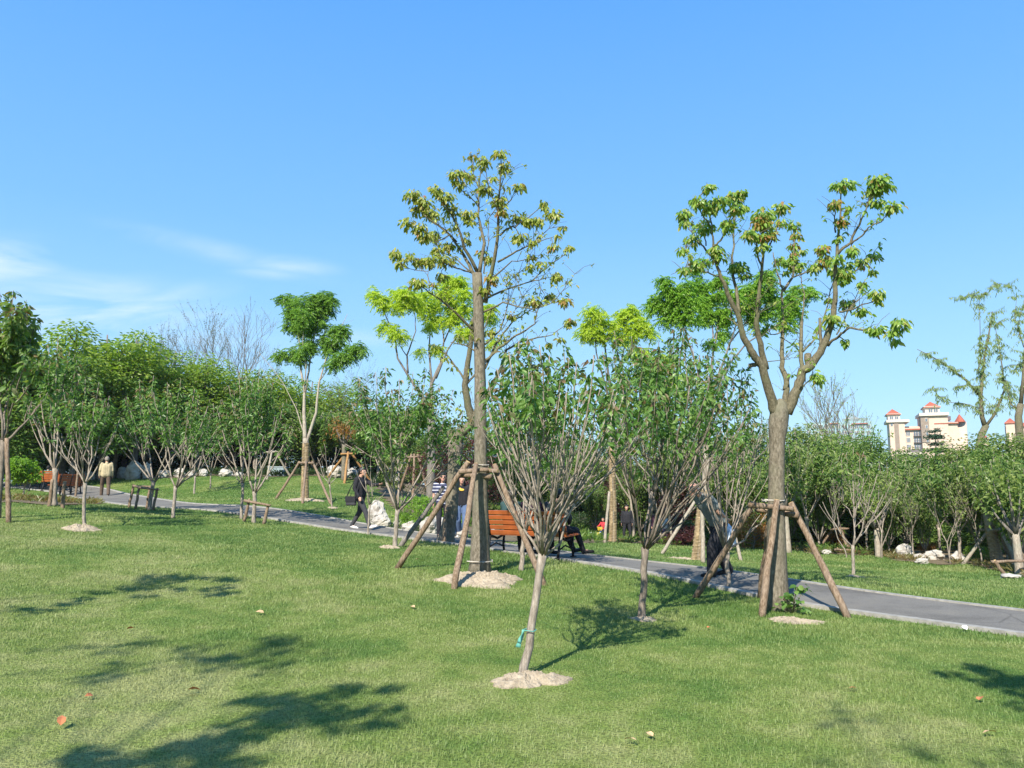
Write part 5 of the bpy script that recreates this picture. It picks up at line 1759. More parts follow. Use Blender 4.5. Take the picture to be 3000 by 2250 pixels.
row([('cherry_a', 265, 43, 1120, 1.71), ('cherry_b', 340, 44, 1105, 1.71), ('cherry_c', 420, 44.5, 1125, 1.71), ('cherry_a', 500, 44, 1135, 1.71), ('cherry_b', 580, 45, 1140, 1.71), ('cherry_c', 665, 45, 1150, 1.71), ('cherry_a', 750, 45, 1160, 1.71),
     ('cherry_b', 840, 45.5, 1170, 1.71), ('cherry_c', 930, 45, 1185, 1.71), ('cherry_a', 1025, 44, 1200, 1.71), ('cherry_b', 1110, 43, 1215, 1.71)],
    'tree', 'behind the far white rocks', 'vase-shaped trees along the far lawn edge')
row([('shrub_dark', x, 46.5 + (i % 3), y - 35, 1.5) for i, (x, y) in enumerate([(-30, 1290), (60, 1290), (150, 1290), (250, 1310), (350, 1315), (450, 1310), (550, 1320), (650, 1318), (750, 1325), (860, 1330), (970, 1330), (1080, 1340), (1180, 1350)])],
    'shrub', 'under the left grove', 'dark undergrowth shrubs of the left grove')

row([('olive_a', 1180, 33, 1230, 1.0), ('broad_b', 1275, 36, 1240, 1.1), ('olive_b', 1375, 40, 1240, 1.1), ('broad_a', 1470, 42, 1230, 1.2), ('olive_a', 1570, 44, 1225, 1.2), ('broad_b', 1660, 46, 1240, 1.2), ('olive_b', 1740, 48, 1290, 1.2),
     ('broad_a', 1840, 48, 1240, 1.3), ('olive_a', 1940, 46, 1230, 1.3), ('broad_b', 2040, 44, 1240, 1.3), ('olive_b', 2140, 42, 1250, 1.2), ('broad_a', 2230, 40, 1255, 1.2)],
    'tree', 'in the grove beyond the path', 'trees of the middle grove')
row([('purple_a', 1325, 29, 1250, 1.3), ('purple_a', 1415, 36, 1340, 1.3), ('purple_a', 1850, 42, 1385, 1.6), ('purple_a', 1960, 43, 1390, 1.6), ('purple_a', 1985, 38, 1500, 1.5)],
    'tree', 'in the middle grove', 'purple-leaved trees')
row([('shrub_green', 1420, 33, 1490, 1.5), ('shrub_bright', 1500, 36, 1480, 1.6), ('shrub_green', 1590, 38, 1480, 1.7), ('shrub_dark', 1690, 41, 1500, 1.7), ('shrub_dark', 1790, 42, 1500, 1.7), ('shrub_green', 1880, 42, 1490, 1.7),
     ('shrub_purple', 2000, 36, 1535, 1.4), ('shrub_green', 2080, 38, 1500, 1.6), ('shrub_bright', 1945, 37, 1565, 1.3), ('shrub_rust', 2190, 31, 1505, 1.0), ('shrub_green', 2245, 32, 1500, 1.3), ('shrub_green', 2140, 38, 1510, 1.6)],
    'shrub', 'along the middle grove edge', 'shrubs along the middle grove')

row([('olive_a', 2330, 33, 1225, 1.2), ('broad_b', 2400, 35, 1240, 1.2), ('olive_b', 2475, 36, 1270, 1.2), ('broad_a', 2545, 33, 1260, 1.2), ('olive_a', 2615, 35, 1295, 1.3), ('broad_a', 2690, 34, 1320, 1.4), ('broad_b', 2785, 33, 1278, 1.4),
     ('olive_b', 2870, 31, 1268, 1.3), ('broad_a', 2950, 29, 1263, 1.3), ('olive_a', 3030, 28, 1248, 1.3)],
    'tree', 'in the grove below the cream apartments', 'trees of the right grove')
row([('cherry_a', 2355, 29, 1265, 1.04), ('cherry_b', 2440, 31, 1285, 1.14), ('cherry_c', 2640, 28.5, 1325, 1.14), ('cherry_a', 2730, 28, 1345, 1.14), ('cherry_b', 2785, 24.5, 1325, 1.14), ('cherry_c', 2965, 22, 1305, 1.04), ('cherry_a', 2880, 27, 1325, 1.14)],
    'tree', 'in front of the right grove', 'vase-shaped trees along the right grove')
row([('cherry_c', 2300, 31, 1330, .9), ('cherry_c', 2385, 30, 1345, .9), ('cherry_a', 2520, 29.5, 1350, 1.0), ('cherry_c', 2585, 27.5, 1400, .9), ('cherry_c', 2690, 26.5, 1420, .9), ('cherry_b', 2835, 25, 1400, 1.0), ('cherry_c', 2920, 24.5, 1400, .9), ('cherry_c', 3010, 23, 1390, .9)],
    'tree', 'at the right grove lawn edge', 'vase-shaped trees along the right grove')
row([('cherry_c', 1400, 31, 1330, .9), ('cherry_a', 1480, 33, 1300, 1.0), ('cherry_c', 1580, 35, 1330, 1.0), ('cherry_b', 1665, 36, 1290, 1.0), ('cherry_c', 1740, 39, 1400, 1.0), ('cherry_c', 1870, 39, 1350, 1.0), ('cherry_a', 1950, 38, 1290, 1.0), ('cherry_c', 2080, 34, 1330, .9),
     ('cherry_b', 2165, 33, 1300, 1.0), ('cherry_c', 2235, 32, 1330, .9)],
    'tree', 'at the middle grove lawn edge', 'vase-shaped trees of the middle grove')
row([('shrub_green', 2330, 34, 1480, 1.5), ('shrub_dark', 2420, 35, 1490, 1.6), ('shrub_bright', 2560, 29, 1555, .75), ('shrub_dark', 2520, 34, 1500, 1.6), ('shrub_dark', 2620, 34, 1510, 1.6), ('shrub_green', 2700, 33, 1510, 1.5), ('shrub_green', 2810, 31, 1530, 1.5),
     ('shrub_rust', 2695, 27, 1580, .9), ('shrub_rust', 2425, 31, 1545, .8), ('shrub_green', 2910, 29, 1530, 1.4), ('shrub_bright', 2840, 25, 1590, 1.2), ('shrub_green', 3020, 26, 1540, 1.4)],
    'shrub', 'along the right grove edge', 'shrubs along the right grove')
row([('camphor_a', 1350, 95, 1330, 1.6), ('broad_a', 1500, 98, 1325, 1.8), ('camphor_b', 1650, 96, 1330, 1.6), ('broad_b', 1800, 100, 1335, 1.8), ('camphor_a', 1950, 98, 1330, 1.6), ('broad_a', 2100, 95, 1330, 1.8), ('camphor_b', 2250, 97, 1340, 1.7),
     ('broad_b', 2400, 100, 1345, 1.8), ('camphor_a', 2550, 98, 1372, 1.7), ('broad_a', 2700, 96, 1375, 1.8), ('camphor_b', 2850, 97, 1365, 1.7), ('broad_b', 3000, 99, 1360, 1.8)],
    'tree', 'in the distant tree belt', 'distant tree belt')

row([(('shrub_green', 'shrub_dark', 'shrub_green')[i % 3], x, 50 + (i % 4) * 1.5, y, 1.25) for i, (x, y) in enumerate([(1360, 1360), (1440, 1350), (1520, 1365), (1600, 1355), (1680, 1400), (1760, 1405), (1840, 1370), (1920, 1360), (2000, 1370), (2080, 1355), (2160, 1360), (2245, 1350)])],
    'shrub', 'at the back of the middle grove', 'tall undergrowth of the middle grove')
row([(('shrub_dark', 'shrub_green')[i % 2], x, 38 + (i % 3), y, 1.3) for i, (x, y) in enumerate([(2320, 1400), (2410, 1390), (2500, 1400), (2590, 1410), (2680, 1415), (2770, 1420), (2860, 1415), (2950, 1410), (3035, 1405)])],
    'shrub', 'at the back of the right grove', 'tall undergrowth of the right grove')

# round bright shrub behind the rocks, shrubs near the left bench
b = at(1232, 23.2)
put('shrub_bright', b, 'rounded bright green shrub behind the white rocks at the path bend', ztop(1232, 1452, b), 1.0, .5, 1.0)
b = at(1318, 23.6)
put('shrub_bright', b, 'small leafy shrub between the couple on the path', ztop(1318, 1490, b), 1.0, 1.5, .8)
b = at(78, 24.0)
tr, cr = bushy_mesh(431, 2.0, 1.5, .75, 26, 70, .16, .05, .38)
root = thing('small_tree', b, 'round bright-leaved little tree beside the left bench', 'tree')
tr.build('trunk', BARK_PALE, root, True); cr.build('crown', SHRUBLEAF, root)
root.scale = (ztop(78, 1335, b) / 2.0,) * 3

# sparse twig trees against the sky
def twig_tree(px, d, ytop, label, seed, spread=.45, leafn=3, levels=5, mat=None, bark=None, ll=.10, group='sparse twiggy trees'):
    b = at(px, d)
    h = ztop(px, ytop, b)
    rng = np.random.default_rng(seed)
    root = thing('twiggy_tree', b, label, 'tree', group)
    tm = MB(); cm = MB()
    LP, LD = [], []

    def grow(p, dv, ln, r, lv):
        n = 4
        pts = [p]
        for i in range(n):
            dv = (dv + Vector((rng.normal(0, .10), rng.normal(0, .10), .05))).normalized()
            pts.append(pts[-1] + dv * ln / n)
        tm.tube(pts, [r * (1 - .35 * i / n) for i in range(n + 1)], 7 if r > .03 else 4, cap=False)
        if lv <= 1:
            for q in range(leafn):
                a = pts[int(rng.integers(1, n + 1))]
                LP.append(tuple(a)); LD.append((rng.normal(), rng.normal(), rng.normal() - .4))
        if lv == 0:
            return
        for k in range(int(rng.integers(2, 4))):
            an = rng.uniform(0, 6.28)
            e = (dv + Vector((math.cos(an), math.sin(an), 0)) * rng.uniform(spread * .7, spread * 1.3)).normalized()
            grow(pts[-1] if k < 2 else pts[2], e, ln * rng.uniform(.68, .9), r * .62, lv - 1)

    grow(Vector((0, 0, -.1)), Vector((0, 0, 1)), h * .28, h * (.0085 if levels == 6 else .011), levels)
    zmax = max(v[:, 2].max() for v in tm.V)
    tm.build('trunk', bark or BARK_GREY, root, True)
    if LP:
        leaves(cm, LP, LD, rng.uniform(.7, 1.2, len(LP)) * ll, .5, rng)
        cm.build('crown', mat or SPARSE, root)
    root.scale = (h / zmax,) * 3


twig_tree(640, 52, 895, 'tall twiggy half-bare tree left of the heart-shaped tree', 501, .36, 7, levels=6, ll=.085)
twig_tree(735, 54, 880, 'bare twiggy tree just behind the heart-shaped tree', 502, .38, 2, levels=6, ll=.08)
twig_tree(545, 53, 950, 'sparse-leaved twiggy tree standing out above the left grove', 503, .40, 7, levels=6, ll=.085)
twig_tree(1055, 50, 1040, 'spreading twiggy tree right of the heart-shaped tree', 504, .5, 2, levels=6, ll=.08)
twig_tree(495, 55, 985, 'small twiggy tree with pale leaves at the left end of the bare trees', 513, .42, 5, levels=5, ll=.09)
twig_tree(690, 55, 930, 'thin bare tree between the tall twiggy tree and the heart-shaped tree', 514, .36, 1, levels=6, ll=.08)
for px_, d_, yt_, lab_, sd_, lf_ in ((2370, 27.5, 1300, 'twiggy sapling with dull green leaves just right of the thick forked trunk', 521, 5), (2460, 26, 1390, 'bare twiggy sapling behind the lone sapling', 522, 1), (2560, 26, 1360, 'twiggy olive sapling right of the lone sapling', 523, 4),
                                     (2655, 25.5, 1430, 'low bare twiggy sapling by the white rock heap', 524, 1), (2760, 24, 1400, 'twiggy sapling over the long bright white rock', 525, 3), (2850, 23.5, 1380, 'tall twiggy sapling left of the leaning wrapped trunk', 526, 4),
                                     (2935, 22, 1350, 'twiggy sapling between the wrapped trunk and the banded trunk', 527, 4)):
    twig_tree(px_, d_, yt_, lab_, sd_, .34, lf_, levels=5, mat=OLIVE, ll=.09, bark=BARK_STEM, group='twiggy saplings of the right grove')
twig_tree(1420, 60, 1130, 'sparse pale-green tree seen low behind the tall topped tree', 505, .5, 5)
twig_tree(2420, 40, 1090, 'airy tall tree left of the domed block', 506, .4, 4, mat=WILLOW)
twig_tree(2500, 41, 1080, 'airy slender tree directly before the domed block', 507, .32, 4, mat=WILLOW)
twig_tree(2340, 42, 1190, 'bare twiggy tree just right of the thick forked trunk', 508, .4, 0)
twig_tree(2590, 38, 1225, 'light green airy tree in front of the cream block corner', 509, .5, 6, mat=SHRUBLEAF, ll=.14)
twig_tree(2130, 38, 1130, 'slender pale-stemmed tree showing sky through it, left of the thick forked trunk', 510, .4, 5, bark=BARK_PALE, mat=BUSHY, ll=.16)
twig_tree(1960, 36, 1180, 'pale-stemmed loose tree behind the dark-leaved slim tree', 511, .4, 6, bark=BARK_PALE, mat=OLIVE, ll=.16)
twig_tree(1850, 38, 1150, 'pale many-stemmed tree right of the child, behind the path', 512, .45, 6, bark=BARK_PALE, mat=BUSHY, ll=.16)

# cedar
b = at(2740, 48.0)
h = ztop(2740, 1262, b)
root = thing('cedar_tree', b, 'dark blue-green cedar in tiers before the cream apartment block', 'tree')
rng = np.random.default_rng(61)
tm = MB().tube([(0, 0, -.2), (0, 0, h * .5), (0, 0, h)], [.2, .12, .02], 8); cm = MB()
LP, LD = [], []
for i in range(90):
    t = rng.uniform(.15, .99)
    an = rng.uniform(0, 6.28); ln = (1 - t) * h * .34 + .25
    z = round(t * 16) / 16 * h + rng.normal(0, .06)
    a = Vector((0, 0, z)); e = Vector((math.cos(an) * ln, math.sin(an) * ln, z - ln * .12))
    tm.tube([a, e], [.035, .01], 4, cap=False)
    for k in range(int(ln * 75)):
        q = a.lerp(e, rng.uniform(.12, 1)) + Vector((rng.normal(0, .16), rng.normal(0, .16), rng.normal(0, .05)))
        LP.append(tuple(q)); LD.append((rng.normal(), rng.normal(), .35))
tm.build('trunk', BARK_GREY, root, True)
leaves(cm, LP, LD, rng.uniform(.14, .26, len(LP)), .3, rng); cm.build('crown', CEDAR, root)

# wrapped and plain trunks with props among the right grove
for px, py, yt, d, lab, wr in ((2310, 1620, 1490, None, 'thick pale trunk stump behind the right pole of the forked tree', False), (2575, 1632, 1545, None, 'upright pale trunk at the back lawn edge right of the lone sapling', False),
                               (2896, 1658, 1490, 23.5, 'leaning rope-wrapped trunk near the right edge', True), (2955, 1690, 1560, 20.5, 'short thick trunk with a grey band near the right edge', False),
                               (1915, 1592, 1440, None, 'rope-wrapped trunk behind the standing pair by the dark-leaved tree', True), (1012, 1400, 1300, 40, 'brown trunk inside the orange pole pyramid', False),
                               (1330, 1480, 1330, 33, 'leaning brown trunk right of the walking woman', False)):
    b = at(px, d) if d else G(px, py)
    h = ztop(px, yt, b)
    root = thing('tree', b, lab, 'tree')
    ln = .12 * h if px in (2896,) else .03 * h
    pts = [Vector((-ln * i / 6 if px != 2896 else -ln * i / 6 * 1.2, 0, -.1 + (h + .1) * i / 6)) for i in range(7)]
    rk = .72 if px in (2310, 2575, 2955) else 1.0
    rad = [(.19 if i == 0 else .16 - .008 * i) * rk for i in range(7)]
    MB().tube(pts, rad, 12, rough=.04, seed=px).build('trunk', BARK_BIG if px in (1012, 1330) else BARK_PALE, root, True)
    lm = MB(); cm = MB(); rng = np.random.default_rng(px)
    LP, LD = [], []
    for k in range(7):
        an = k * .9 + rng.uniform(0, .5)
        e = pts[-1] + Vector((math.cos(an) * .5, math.sin(an) * .5, rng.uniform(.5, 1.4)))
        lm.tube(bez(pts[-1] - Vector((0, 0, .1)), pts[-1].lerp(e, .5) + Vector((math.cos(an), math.sin(an), 0)) * .15, e, 4), [.05, .04, .03, .02, .01], 6)
        for q in range(70):
            LP.append(tuple(e + Vector(rng.normal(0, .22, 3)))); LD.append((rng.normal(), rng.normal(), rng.normal() - .6))
    lm.build('limbs', BARK_GREY, root, True)
    leaves(cm, LP, LD, rng.uniform(.1, .18, len(LP)), .5, rng); cm.build('crown', OLIVE if px > 1500 else ORANGE if px == 1012 else BUSHY, root)
    if wr:
        rope_wrap(root, pts, rad, .03, h * .72, .045, .018)
tripod(2896, 0, 1545, .95, 'three grey props round the leaning wrapped trunk near the right edge', BARK_PALE, .05, d=23.5)
tripod(1022, 0, 1325, 1.3, 'pyramid of orange-brown poles under a rusty-leaved tree at the far lawn edge', POLE_ORANGE, .06, d=40)
tripod(800, 0, 1320, 1.0, 'grey prop poles at the lawn edge left of the heart-shaped tree', BARK_PALE, .05, d=40)
tripod(2440, 0, 1545, .8, 'low prop poles behind the lone sapling', POLE, .05, d=30)
tripod(1215, 0, 1330, .9, 'prop poles behind the bushy tree with crossing stems', POLE, .05, d=32)
b = at(3000, 20.2)
frame(b, 'low brown rail frame at the right edge beside the trunk with a grey band',
      [(at(2913, 20.0), P(2913, 1642, 20.0)), (at(3040, 20.2), P(3040, 1640, 20.2)), (at(2990, 21.0), P(2975, 1590, 21.0))], [(P(2905, 1646, 20.0), P(3045, 1642, 20.2))], r=.045, seed=391)
b = at(2640, 25.5)
frame(b, 'short rail on two posts at the back lawn edge', [(at(2452, 27.5), P(2452, 1606, 27.5)), (at(2495, 27.5), P(2495, 1606, 27.5))], [(P(2444, 1610, 27.4), P(2502, 1612, 27.4))], r=.04, seed=395)

# ------------------------------------------------------------------ rocks
ROCKS = [(1112, 1549, 62, 58, 'upright white rock beside the walking woman in black'), (1122, 1553, 60, 30, 'flat white rock at the foot of the upright white rock'),
         (1172, 1560, 34, 22, 'small cream rock at the kerb left of the round shrub'), (1206, 1564, 52, 26, 'long cream rock at the kerb under the round shrub'), (1262, 1568, 62, 44, 'pale pointed rock at the kerb by the striped man'),
         (1283, 1545, 50, 44, 'tan rock behind the legs of the striped man'), (1338, 1560, 44, 44, 'mottled cream rock between the couple'), (1350, 1574, 46, 22, 'low white rock at the feet of the woman in jeans'),
         (358, 1402, 36, 30, 'white rock right of the beige-jacketed man'), (392, 1404, 52, 46, 'biggest cream rock in the far row behind the lawn'), (428, 1402, 34, 40, 'tall white rock beside the biggest far rock'),
         (300, 1406, 40, 26, 'cream rock hidden behind the beige-jacketed man'), (255, 1408, 44, 26, 'cream rock behind the slim tree with curved limbs'), (480, 1400, 36, 22, 'pale rock under the tree with the low side fork'), (528, 1398, 40, 24, 'white rock behind the low side fork'),
         (562, 1398, 30, 18, 'small yellowish rock in the far row'), (596, 1396, 30, 20, 'small white rock by the far thin stem'), (660, 1396, 46, 20, 'wide white rock left of the grey cabinet'),
         (700, 1396, 30, 12, 'flat rock just left of the grey cabinet'), (985, 1398, 70, 30, 'wide white boulder by the orange pole pyramid'), (1030, 1402, 40, 26, 'white rock under the orange pole pyramid'), (1158, 1398, 36, 30, 'white rock seen through the bushy tree'),
         (2650, 1634, 52, 36, 'white rock heap at the back right lawn edge'), (2692, 1640, 40, 16, 'low pale rock before the rusty shrub at right'), (2738, 1640, 66, 24, 'long bright white rock at the right lawn edge'), (2808, 1648, 40, 28, 'grey-white rock behind the vase-shaped bush at right'),
         (2700, 1652, 40, 16, 'brownish flat rock at the right lawn edge'), (2960, 1696, 60, 14, 'flat pale stone at the foot of the banded trunk'), (2420, 1624, 30, 12, 'small stone at the grove edge behind the lone sapling'), (1440, 1520, 30, 18, 'pale rock peeping over the bench back')]
for i, (px, py, w, h, lab) in enumerate(ROCKS):
    d = None
    if 1160 < px < 1360:
        b = at(px, 21.9 if px < 1270 else 21.6)
        k = 1
        # behind the far kerb
        dd = np.linspace(18, 27, 90); xx = (px - 1500) / FPX * dd
        side = np.hypot(xx[:, None] - PC[None, :, 0], dd[:, None] - PC[None, :, 1]).min(1)
        near_i = side.argmin()
        okd = [q for q, s_ in zip(dd[near_i:], side[near_i:]) if s_ > PATH_W / 2 + .32]
        b = at(px, okd[0] + (.55 if py < 1562 else 0))
    elif px in (1112, 1122):
        b = at(px, 23.9 if px == 1112 else 23.5)
    elif px == 1440:
        b = at(px, 24.5)
    else:
        b = G(px, py)
    if b.y > 43 and px < 1200:
        b = at(px, 40.6 + (i % 3) * .3)
    rw, rh = w / 2 / FPX * b.y * .88, h / FPX * b.y
    m = MB(); m.ball((0, 0, 0), 1.0, 26, 16)
    V = np.concatenate(m.V)
    sd = i * 7.3
    out = []
    for v in V:
        v = Vector(v)
        f = 1 + .30 * mnoise.noise(v * 1.1 + Vector((sd, 0, 0))) + .17 * mnoise.noise(v * 2.6 + Vector((0, sd, 0))) + .08 * mnoise.noise(v * 6 + Vector((0, 0, sd)))
        c = mnoise.cell(v * 1.6 + Vector((sd, sd, 0))) * .12
        w_ = v * (f + c)
        out.append((w_.x * rw, w_.y * rw * .8, (w_.z * .62 + .45) * rh * (1 if w_.z > -.5 else 1)))
    m.V = [np.array(out)]
    tag(m.build('rock', ROCK, smooth=False, loc=b), lab, 'rock', 'pale rocks')

# ------------------------------------------------------------------ people
SKIN = solid('skin', (.46, .26, .18), .55, .06, 8)
HAIR_BLACK = solid('black_hair', (.015, .013, .012), .45, .3, 30)
HAIR_GREY = solid('grey_hair', (.20, .17, .14), .7, .2, 30)
HAIR_WHITE = solid('white_hair', (.62, .60, .57), .7, .1, 30)
EYE_DARK = solid('eye_dark', (.02, .015, .012), .3, .1)


def cloth(name, c, var=.14):
    return solid(name, c, .85, var, 14, bump=.35, spec=.15)


CLOTHES = {'black': cloth('black_cloth', (.022, .022, .026)), 'charcoal': cloth('charcoal_cloth', (.045, .045, .05)), 'navy': cloth('navy_cloth', (.022, .026, .06)),
           'jeans': cloth('blue_denim', (.08, .12, .21)), 'grey': cloth('grey_polo', (.15, .17, .16)), 'beige': cloth('beige_jacket', (.40, .33, .20)),
           'brown': cloth('brown_trousers', (.10, .07, .05)), 'teal': cloth('teal_shirt', (.03, .30, .30)), 'red': cloth('red_jacket', (.45, .04, .05)),
           'darkteal': cloth('dark_teal_jacket', (.03, .06, .06)), 'plum': cloth('plum_jacket', (.07, .03, .05)), 'white': cloth('white_cloth', (.72, .72, .72)),
           'blue': cloth('blue_cloth', (.05, .12, .35)), 'shoe_white': cloth('white_shoe', (.7, .68, .66)), 'shoe_black': cloth('black_shoe', (.02, .02, .02)), 'pink': cloth('pink_cloth', (.55, .22, .25))}


def stripe_mat():
    m, nt, b = newmat('striped_shirt')
    t = nt.nodes.new('ShaderNodeTexCoord')
    w = nt.nodes.new('ShaderNodeTexWave'); w.wave_type = 'BANDS'; w.bands_direction = 'Z'
    w.inputs['Scale'].default_value = 3.6
    nt.links.new(t.outputs['Object'], w.inputs['Vector'])
    r = ramp(nt, [(.03, .035, .08), (.03, .035, .08), (.62, .62, .66)], [0, .88, .92])
    nt.links.new(w.outputs['Fac'], r.inputs['Fac']); nt.links.new(r.outputs['Color'], b.inputs['Base Color'])
    b.inputs['Roughness'].default_value = .85
    return m


CLOTHES['stripes'] = stripe_mat()


def remeshed(mb, name, voxel, smooth=4):
    me = mb.mesh(name + '_raw')
    o = bpy.data.objects.new(name + '_raw', me)
    COL.objects.link(o)
    md = o.modifiers.new('r', 'REMESH'); md.mode = 'VOXEL'; md.voxel_size = voxel; md.use_smooth_shade = True
    sm = o.modifiers.new('s', 'SMOOTH'); sm.iterations = smooth; sm.factor = .5
    dg = bpy.context.evaluated_depsgraph_get()
    out = bpy.data.meshes.new_from_object(o.evaluated_get(dg))
    out.name = name
    bpy.data.objects.remove(o)
    bpy.data.meshes.remove(me)
    return out


STAND = dict(pelvis=(0, 0, .95), chest=(0, .01, 1.28), neck=(0, 0, 1.47), head=(0, .03, 1.60), look=(0, 1, 0),
             sh_l=(-.19, 0, 1.41), el_l=(-.24, -.03, 1.13), ha_l=(-.25, .06, .88), sh_r=(.19, 0, 1.41), el_r=(.24, -.03, 1.13), ha_r=(.25, .06, .88),
             hip_l=(-.10, 0, .92), kn_l=(-.11, .03, .50), an_l=(-.11, -.02, .08), hip_r=(.10, 0, .92), kn_r=(.11, .03, .50), an_r=(.11, -.02, .08))
STAND.update(toe_l=(-.13, .19, .035), toe_r=(.13, .19, .035))


def person(b, rz, label, pose=None, height=1.68, top='black', legs='black', shoes='shoe_black', hair='black', sleeve='long', trouser_w=1.0, slim=1.0, voxel=.011,
           bald=False, hat=None, child=False, group=None, build_face=True, bag=None):
    J = dict(STAND)
    J.update(pose or {})
    J = {k: Vector(v) for k, v in J.items()}
    k = height / 1.72
    root = thing('person', b, label, 'person', group, rz)
    root.scale = (k, k, k)
    body = MB()
    hs = 1.28 if child else 1.0
    fw = J['look'].normalized()
    hc = J['head']
    upv = (hc - J['neck']).normalized()
    rt = fw.cross(upv).normalized()
    up2 = rt.cross(fw).normalized()
    M = Matrix((rt, fw, up2)).transposed()

    def hp(x, y, z):
        return hc + M @ (Vector((x, y, z)) * hs)

    # skull, jaw, nose, ears
    for c, r in (((0, -.012, .035), .088), ((0, .02, .01), .08), ((0, .035, -.05), .058), ((0, .055, -.075), .036)):
        body.capsule(hp(*c), hp(c[0], c[1] + .004, c[2]), r * hs, r * hs)
    body.capsule(hp(0, .09, .015), hp(0, .112, -.018), .010 * hs, .017 * hs)
    for sx in (-1, 1):
        body.capsule(hp(sx * .083, -.01, .02), hp(sx * .086, -.008, -.02), .016 * hs, .012 * hs)
    body.capsule(J['neck'] - upv * .06, hc - upv * .05, .058, .052)

    def torso(mb, g):
        p, c, n = J['pelvis'], J['chest'], J['neck']
        sx = (J['sh_r'] - J['sh_l']) * .5
        hx = (J['hip_r'] - J['hip_l']) * .5
        for s_ in (-1, 1):
            mb.capsule(p + hx * s_ * .7, c + sx * s_ * .42, .115 * slim + g, .118 * slim + g)
            mb.capsule(c + sx * s_ * .42, (J['sh_r'] if s_ > 0 else J['sh_l']) * .8 + c * .2, .105 * slim + g, .06 + g)
        mb.capsule(c, n - upv * .05, .10 + g, .06 + g)
        mb.capsule(p, c, .115 * slim + g, .115 * slim + g)

    def arm(mb, s_, g, to=1.0, taper=0.0):
        sh, el, ha = J['sh_' + s_], J['el_' + s_], J['ha_' + s_]
        mb.capsule(sh, el if to > .5 else sh.lerp(el, .62), .056 + g, (.042 if to > .5 else .05) + g + taper)
        if to > .5:
            mb.capsule(el, el.lerp(ha, .92), .041 + g, .03 + g)

    def leg(mb, s_, g, wide=1.0):
        h, kn, a = J['hip_' + s_], J['kn_' + s_], J['an_' + s_]
        mb.capsule(h, kn, (.088 + g), (.056 + g) * (1 + (wide - 1) * .5))
        mb.capsule(kn, a, (.056 + g) * (1 + (wide - 1) * .5), (.036 + g) * wide)

    torso(body, -.006)
    for s_, sg in (('l', -1), ('r', 1)):
        arm(body, s_, 0)
        leg(body, s_, 0)
        body.capsule(J['an_' + s_], J['toe_' + s_], .036, .026)
        # hand: palm, four fingers of different length, thumb from the side
        el, ha = J['el_' + s_], J['ha_' + s_]
        d = (ha - el).normalized()
        sd = d.cross(Vector((0, 1, 0)))
        sd = sd.normalized() if sd.length > .2 else d.cross(Vector((1, 0, 0))).normalized()
        inn = sd.cross(d).normalized()
        pc = ha + d * .045
        for q in (-.022, 0, .022):
            body.capsule(ha + inn * q * .6, pc + inn * q, .017, .016)
        for fi, (q, ln) in enumerate(((-.030, .062), (-.010, .074), (.011, .070), (.030, .054))):
            f0 = pc + inn * q + d * .015
            f1 = f0 + d * ln * .5 + sd * .008
            f2 = f1 + d * ln * .42 + sd * .022 * -sg
            body.capsule(f0, f1, .0092, .0085); body.capsule(f1, f2, .0085, .007)
        t0 = ha + inn * .026 + d * .012
        t1 = t0 + inn * .024 + d * .028
        body.capsule(t0, t1, .011, .0095); body.capsule(t1, t1 + d * .026, .0095, .008)
    o = ob('body', remeshed(body, 'body', voxel), SKIN, root)
    # face details
    if build_face:
        em = MB()
        for sx in (-1, 1):
            em.ball(tuple(hp(sx * .033, .086, .022)), (.012 * hs,) * 3, 8, 6)
        em.build('eyes', EYE_DARK, o)
        lm = MB(); lm.capsule(hp(-.022, .094, -.058), hp(.022, .094, -.058), .006 * hs, .006 * hs)
        lm.build('mouth', CLOTHES['pink'], o, True)
    # hair
    hm = MB()
    if not bald:
        for c, r in (((0, -.03, .055), .09), ((0, .01, .075), .078), ((0, -.05, .0), .082), ((-.05, -.02, .03), .055), ((.05, -.02, .03), .055)):
            hm.capsule(hp(*c), hp(c[0], c[1] - .004, c[2]), r * hs, r * hs)
        if hair == 'long':
            for sx in (-.05, 0, .05):
                hm.capsule(hp(sx, -.06, .0), hp(sx * 1.3, -.07, -.16), .05, .035)
    else:
        for c in ((-.075, -.03, .0), (.075, -.03, .0), (-.04, -.085, -.01), (.04, -.085, -.01), (0, -.092, 0)):
            hm.capsule(hp(*c), hp(c[0], c[1], c[2] - .03), .026, .022)
    ob('hair', remeshed(hm, 'hair', .014, 3), HAIR_WHITE if bald else HAIR_GREY if hair == 'grey' else HAIR_BLACK, root)
    if hat:
        ht = MB()
        ht.tube([hp(0, 0, .06), hp(0, 0, .068)], [.17, .16], 20); ht.tube([hp(0, 0, .06), hp(0, 0, .13), hp(0, 0, .15)], [.1, .095, .06], 16)
        ht.build('hat', CLOTHES[hat], root, True)
    # clothes
    sm = MB()
    torso(sm, .016)
    for s_ in 'lr':
        arm(sm, s_, .014 if sleeve == 'long' else .018, 1.0 if sleeve == 'long' else .4, .006)
    ob('top', remeshed(sm, 'top', voxel, 3), CLOTHES[top], root)
    tm = MB()
    hx = (J['hip_r'] - J['hip_l']) * .5
    for s_, sg in (('l', -1), ('r', 1)):
        leg(tm, s_, .016, trouser_w)
        tm.capsule(J['pelvis'], J['hip_' + s_], .128 * slim, .105)
    ob('trousers', remeshed(tm, 'trousers', voxel, 3), CLOTHES[legs], root)
    for s_ in 'lr':
        fm = MB()
        fm.capsule(J['an_' + s_] - Vector((0, 0, .02)), J['toe_' + s_], .046, .034)
        ob('shoe', remeshed(fm, 'shoe', .01, 2), CLOTHES[shoes], root)
    return root


def faced(b, dx, dy):
    """turn so that local forward (y) points along (dx, dy)"""
    return math.atan2(-dx, dy)


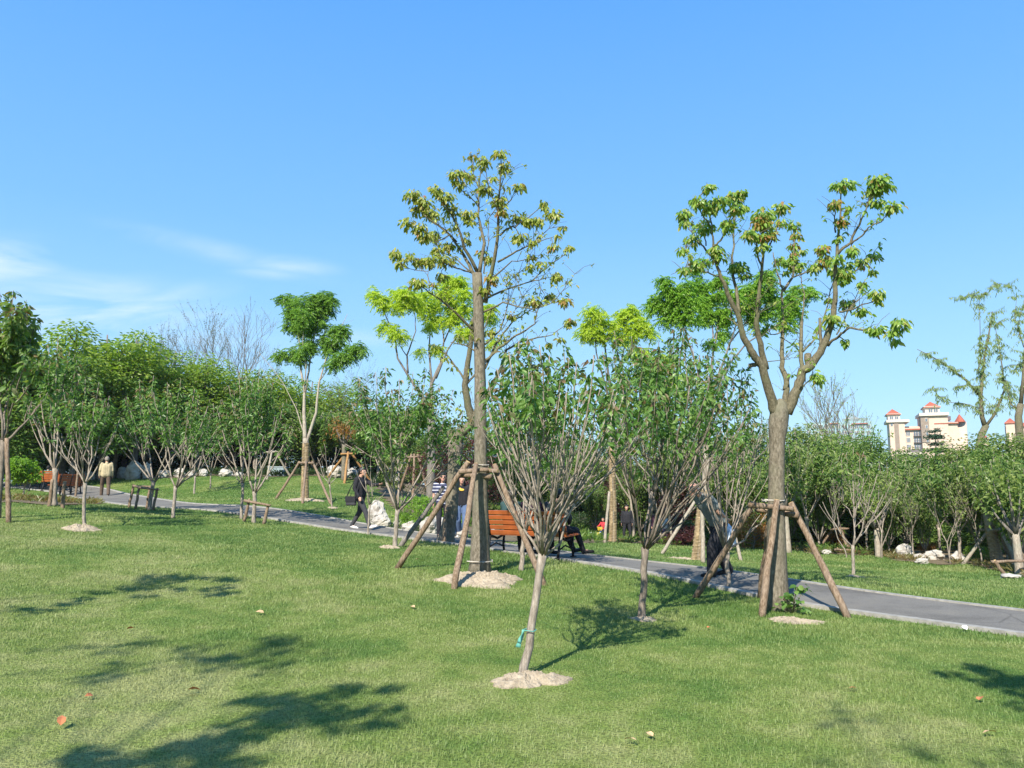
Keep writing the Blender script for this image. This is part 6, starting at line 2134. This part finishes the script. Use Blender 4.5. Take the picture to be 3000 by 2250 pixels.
# walking woman in black with shoulder bag
b = G(1053, 1553)
rzw = faced(b, .93, -.3)
w_ = person(b, rzw, 'person in black jacket walking along the path with a shoulder bag',
            dict(an_l=(-.09, -.30, .12), kn_l=(-.1, -.06, .50), toe_l=(-.1, -.12, .04), an_r=(.09, .36, .10), kn_r=(.1, .22, .52), toe_r=(.1, .56, .12),
                 el_r=(.23, -.06, 1.15), ha_r=(.26, .10, .90), el_l=(-.22, .24, 1.24), ha_l=(-.16, .50, 1.26), head=(.0, .05, 1.60)),
            1.66, 'black', 'charcoal', 'shoe_white')
k_ = 1.66 / 1.72
# bag hangs at her near side
rot = Matrix.Rotation(rzw, 3, 'Z')
bp = b + rot @ (Vector((.29, -.12, .80)) * k_)
bag = thing('shoulder_bag', bp, 'black shoulder bag hanging at the hip of the walking person in black', 'bag', rz=rzw)
m = MB(); m.box((0, 0, 0), (.09, .30, .24)); bo = m.build('bag_body', CLOTHES['charcoal'], bag)
bo.modifiers.new('b', 'BEVEL').width = .025
m = MB(); m.box((.052, 0, .05), (.012, .30, .15)); m.build('flap', CLOTHES['black'], bag)
m = MB(); m.tube([(0, -.14, .11), (-.10, -.06, .40), (-.17, .10, .68), (-.30, .14, .50)], .014, 6); m.tube([(0, .14, .11), (-.06, .17, .35), (-.14, .16, .62)], .014, 6)
m.build('strap', CLOTHES['black'], bag, True)

# couple behind the tall tree
b = G(1296, 1576); person(b, faced(b, .1, -1), 'person in navy striped t-shirt and dark glasses walking behind the slanting pole',
                          dict(an_l=(-.1, -.16, .13), kn_l=(-.11, .06, .5), toe_l=(-.12, .02, .04), an_r=(.1, .16, .08), kn_r=(.1, .16, .5), toe_r=(.12, .36, .05)), 1.66, 'stripes', 'black', 'shoe_black',
                          sleeve='short')
root = [o for o in bpy.data.objects if o.get('label', '').startswith('person in navy striped')][0]
m = MB()
for sx in (-1, 1):
    m.ball((sx * .034, .128, 1.62), (.03, .012, .02), 10, 6)
m.capsule((-.07, .10, 1.626), (.07, .10, 1.626), .006, .006)
m.build('dark_glasses', CLOTHES['black'], root, True)
b = G(1352, 1578); person(b, faced(b, .05, -1), 'person in black t-shirt with yellow print and blue jeans on the path',
                          dict(an_l=(-.1, .14, .08), kn_l=(-.1, .16, .5), toe_l=(-.12, .34, .05), an_r=(.1, -.14, .12), kn_r=(.1, .05, .5), toe_r=(.12, .03, .04), ha_r=(.27, .1, .86)), 1.64, 'black', 'jeans',
                          'shoe_white', sleeve='short', trouser_w=1.5, slim=.92, hair='long')
root = [o for o in bpy.data.objects if o.get('label', '').startswith('person in black t-shirt')][0]
m = MB(); m.ball((0, .135, 1.33), (.07, .02, .035), 12, 6); m.ball((.05, .13, 1.36), (.035, .02, .03), 10, 6)
m.build('yellow_print', solid('yellow_print', (.75, .5, .08), .8), root, True)

# old man bending forward on the path
b = G(2096, 1690)
rzo = faced(b, -.92, -.32)
person(b, rzo, 'bald person in grey shirt and black trousers bending forward on the path',
       dict(pelvis=(0, -.10, .93), chest=(0, .10, 1.24), neck=(0, .26, 1.40), head=(0, .37, 1.48), look=(0, 1, -.35), sh_l=(-.19, .20, 1.36), sh_r=(.19, .20, 1.36),
            el_l=(-.24, .04, 1.10), ha_l=(-.12, -.20, .98), el_r=(.25, .02, 1.10), ha_r=(.12, -.22, .97), hip_l=(-.1, -.10, .9), hip_r=(.1, -.10, .9),
            kn_l=(-.11, .12, .5), an_l=(-.12, .14, .08), toe_l=(-.14, .35, .04), kn_r=(.11, -.12, .48), an_r=(.11, -.34, .10), toe_r=(.13, -.14, .04)),
       1.70, 'grey', 'black', 'shoe_black', bald=True, trouser_w=1.75, sleeve='short')
rot = Matrix.Rotation(rzo, 3, 'Z')
bp = b + rot @ Vector((.10, -.28, .92))
sk = thing('plastic_bag', bp, 'blue and white plastic bag held behind the back of the bending person', 'bag', rz=rzo)
rng = np.random.default_rng(3)
m = MB()
pr = []
for i in range(9):
    t = i / 8
    pr.append((.03 + .11 * math.sin(min(1, t * 1.25) * 2.4) + .02 * t))
pts = [(0, -.10 * i / 8, -.42 * i / 8) for i in range(9)]
m.tube(pts, pr, 14, rough=.12, seed=9)


def bag_mat():
    mt, nt, bs = newmat('bag_film')
    t = nt.nodes.new('ShaderNodeTexCoord'); n = nt.nodes.new('ShaderNodeTexNoise'); n.inputs['Scale'].default_value = 7
    nt.links.new(t.outputs['Object'], n.inputs['Vector'])
    r = ramp(nt, [(.16, .25, .38), (.30, .38, .48), (.72, .74, .78)], [.4, .52, .62])
    nt.links.new(n.outputs['Fac'], r.inputs['Fac']); nt.links.new(r.outputs['Color'], bs.inputs['Base Color'])
    bs.inputs['Roughness'].default_value = .35
    return mt


m.build('bag_body', bag_mat(), sk, True)
m = MB(); m.tube([(-.02, 0, -.02), (-.03, .02, .05), (.02, .02, .07), (.03, 0, -.02)], .008, 6); m.build('handle', CLOTHES['white'], sk, True)

# people further back
b = at(318, 34.0); person(b, faced(b, -.5, .85), 'person in beige jacket and brown trousers walking away along the left path',
                          dict(an_l=(-.12, .22, .08), kn_l=(-.12, .18, .5), toe_l=(-.13, .42, .05), an_r=(.12, -.26, .12), kn_r=(.12, -.04, .5), toe_r=(.13, -.08, .04)), 1.68, 'beige', 'brown', 'shoe_white', hair='grey', slim=1.12,
                          trouser_w=1.3, voxel=.014)
b = at(1832, 35.5); person(b, faced(b, -.2, -1), 'person in black standing between the rope-wrapped trunk and the dark-leaved slim tree', dict(an_l=(-.17, 0, .08), an_r=(.17, 0, .08), kn_l=(-.14, .02, .5), kn_r=(.14, .02, .5)), 1.62, 'black', 'black',
                           'shoe_black', slim=1.1, voxel=.014)
b = at(1908, 37.0); person(b, faced(b, -1, .2), 'person in dark clothes half hidden left of the second rope-wrapped trunk', None, 1.5, 'plum', 'black', 'shoe_black', voxel=.014)
b = at(1940, 37.5); person(b, faced(b, .6, -1), 'person in white top and dark jeans just right of the second rope-wrapped trunk', None, 1.35, 'white', 'navy', 'shoe_black', sleeve='short', voxel=.014)

# child on a small bicycle
b = at(1762, 36.2)
rzc = faced(b, -.45, -.9)
rot = Matrix.Rotation(rzc, 3, 'Z')
bk = thing('bicycle', b, 'small child bicycle with white wheels and yellow front basket', 'bicycle', rz=rzc)
WHITEP = solid('white_plastic', (.75, .75, .76), .4, .05)
YEL = solid('yellow_plastic', (.8, .58, .05), .5, .08)
BLK = solid('black_rubber', (.03, .03, .03), .8, .1)
for y in (-.30, .32):
    m = MB(); m.tube([(0, y + .155 * math.cos(a * .2618), .175 + .155 * math.sin(a * .2618)) for a in range(25)], .022, 8, cap=False)
    wl = m.build('wheel', WHITEP, bk, True)
    m = MB()
    for a in range(6):
        m.tube([(0, y, .175), (0, y + .15 * math.cos(a * 1.047), .175 + .15 * math.sin(a * 1.047))], .006, 5)
    m.build('spokes', WHITEP, wl, True)
m = MB(); m.tube([(0, -.3, .175), (0, -.05, .2), (0, .25, .42), (0, .32, .175)], .016, 8); m.tube([(0, -.05, .2), (0, -.12, .42)], .014, 8); m.tube([(0, .25, .42), (0, .22, .56)], .014, 8)
m.build('frame', CLOTHES['blue'], bk, True)
m = MB(); m.box((0, -.12, .44), (.12, .2, .05)); m.build('saddle', BLK, bk)
m = MB(); m.tube([(-.22, .15, .57), (-.1, .2, .57), (.1, .2, .57), (.22, .15, .57)], .014, 8); m.build('handlebar', BLK, bk, True)
m = MB()
for z, s_ in ((.44, .8), (.50, .9), (.56, 1)):
    m.tube([(math.cos(a * .3927) * .12 * s_, .36 + math.sin(a * .3927) * .08 * s_, z) for a in range(17)], .008, 5, cap=False)
for a in range(12):
    m.tube([(math.cos(a * .5236) * .096, .36 + math.sin(a * .5236) * .064, .44), (math.cos(a * .5236) * .12, .36 + math.sin(a * .5236) * .08, .56)], .006, 4)
m.build('basket', YEL, bk)
ch = person(b + rot @ Vector((0, -.10, 0)), rzc, 'small child in a red jacket and dark trousers sitting on the small bicycle',
            dict(pelvis=(0, 0, .80), chest=(0, .03, 1.13), neck=(0, .05, 1.32), head=(0, .08, 1.50), sh_l=(-.17, .05, 1.26), sh_r=(.17, .05, 1.26), el_l=(-.27, .2, 1.06), el_r=(.27, .2, 1.06),
                 ha_l=(-.34, .40, .98), ha_r=(.34, .40, .98), hip_l=(-.09, 0, .76), hip_r=(.09, 0, .76), kn_l=(-.14, .30, .62), kn_r=(.14, .32, .56), an_l=(-.13, .18, .25), an_r=(.13, .15, .16),
                 toe_l=(-.14, .36, .2), toe_r=(.14, .32, .1)), 1.02, 'red', 'navy', 'shoe_white', child=True, voxel=.016)
b = G(1738, 1586)
gb_ = thing('picnic_bag', at(1735, 36.5), 'white and yellow soft bag lying on the grass edge beside the child bicycle', 'bag')
m = MB(); m.ball((-.22, 0, .13), (.34, .2, .15), 14, 8); m.build('white_part', WHITEP, gb_, True)
m = MB(); m.ball((.2, -.02, .12), (.2, .19, .14), 14, 8); m.build('yellow_part', YEL, gb_, True)

# ------------------------------------------------------------------ benches
TEAK = solid('varnished_slat', (.30, .078, .022), .35, .22, 5, spec=.5)
IRON = solid('black_iron', (.02, .02, .022), .5, .15, metal=.4)


def bench(b, rz, label, width=1.75, nback=5):
    """backrest towards -y, seat opens towards +y"""
    root = thing('park_bench', b, label, 'bench', 'park benches', rz)
    lean = R(14)
    bk_ = MB()
    for i in range(nback):
        z = .47 + i * .098
        y = -.20 - (z - .44) * math.tan(lean)
        Mx = Matrix.Translation((0, y, z)) @ Matrix.Rotation(lean, 4, 'X')
        bk_.box((0, 0, 0), (width, .032, .082), M=Mx)
    o = bk_.build('backrest', TEAK, root); o.modifiers.new('b', 'BEVEL').width = .006
    st = MB()
    for i in range(5):
        st.box((0, -.16 + i * .105, .425 + .006 * i), (width, .088, .034))
    o = st.build('seat', TEAK, root); o.modifiers.new('b', 'BEVEL').width = .006
    for x in (-width * .42, 0, width * .42):
        lg = MB()
        for p in ([(x, -.20, .40), (x, -.25, .18), (x, -.30, 0)], [(x, .30, .40), (x, .27, .2), (x, .31, 0)], [(x, -.20, .40), (x, .05, .33), (x, .30, .40)], [(x, -.2, .40), (x, -.25, .62), (x, -.34, .92)]):
            lg.tube(p, .026, 8)
        lg.tube([(x, -.25, .16), (x, 0, .24), (x, .27, .16)], .016, 8)
        for y in (-.30, .31):
            lg.box((x, y, .012), (.09, .09, .024))
        lg.build('leg', IRON, root, True)
    return root


bc = G(1552, 1630)
rzb = math.atan2(-.55, .83)
bench(bc, rzb, 'varnished orange-brown park bench seen from behind with three people on it', 1.95)
rot = Matrix.Rotation(rzb, 3, 'Z')
SIT = dict(pelvis=(0, -.05, .58), chest=(0, -.12, .90), neck=(0, -.10, 1.10), head=(0, -.06, 1.23), sh_l=(-.19, -.11, 1.04), sh_r=(.19, -.11, 1.04), el_l=(-.25, .02, .78), el_r=(.25, .02, .78),
           ha_l=(-.12, .24, .68), ha_r=(.12, .24, .68), hip_l=(-.1, 0, .55), hip_r=(.1, 0, .55), kn_l=(-.13, .42, .52), kn_r=(.13, .42, .52), an_l=(-.13, .46, .09), an_r=(.13, .46, .09),
           toe_l=(-.14, .68, .05), toe_r=(.14, .68, .05))
for x, lab, kw in ((-.38, 'black-haired person in a dark teal jacket sitting on the main bench, back turned', dict(top='darkteal', legs='black', hair='long')),
                   (.12, 'person in a plum-black jacket sitting in the middle of the main bench, back turned', dict(top='plum', legs='black')),
                   (.66, 'person in dark clothes at the right end of the main bench, legs stretched out', dict(top='charcoal', legs='black', pose_=1))):
    po = dict(SIT)
    if kw.pop('pose_', 0):
        po.update(kn_l=(-.08, .42, .51), an_l=(-.02, .66, .12), toe_l=(.06, .86, .12), kn_r=(.18, .42, .52), an_r=(.24, .60, .11), toe_r=(.36, .78, .09), head=(.06, -.03, 1.22), look=(.8, .6, 0))
    q = rot @ Vector((x, .0, 0))
    p_ = person(bc + Vector((q.x, q.y, .0)), rzb, lab, po, 1.68, **kw)
bl = at(150, 36.5)
bench(bl, math.atan2(-.25, .95), 'orange-brown bench at the left with a child sitting on it, in tree shade', 1.7)
rotl = Matrix.Rotation(math.atan2(-.25, .95), 3, 'Z')
person(bl + rotl @ Vector((0.05, 0, 0)), math.atan2(-.25, .95), 'child in a teal shirt sitting on the left bench, seen from behind', SIT, 1.45, 'teal', 'navy', 'shoe_white', sleeve='short', voxel=.015)
bench(at(204, 34.5), math.atan2(.9, .3), 'second orange bench seen end-on right of the rope-wrapped trunk at left', 1.3)

# grey utility cabinet at the far lawn edge
b = at(818, 41.5)
h = ztop(818, 1368, b)
root = thing('utility_cabinet', b, 'pale grey-blue utility cabinet at the far lawn edge left of the heart-shaped tree', 'cabinet')
CAB = solid('pale_cabinet_paint', (.24, .30, .31), .5, .08, 3)
m = MB(); m.box((0, 0, h * .46), (.80, .6, h * .92)); m.build('body', CAB, root)
m = MB(); m.box((0, 0, h * .92 + .025), (.88, .7, .05)); m.build('lid', solid('cabinet_lid', (.3, .35, .36), .5, .05), root)
for x in (-.195, .195):
    m = MB(); m.box((x, -.312, h * .46), (.37, .02, h * .8)); dr_ = m.build('door', CAB, root)
    m = MB(); m.box((x * .3, -.335, h * .5), (.03, .03, .14)); m.build('handle', IRON, dr_)

# green ribbon tied to the nearest tree
ba = G(1530, 1985)
pa = P(1552, 1846, ba.y)
rb = thing('ribbon', pa, 'turquoise plastic ribbon tied round the stem of the nearest slim tree', 'ribbon')
TUR = solid('turquoise_film', (.10, .30, .25), .4, .15, 9)
m = MB(); m.tube([(math.cos(a * .3927) * .055, math.sin(a * .3927) * .055, .004 * math.sin(a * 1.3)) for a in range(17)], .005, 6, cap=False); m.build('loop', TUR, rb, True)
m = MB()
for sh, wd, ln, x0 in ((0, .018, .15, -.06), (.012, .012, .11, -.055)):
    V = []
    for i in range(8):
        t = i / 7
        w2 = wd * (.45 + .75 * t)
        x = x0 - .035 * t + .008 * math.sin(t * 5 + sh * 90)
        V += [(x - w2, -.02 - sh - .012 * math.sin(t * 4), .01 - ln * t), (x + w2, -.026 - sh + .012 * math.sin(t * 5), .01 - ln * t)]
    m.add(V, None, [(2 * i, 2 * i + 1, 2 * i + 3, 2 * i + 2) for i in range(7)])
o = m.build('tail', TUR, rb, True)
o.modifiers.new('s', 'SOLIDIFY').thickness = .002

# small vine at the foot of the forked tree, fallen leaves, weeds
b = G(2305, 1790) - Vector((0, .22, 0))
root = thing('creeper_plant', b, 'small broad-leaved creeper at the foot of the thick forked tree', 'plant')
rng = np.random.default_rng(12)
m = MB(); cm = MB(); LP, LD = [], []
for k in range(16):
    an = rng.uniform(0, 6.28); e = Vector((math.cos(an) * rng.uniform(.05, .24), math.sin(an) * .12, rng.uniform(.05, .36)))
    m.tube([(0, 0, 0), tuple(e * .6 + Vector((0, 0, .03))), tuple(e)], .005, 4)
    for q in range(4):
        LP.append(tuple(e + Vector(rng.normal(0, .03, 3)))); LD.append((rng.normal(), rng.normal() - .5, -.3))
m.build('stems', BARK_LIMB, root, True); leaves(cm, LP, LD, rng.uniform(.06, .11, len(LP)), .85, rng, LEAF1); cm.build('leaves', CHERRY, root)

FALL = solid('fallen_leaf', (.42, .15, .06), .7, .3, 20)
FALL2 = solid('fallen_leaf_tan', (.52, .34, .18), .8, .25, 20)
PAPER = solid('paper_scrap', (.75, .74, .72), .8, .05)
for px, py, s_, mt, lab in ((590, 2038, .11, FALL, 'largest red-orange fallen leaf on the left lawn'), (271, 2051, .07, FALL, 'small dark red fallen leaf left of the largest one'), (176, 2148, .10, FALL, 'brown-red fallen leaf nearest the left corner'),
                            (1214, 1789, .10, FALL2, 'tan fallen leaf on the open lawn left of the nearest tree'), (773, 1806, .10, FALL2, 'pale tan fallen leaf on the middle left lawn'), (370, 1855, .07, FALL, 'tiny red leaf on the left lawn between two shade patches'),
                            (1829, 2189, .09, FALL2, 'upright yellow-tan leaf at the bottom of the lawn'), (1914, 2175, .07, FALL2, 'flat brownish leaf beside the upright yellow-tan leaf'), (2870, 2070, .10, FALL, 'red-orange leaf on the right lawn below the long shade'),
                            (2514, 2035, .07, FALL, 'small red leaf in the middle of the right lawn'), (2921, 2162, .10, FALL2, 'tan leaf in the lower right corner'), (2073, 1851, .07, FALL, 'small orange leaf below the slim dark-stemmed tree'),
                            (1225, 1645, .08, FALL2, 'tan leaf by the left slanting pole'), (2834, 1854, .10, PAPER, 'white paper scrap by the path kerb')):
    b = G(px, py)
    m = MB(); rng = np.random.default_rng(px)
    leaves(m, [(0, 0, .012)], [(rng.normal(), rng.normal(), .35)], s_, .62, rng, LEAF1, .25)
    o = m.build('paper_scrap' if mt is PAPER else 'fallen_leaf', mt, loc=b + Vector((0, 0, .022)))
    tag(o, lab, 'paper' if mt is PAPER else 'leaf', None if mt is PAPER else 'fallen leaves')


def weeds(name, region, n, h, mat, seed, label):
    """low loose weeds growing on a bed: one mass"""
    rng = np.random.default_rng(seed)
    x = rng.uniform(region[0], region[1], n * 6); y = rng.uniform(region[2], region[3], n * 6)
    ok = region[4](x, y) & (path_dist(x, y) > 1.25)
    x, y = x[ok][:n], y[ok][:n]
    z = gz(x, y)
    P_, D_, L_ = [], [], []
    for q in range(14):
        r_ = rng.uniform(0, .16, len(x)); a = rng.uniform(0, 6.28, len(x))
        P_.append(np.stack([x + r_ * np.cos(a), y + r_ * np.sin(a), z + rng.uniform(0, h * .5, len(x))], 1))
        D_.append(np.stack([np.cos(a), np.sin(a), rng.uniform(.2, 1.6, len(x))], 1)); L_.append(rng.uniform(.4, 1.0, len(x)) * h)
    m = MB(); leaves(m, np.concatenate(P_), np.concatenate(D_), np.concatenate(L_), .16, rng)
    o = m.build(name, mat); struct(o, 'stuff'); o['label'] = label; o['category'] = 'ground cover'


weeds('ground_cover', (-30, -8, 14, 34, near_bed), 420, .22, DRYWEED, 7, 'sparse low weeds on the bare bed before the left bench')
weeds('ground_cover', (4, 26, 18, 34, lambda x, y: IN_R(x, y) & ~IN_R(x, y - 4.5)), 1500, .20, DRYWEED, 8, 'dry brownish weeds along the edge of the right grove')
weeds('ground_cover', (-2, 12, 26, 46, IN_R), 700, .35, BUSHY, 9, 'low green cover under the middle grove')
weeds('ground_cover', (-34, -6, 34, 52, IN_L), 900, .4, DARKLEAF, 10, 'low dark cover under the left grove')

# ------------------------------------------------------------------ trees beside and behind the viewer: their shade falls on the lawn in the photo
LS = LDIR / -LDIR.z


def shade_tree(base, clumps, label, seed, lmat=MAGGREEN, thick=.16):
    """clumps: (px, py, height above ground, radius, leaves): where each leaf tuft's shade is seen on the lawn"""
    rng = np.random.default_rng(seed)
    base = Vector((base[0], base[1], gz(*base)))
    root = thing('tall_tree', base, label, 'tree', 'trees beside the viewer')
    top = Vector((0, 0, max(c[2] for c in clumps) * .8))
    MB().tube([(0, 0, -.1), top * .5, top], [thick, thick * .75, thick * .5], 10).build('trunk', BARK_BIG, root, True)
    lm = MB(); cm = MB()
    for px, py, h, r, n in clumps:
        t = G(px, py, 3.2)
        c = t - LS * h - base
        s0 = top * rng.uniform(.7, 1.0)
        lm.tube(bez(s0, s0.lerp(c, .5) + Vector((0, 0, -.35)), c, 6), [.014, .013, .012, .010, .008, .006, .004], 6)
        faint = n <= 60
        for k in range((4 if n <= 20 else 9) if faint else max(2, n // 30)):
            e = c + Vector(rng.normal(0, r * (1.0 if faint else .75), 3))
            e.z = c.z + rng.normal(0, r * .3)
            lm.tube([c, e], [.01, .004], 4, cap=False)
            m_ = 6 if faint else 30
            u = unit(rng.normal(0, 1, (m_, 3)))
            dv = u * [1, 1, .3]; dv[:, 2] -= .5
            leaves(cm, np.array(tuple(e)) + u * (r * .34 * rng.uniform(.2, 1, (m_, 1)) ** .5), dv, rng.uniform(.10, .17, m_), .48, rng)
    lm.build('limbs', BARK_LIMB, root, True)
    cm.build('crown', lmat, root)


shade_tree((-9.5, 3.6), [(330, 1738, 4.6, .24, 90), (430, 1712, 4.6, .28, 170), (530, 1700, 4.8, .32, 220), (630, 1695, 4.8, .28, 170), (655, 1735, 4.4, .24, 130), (200, 1770, 4.2, .2, 80), (100, 1790, 4.0, .14, 60)],
           'leafy tree standing to the left of the viewer that shades the far left lawn', 901)
shade_tree((-4.4, -3.4), [(420, 1890, 7.6, .32, 60), (560, 1945, 7.6, .34, 90), (760, 1905, 8.0, .34, 60), (920, 1888, 8.0, .36, 90), (330, 1965, 7.4, .3, 60), (690, 1955, 7.6, .3, 60),
                          (840, 2050, 6.4, .22, 120), (950, 2045, 6.6, .26, 200), (1080, 2030, 6.6, .16, 70), (900, 2090, 6.2, .26, 180), (770, 2100, 6.0, .16, 60), (1000, 2105, 6.2, .18, 90),
                          (590, 2180, 5.6, .22, 150), (680, 2165, 5.6, .16, 70), (480, 2215, 5.4, .24, 150), (340, 2238, 5.2, .22, 120), (620, 2235, 5.2, .18, 90)],
           'tall tuft-leaved tree behind the viewer that shades the lower left lawn', 902, thick=.1)
shade_tree((4.6, -3.2), [(2870, 1962, 5.4, .10, 50), (2920, 1985, 5.4, .17, 110), (2985, 2010, 5.2, .22, 180), (3060, 2020, 5.0, .25, 180), (2480, 2140, 8.2, .30, 20), (2660, 2190, 8.0, .34, 20)],
           'sparse tall tree behind the viewer that shades the lower right lawn', 903, thick=.1)

for r_ in list(PROTO.values()):
    if not r_.get('_used'):
        for c in list(r_.children):
            bpy.data.objects.remove(c)
        bpy.data.objects.remove(r_)
for o in bpy.data.objects:
    if '_used' in o:
        del o['_used']

# ------------------------------------------------------------------ thin spring haze over the whole place
hm_ = bpy.data.materials.new('haze_air'); hm_.use_nodes = True
hm_.node_tree.nodes.clear()
ho_ = hm_.node_tree.nodes.new('ShaderNodeOutputMaterial')
hv_ = hm_.node_tree.nodes.new('ShaderNodeVolumePrincipled')
hv_.inputs['Color'].default_value = (.88, .92, 1.0, 1)
hv_.inputs['Density'].default_value = .00022
hv_.inputs['Anisotropy'].default_value = .2
hm_.node_tree.links.new(hv_.outputs['Volume'], ho_.inputs['Volume'])
struct(MB().box((0, 500, 24), (3200, 4200, 60)).build('haze', hm_), 'stuff')
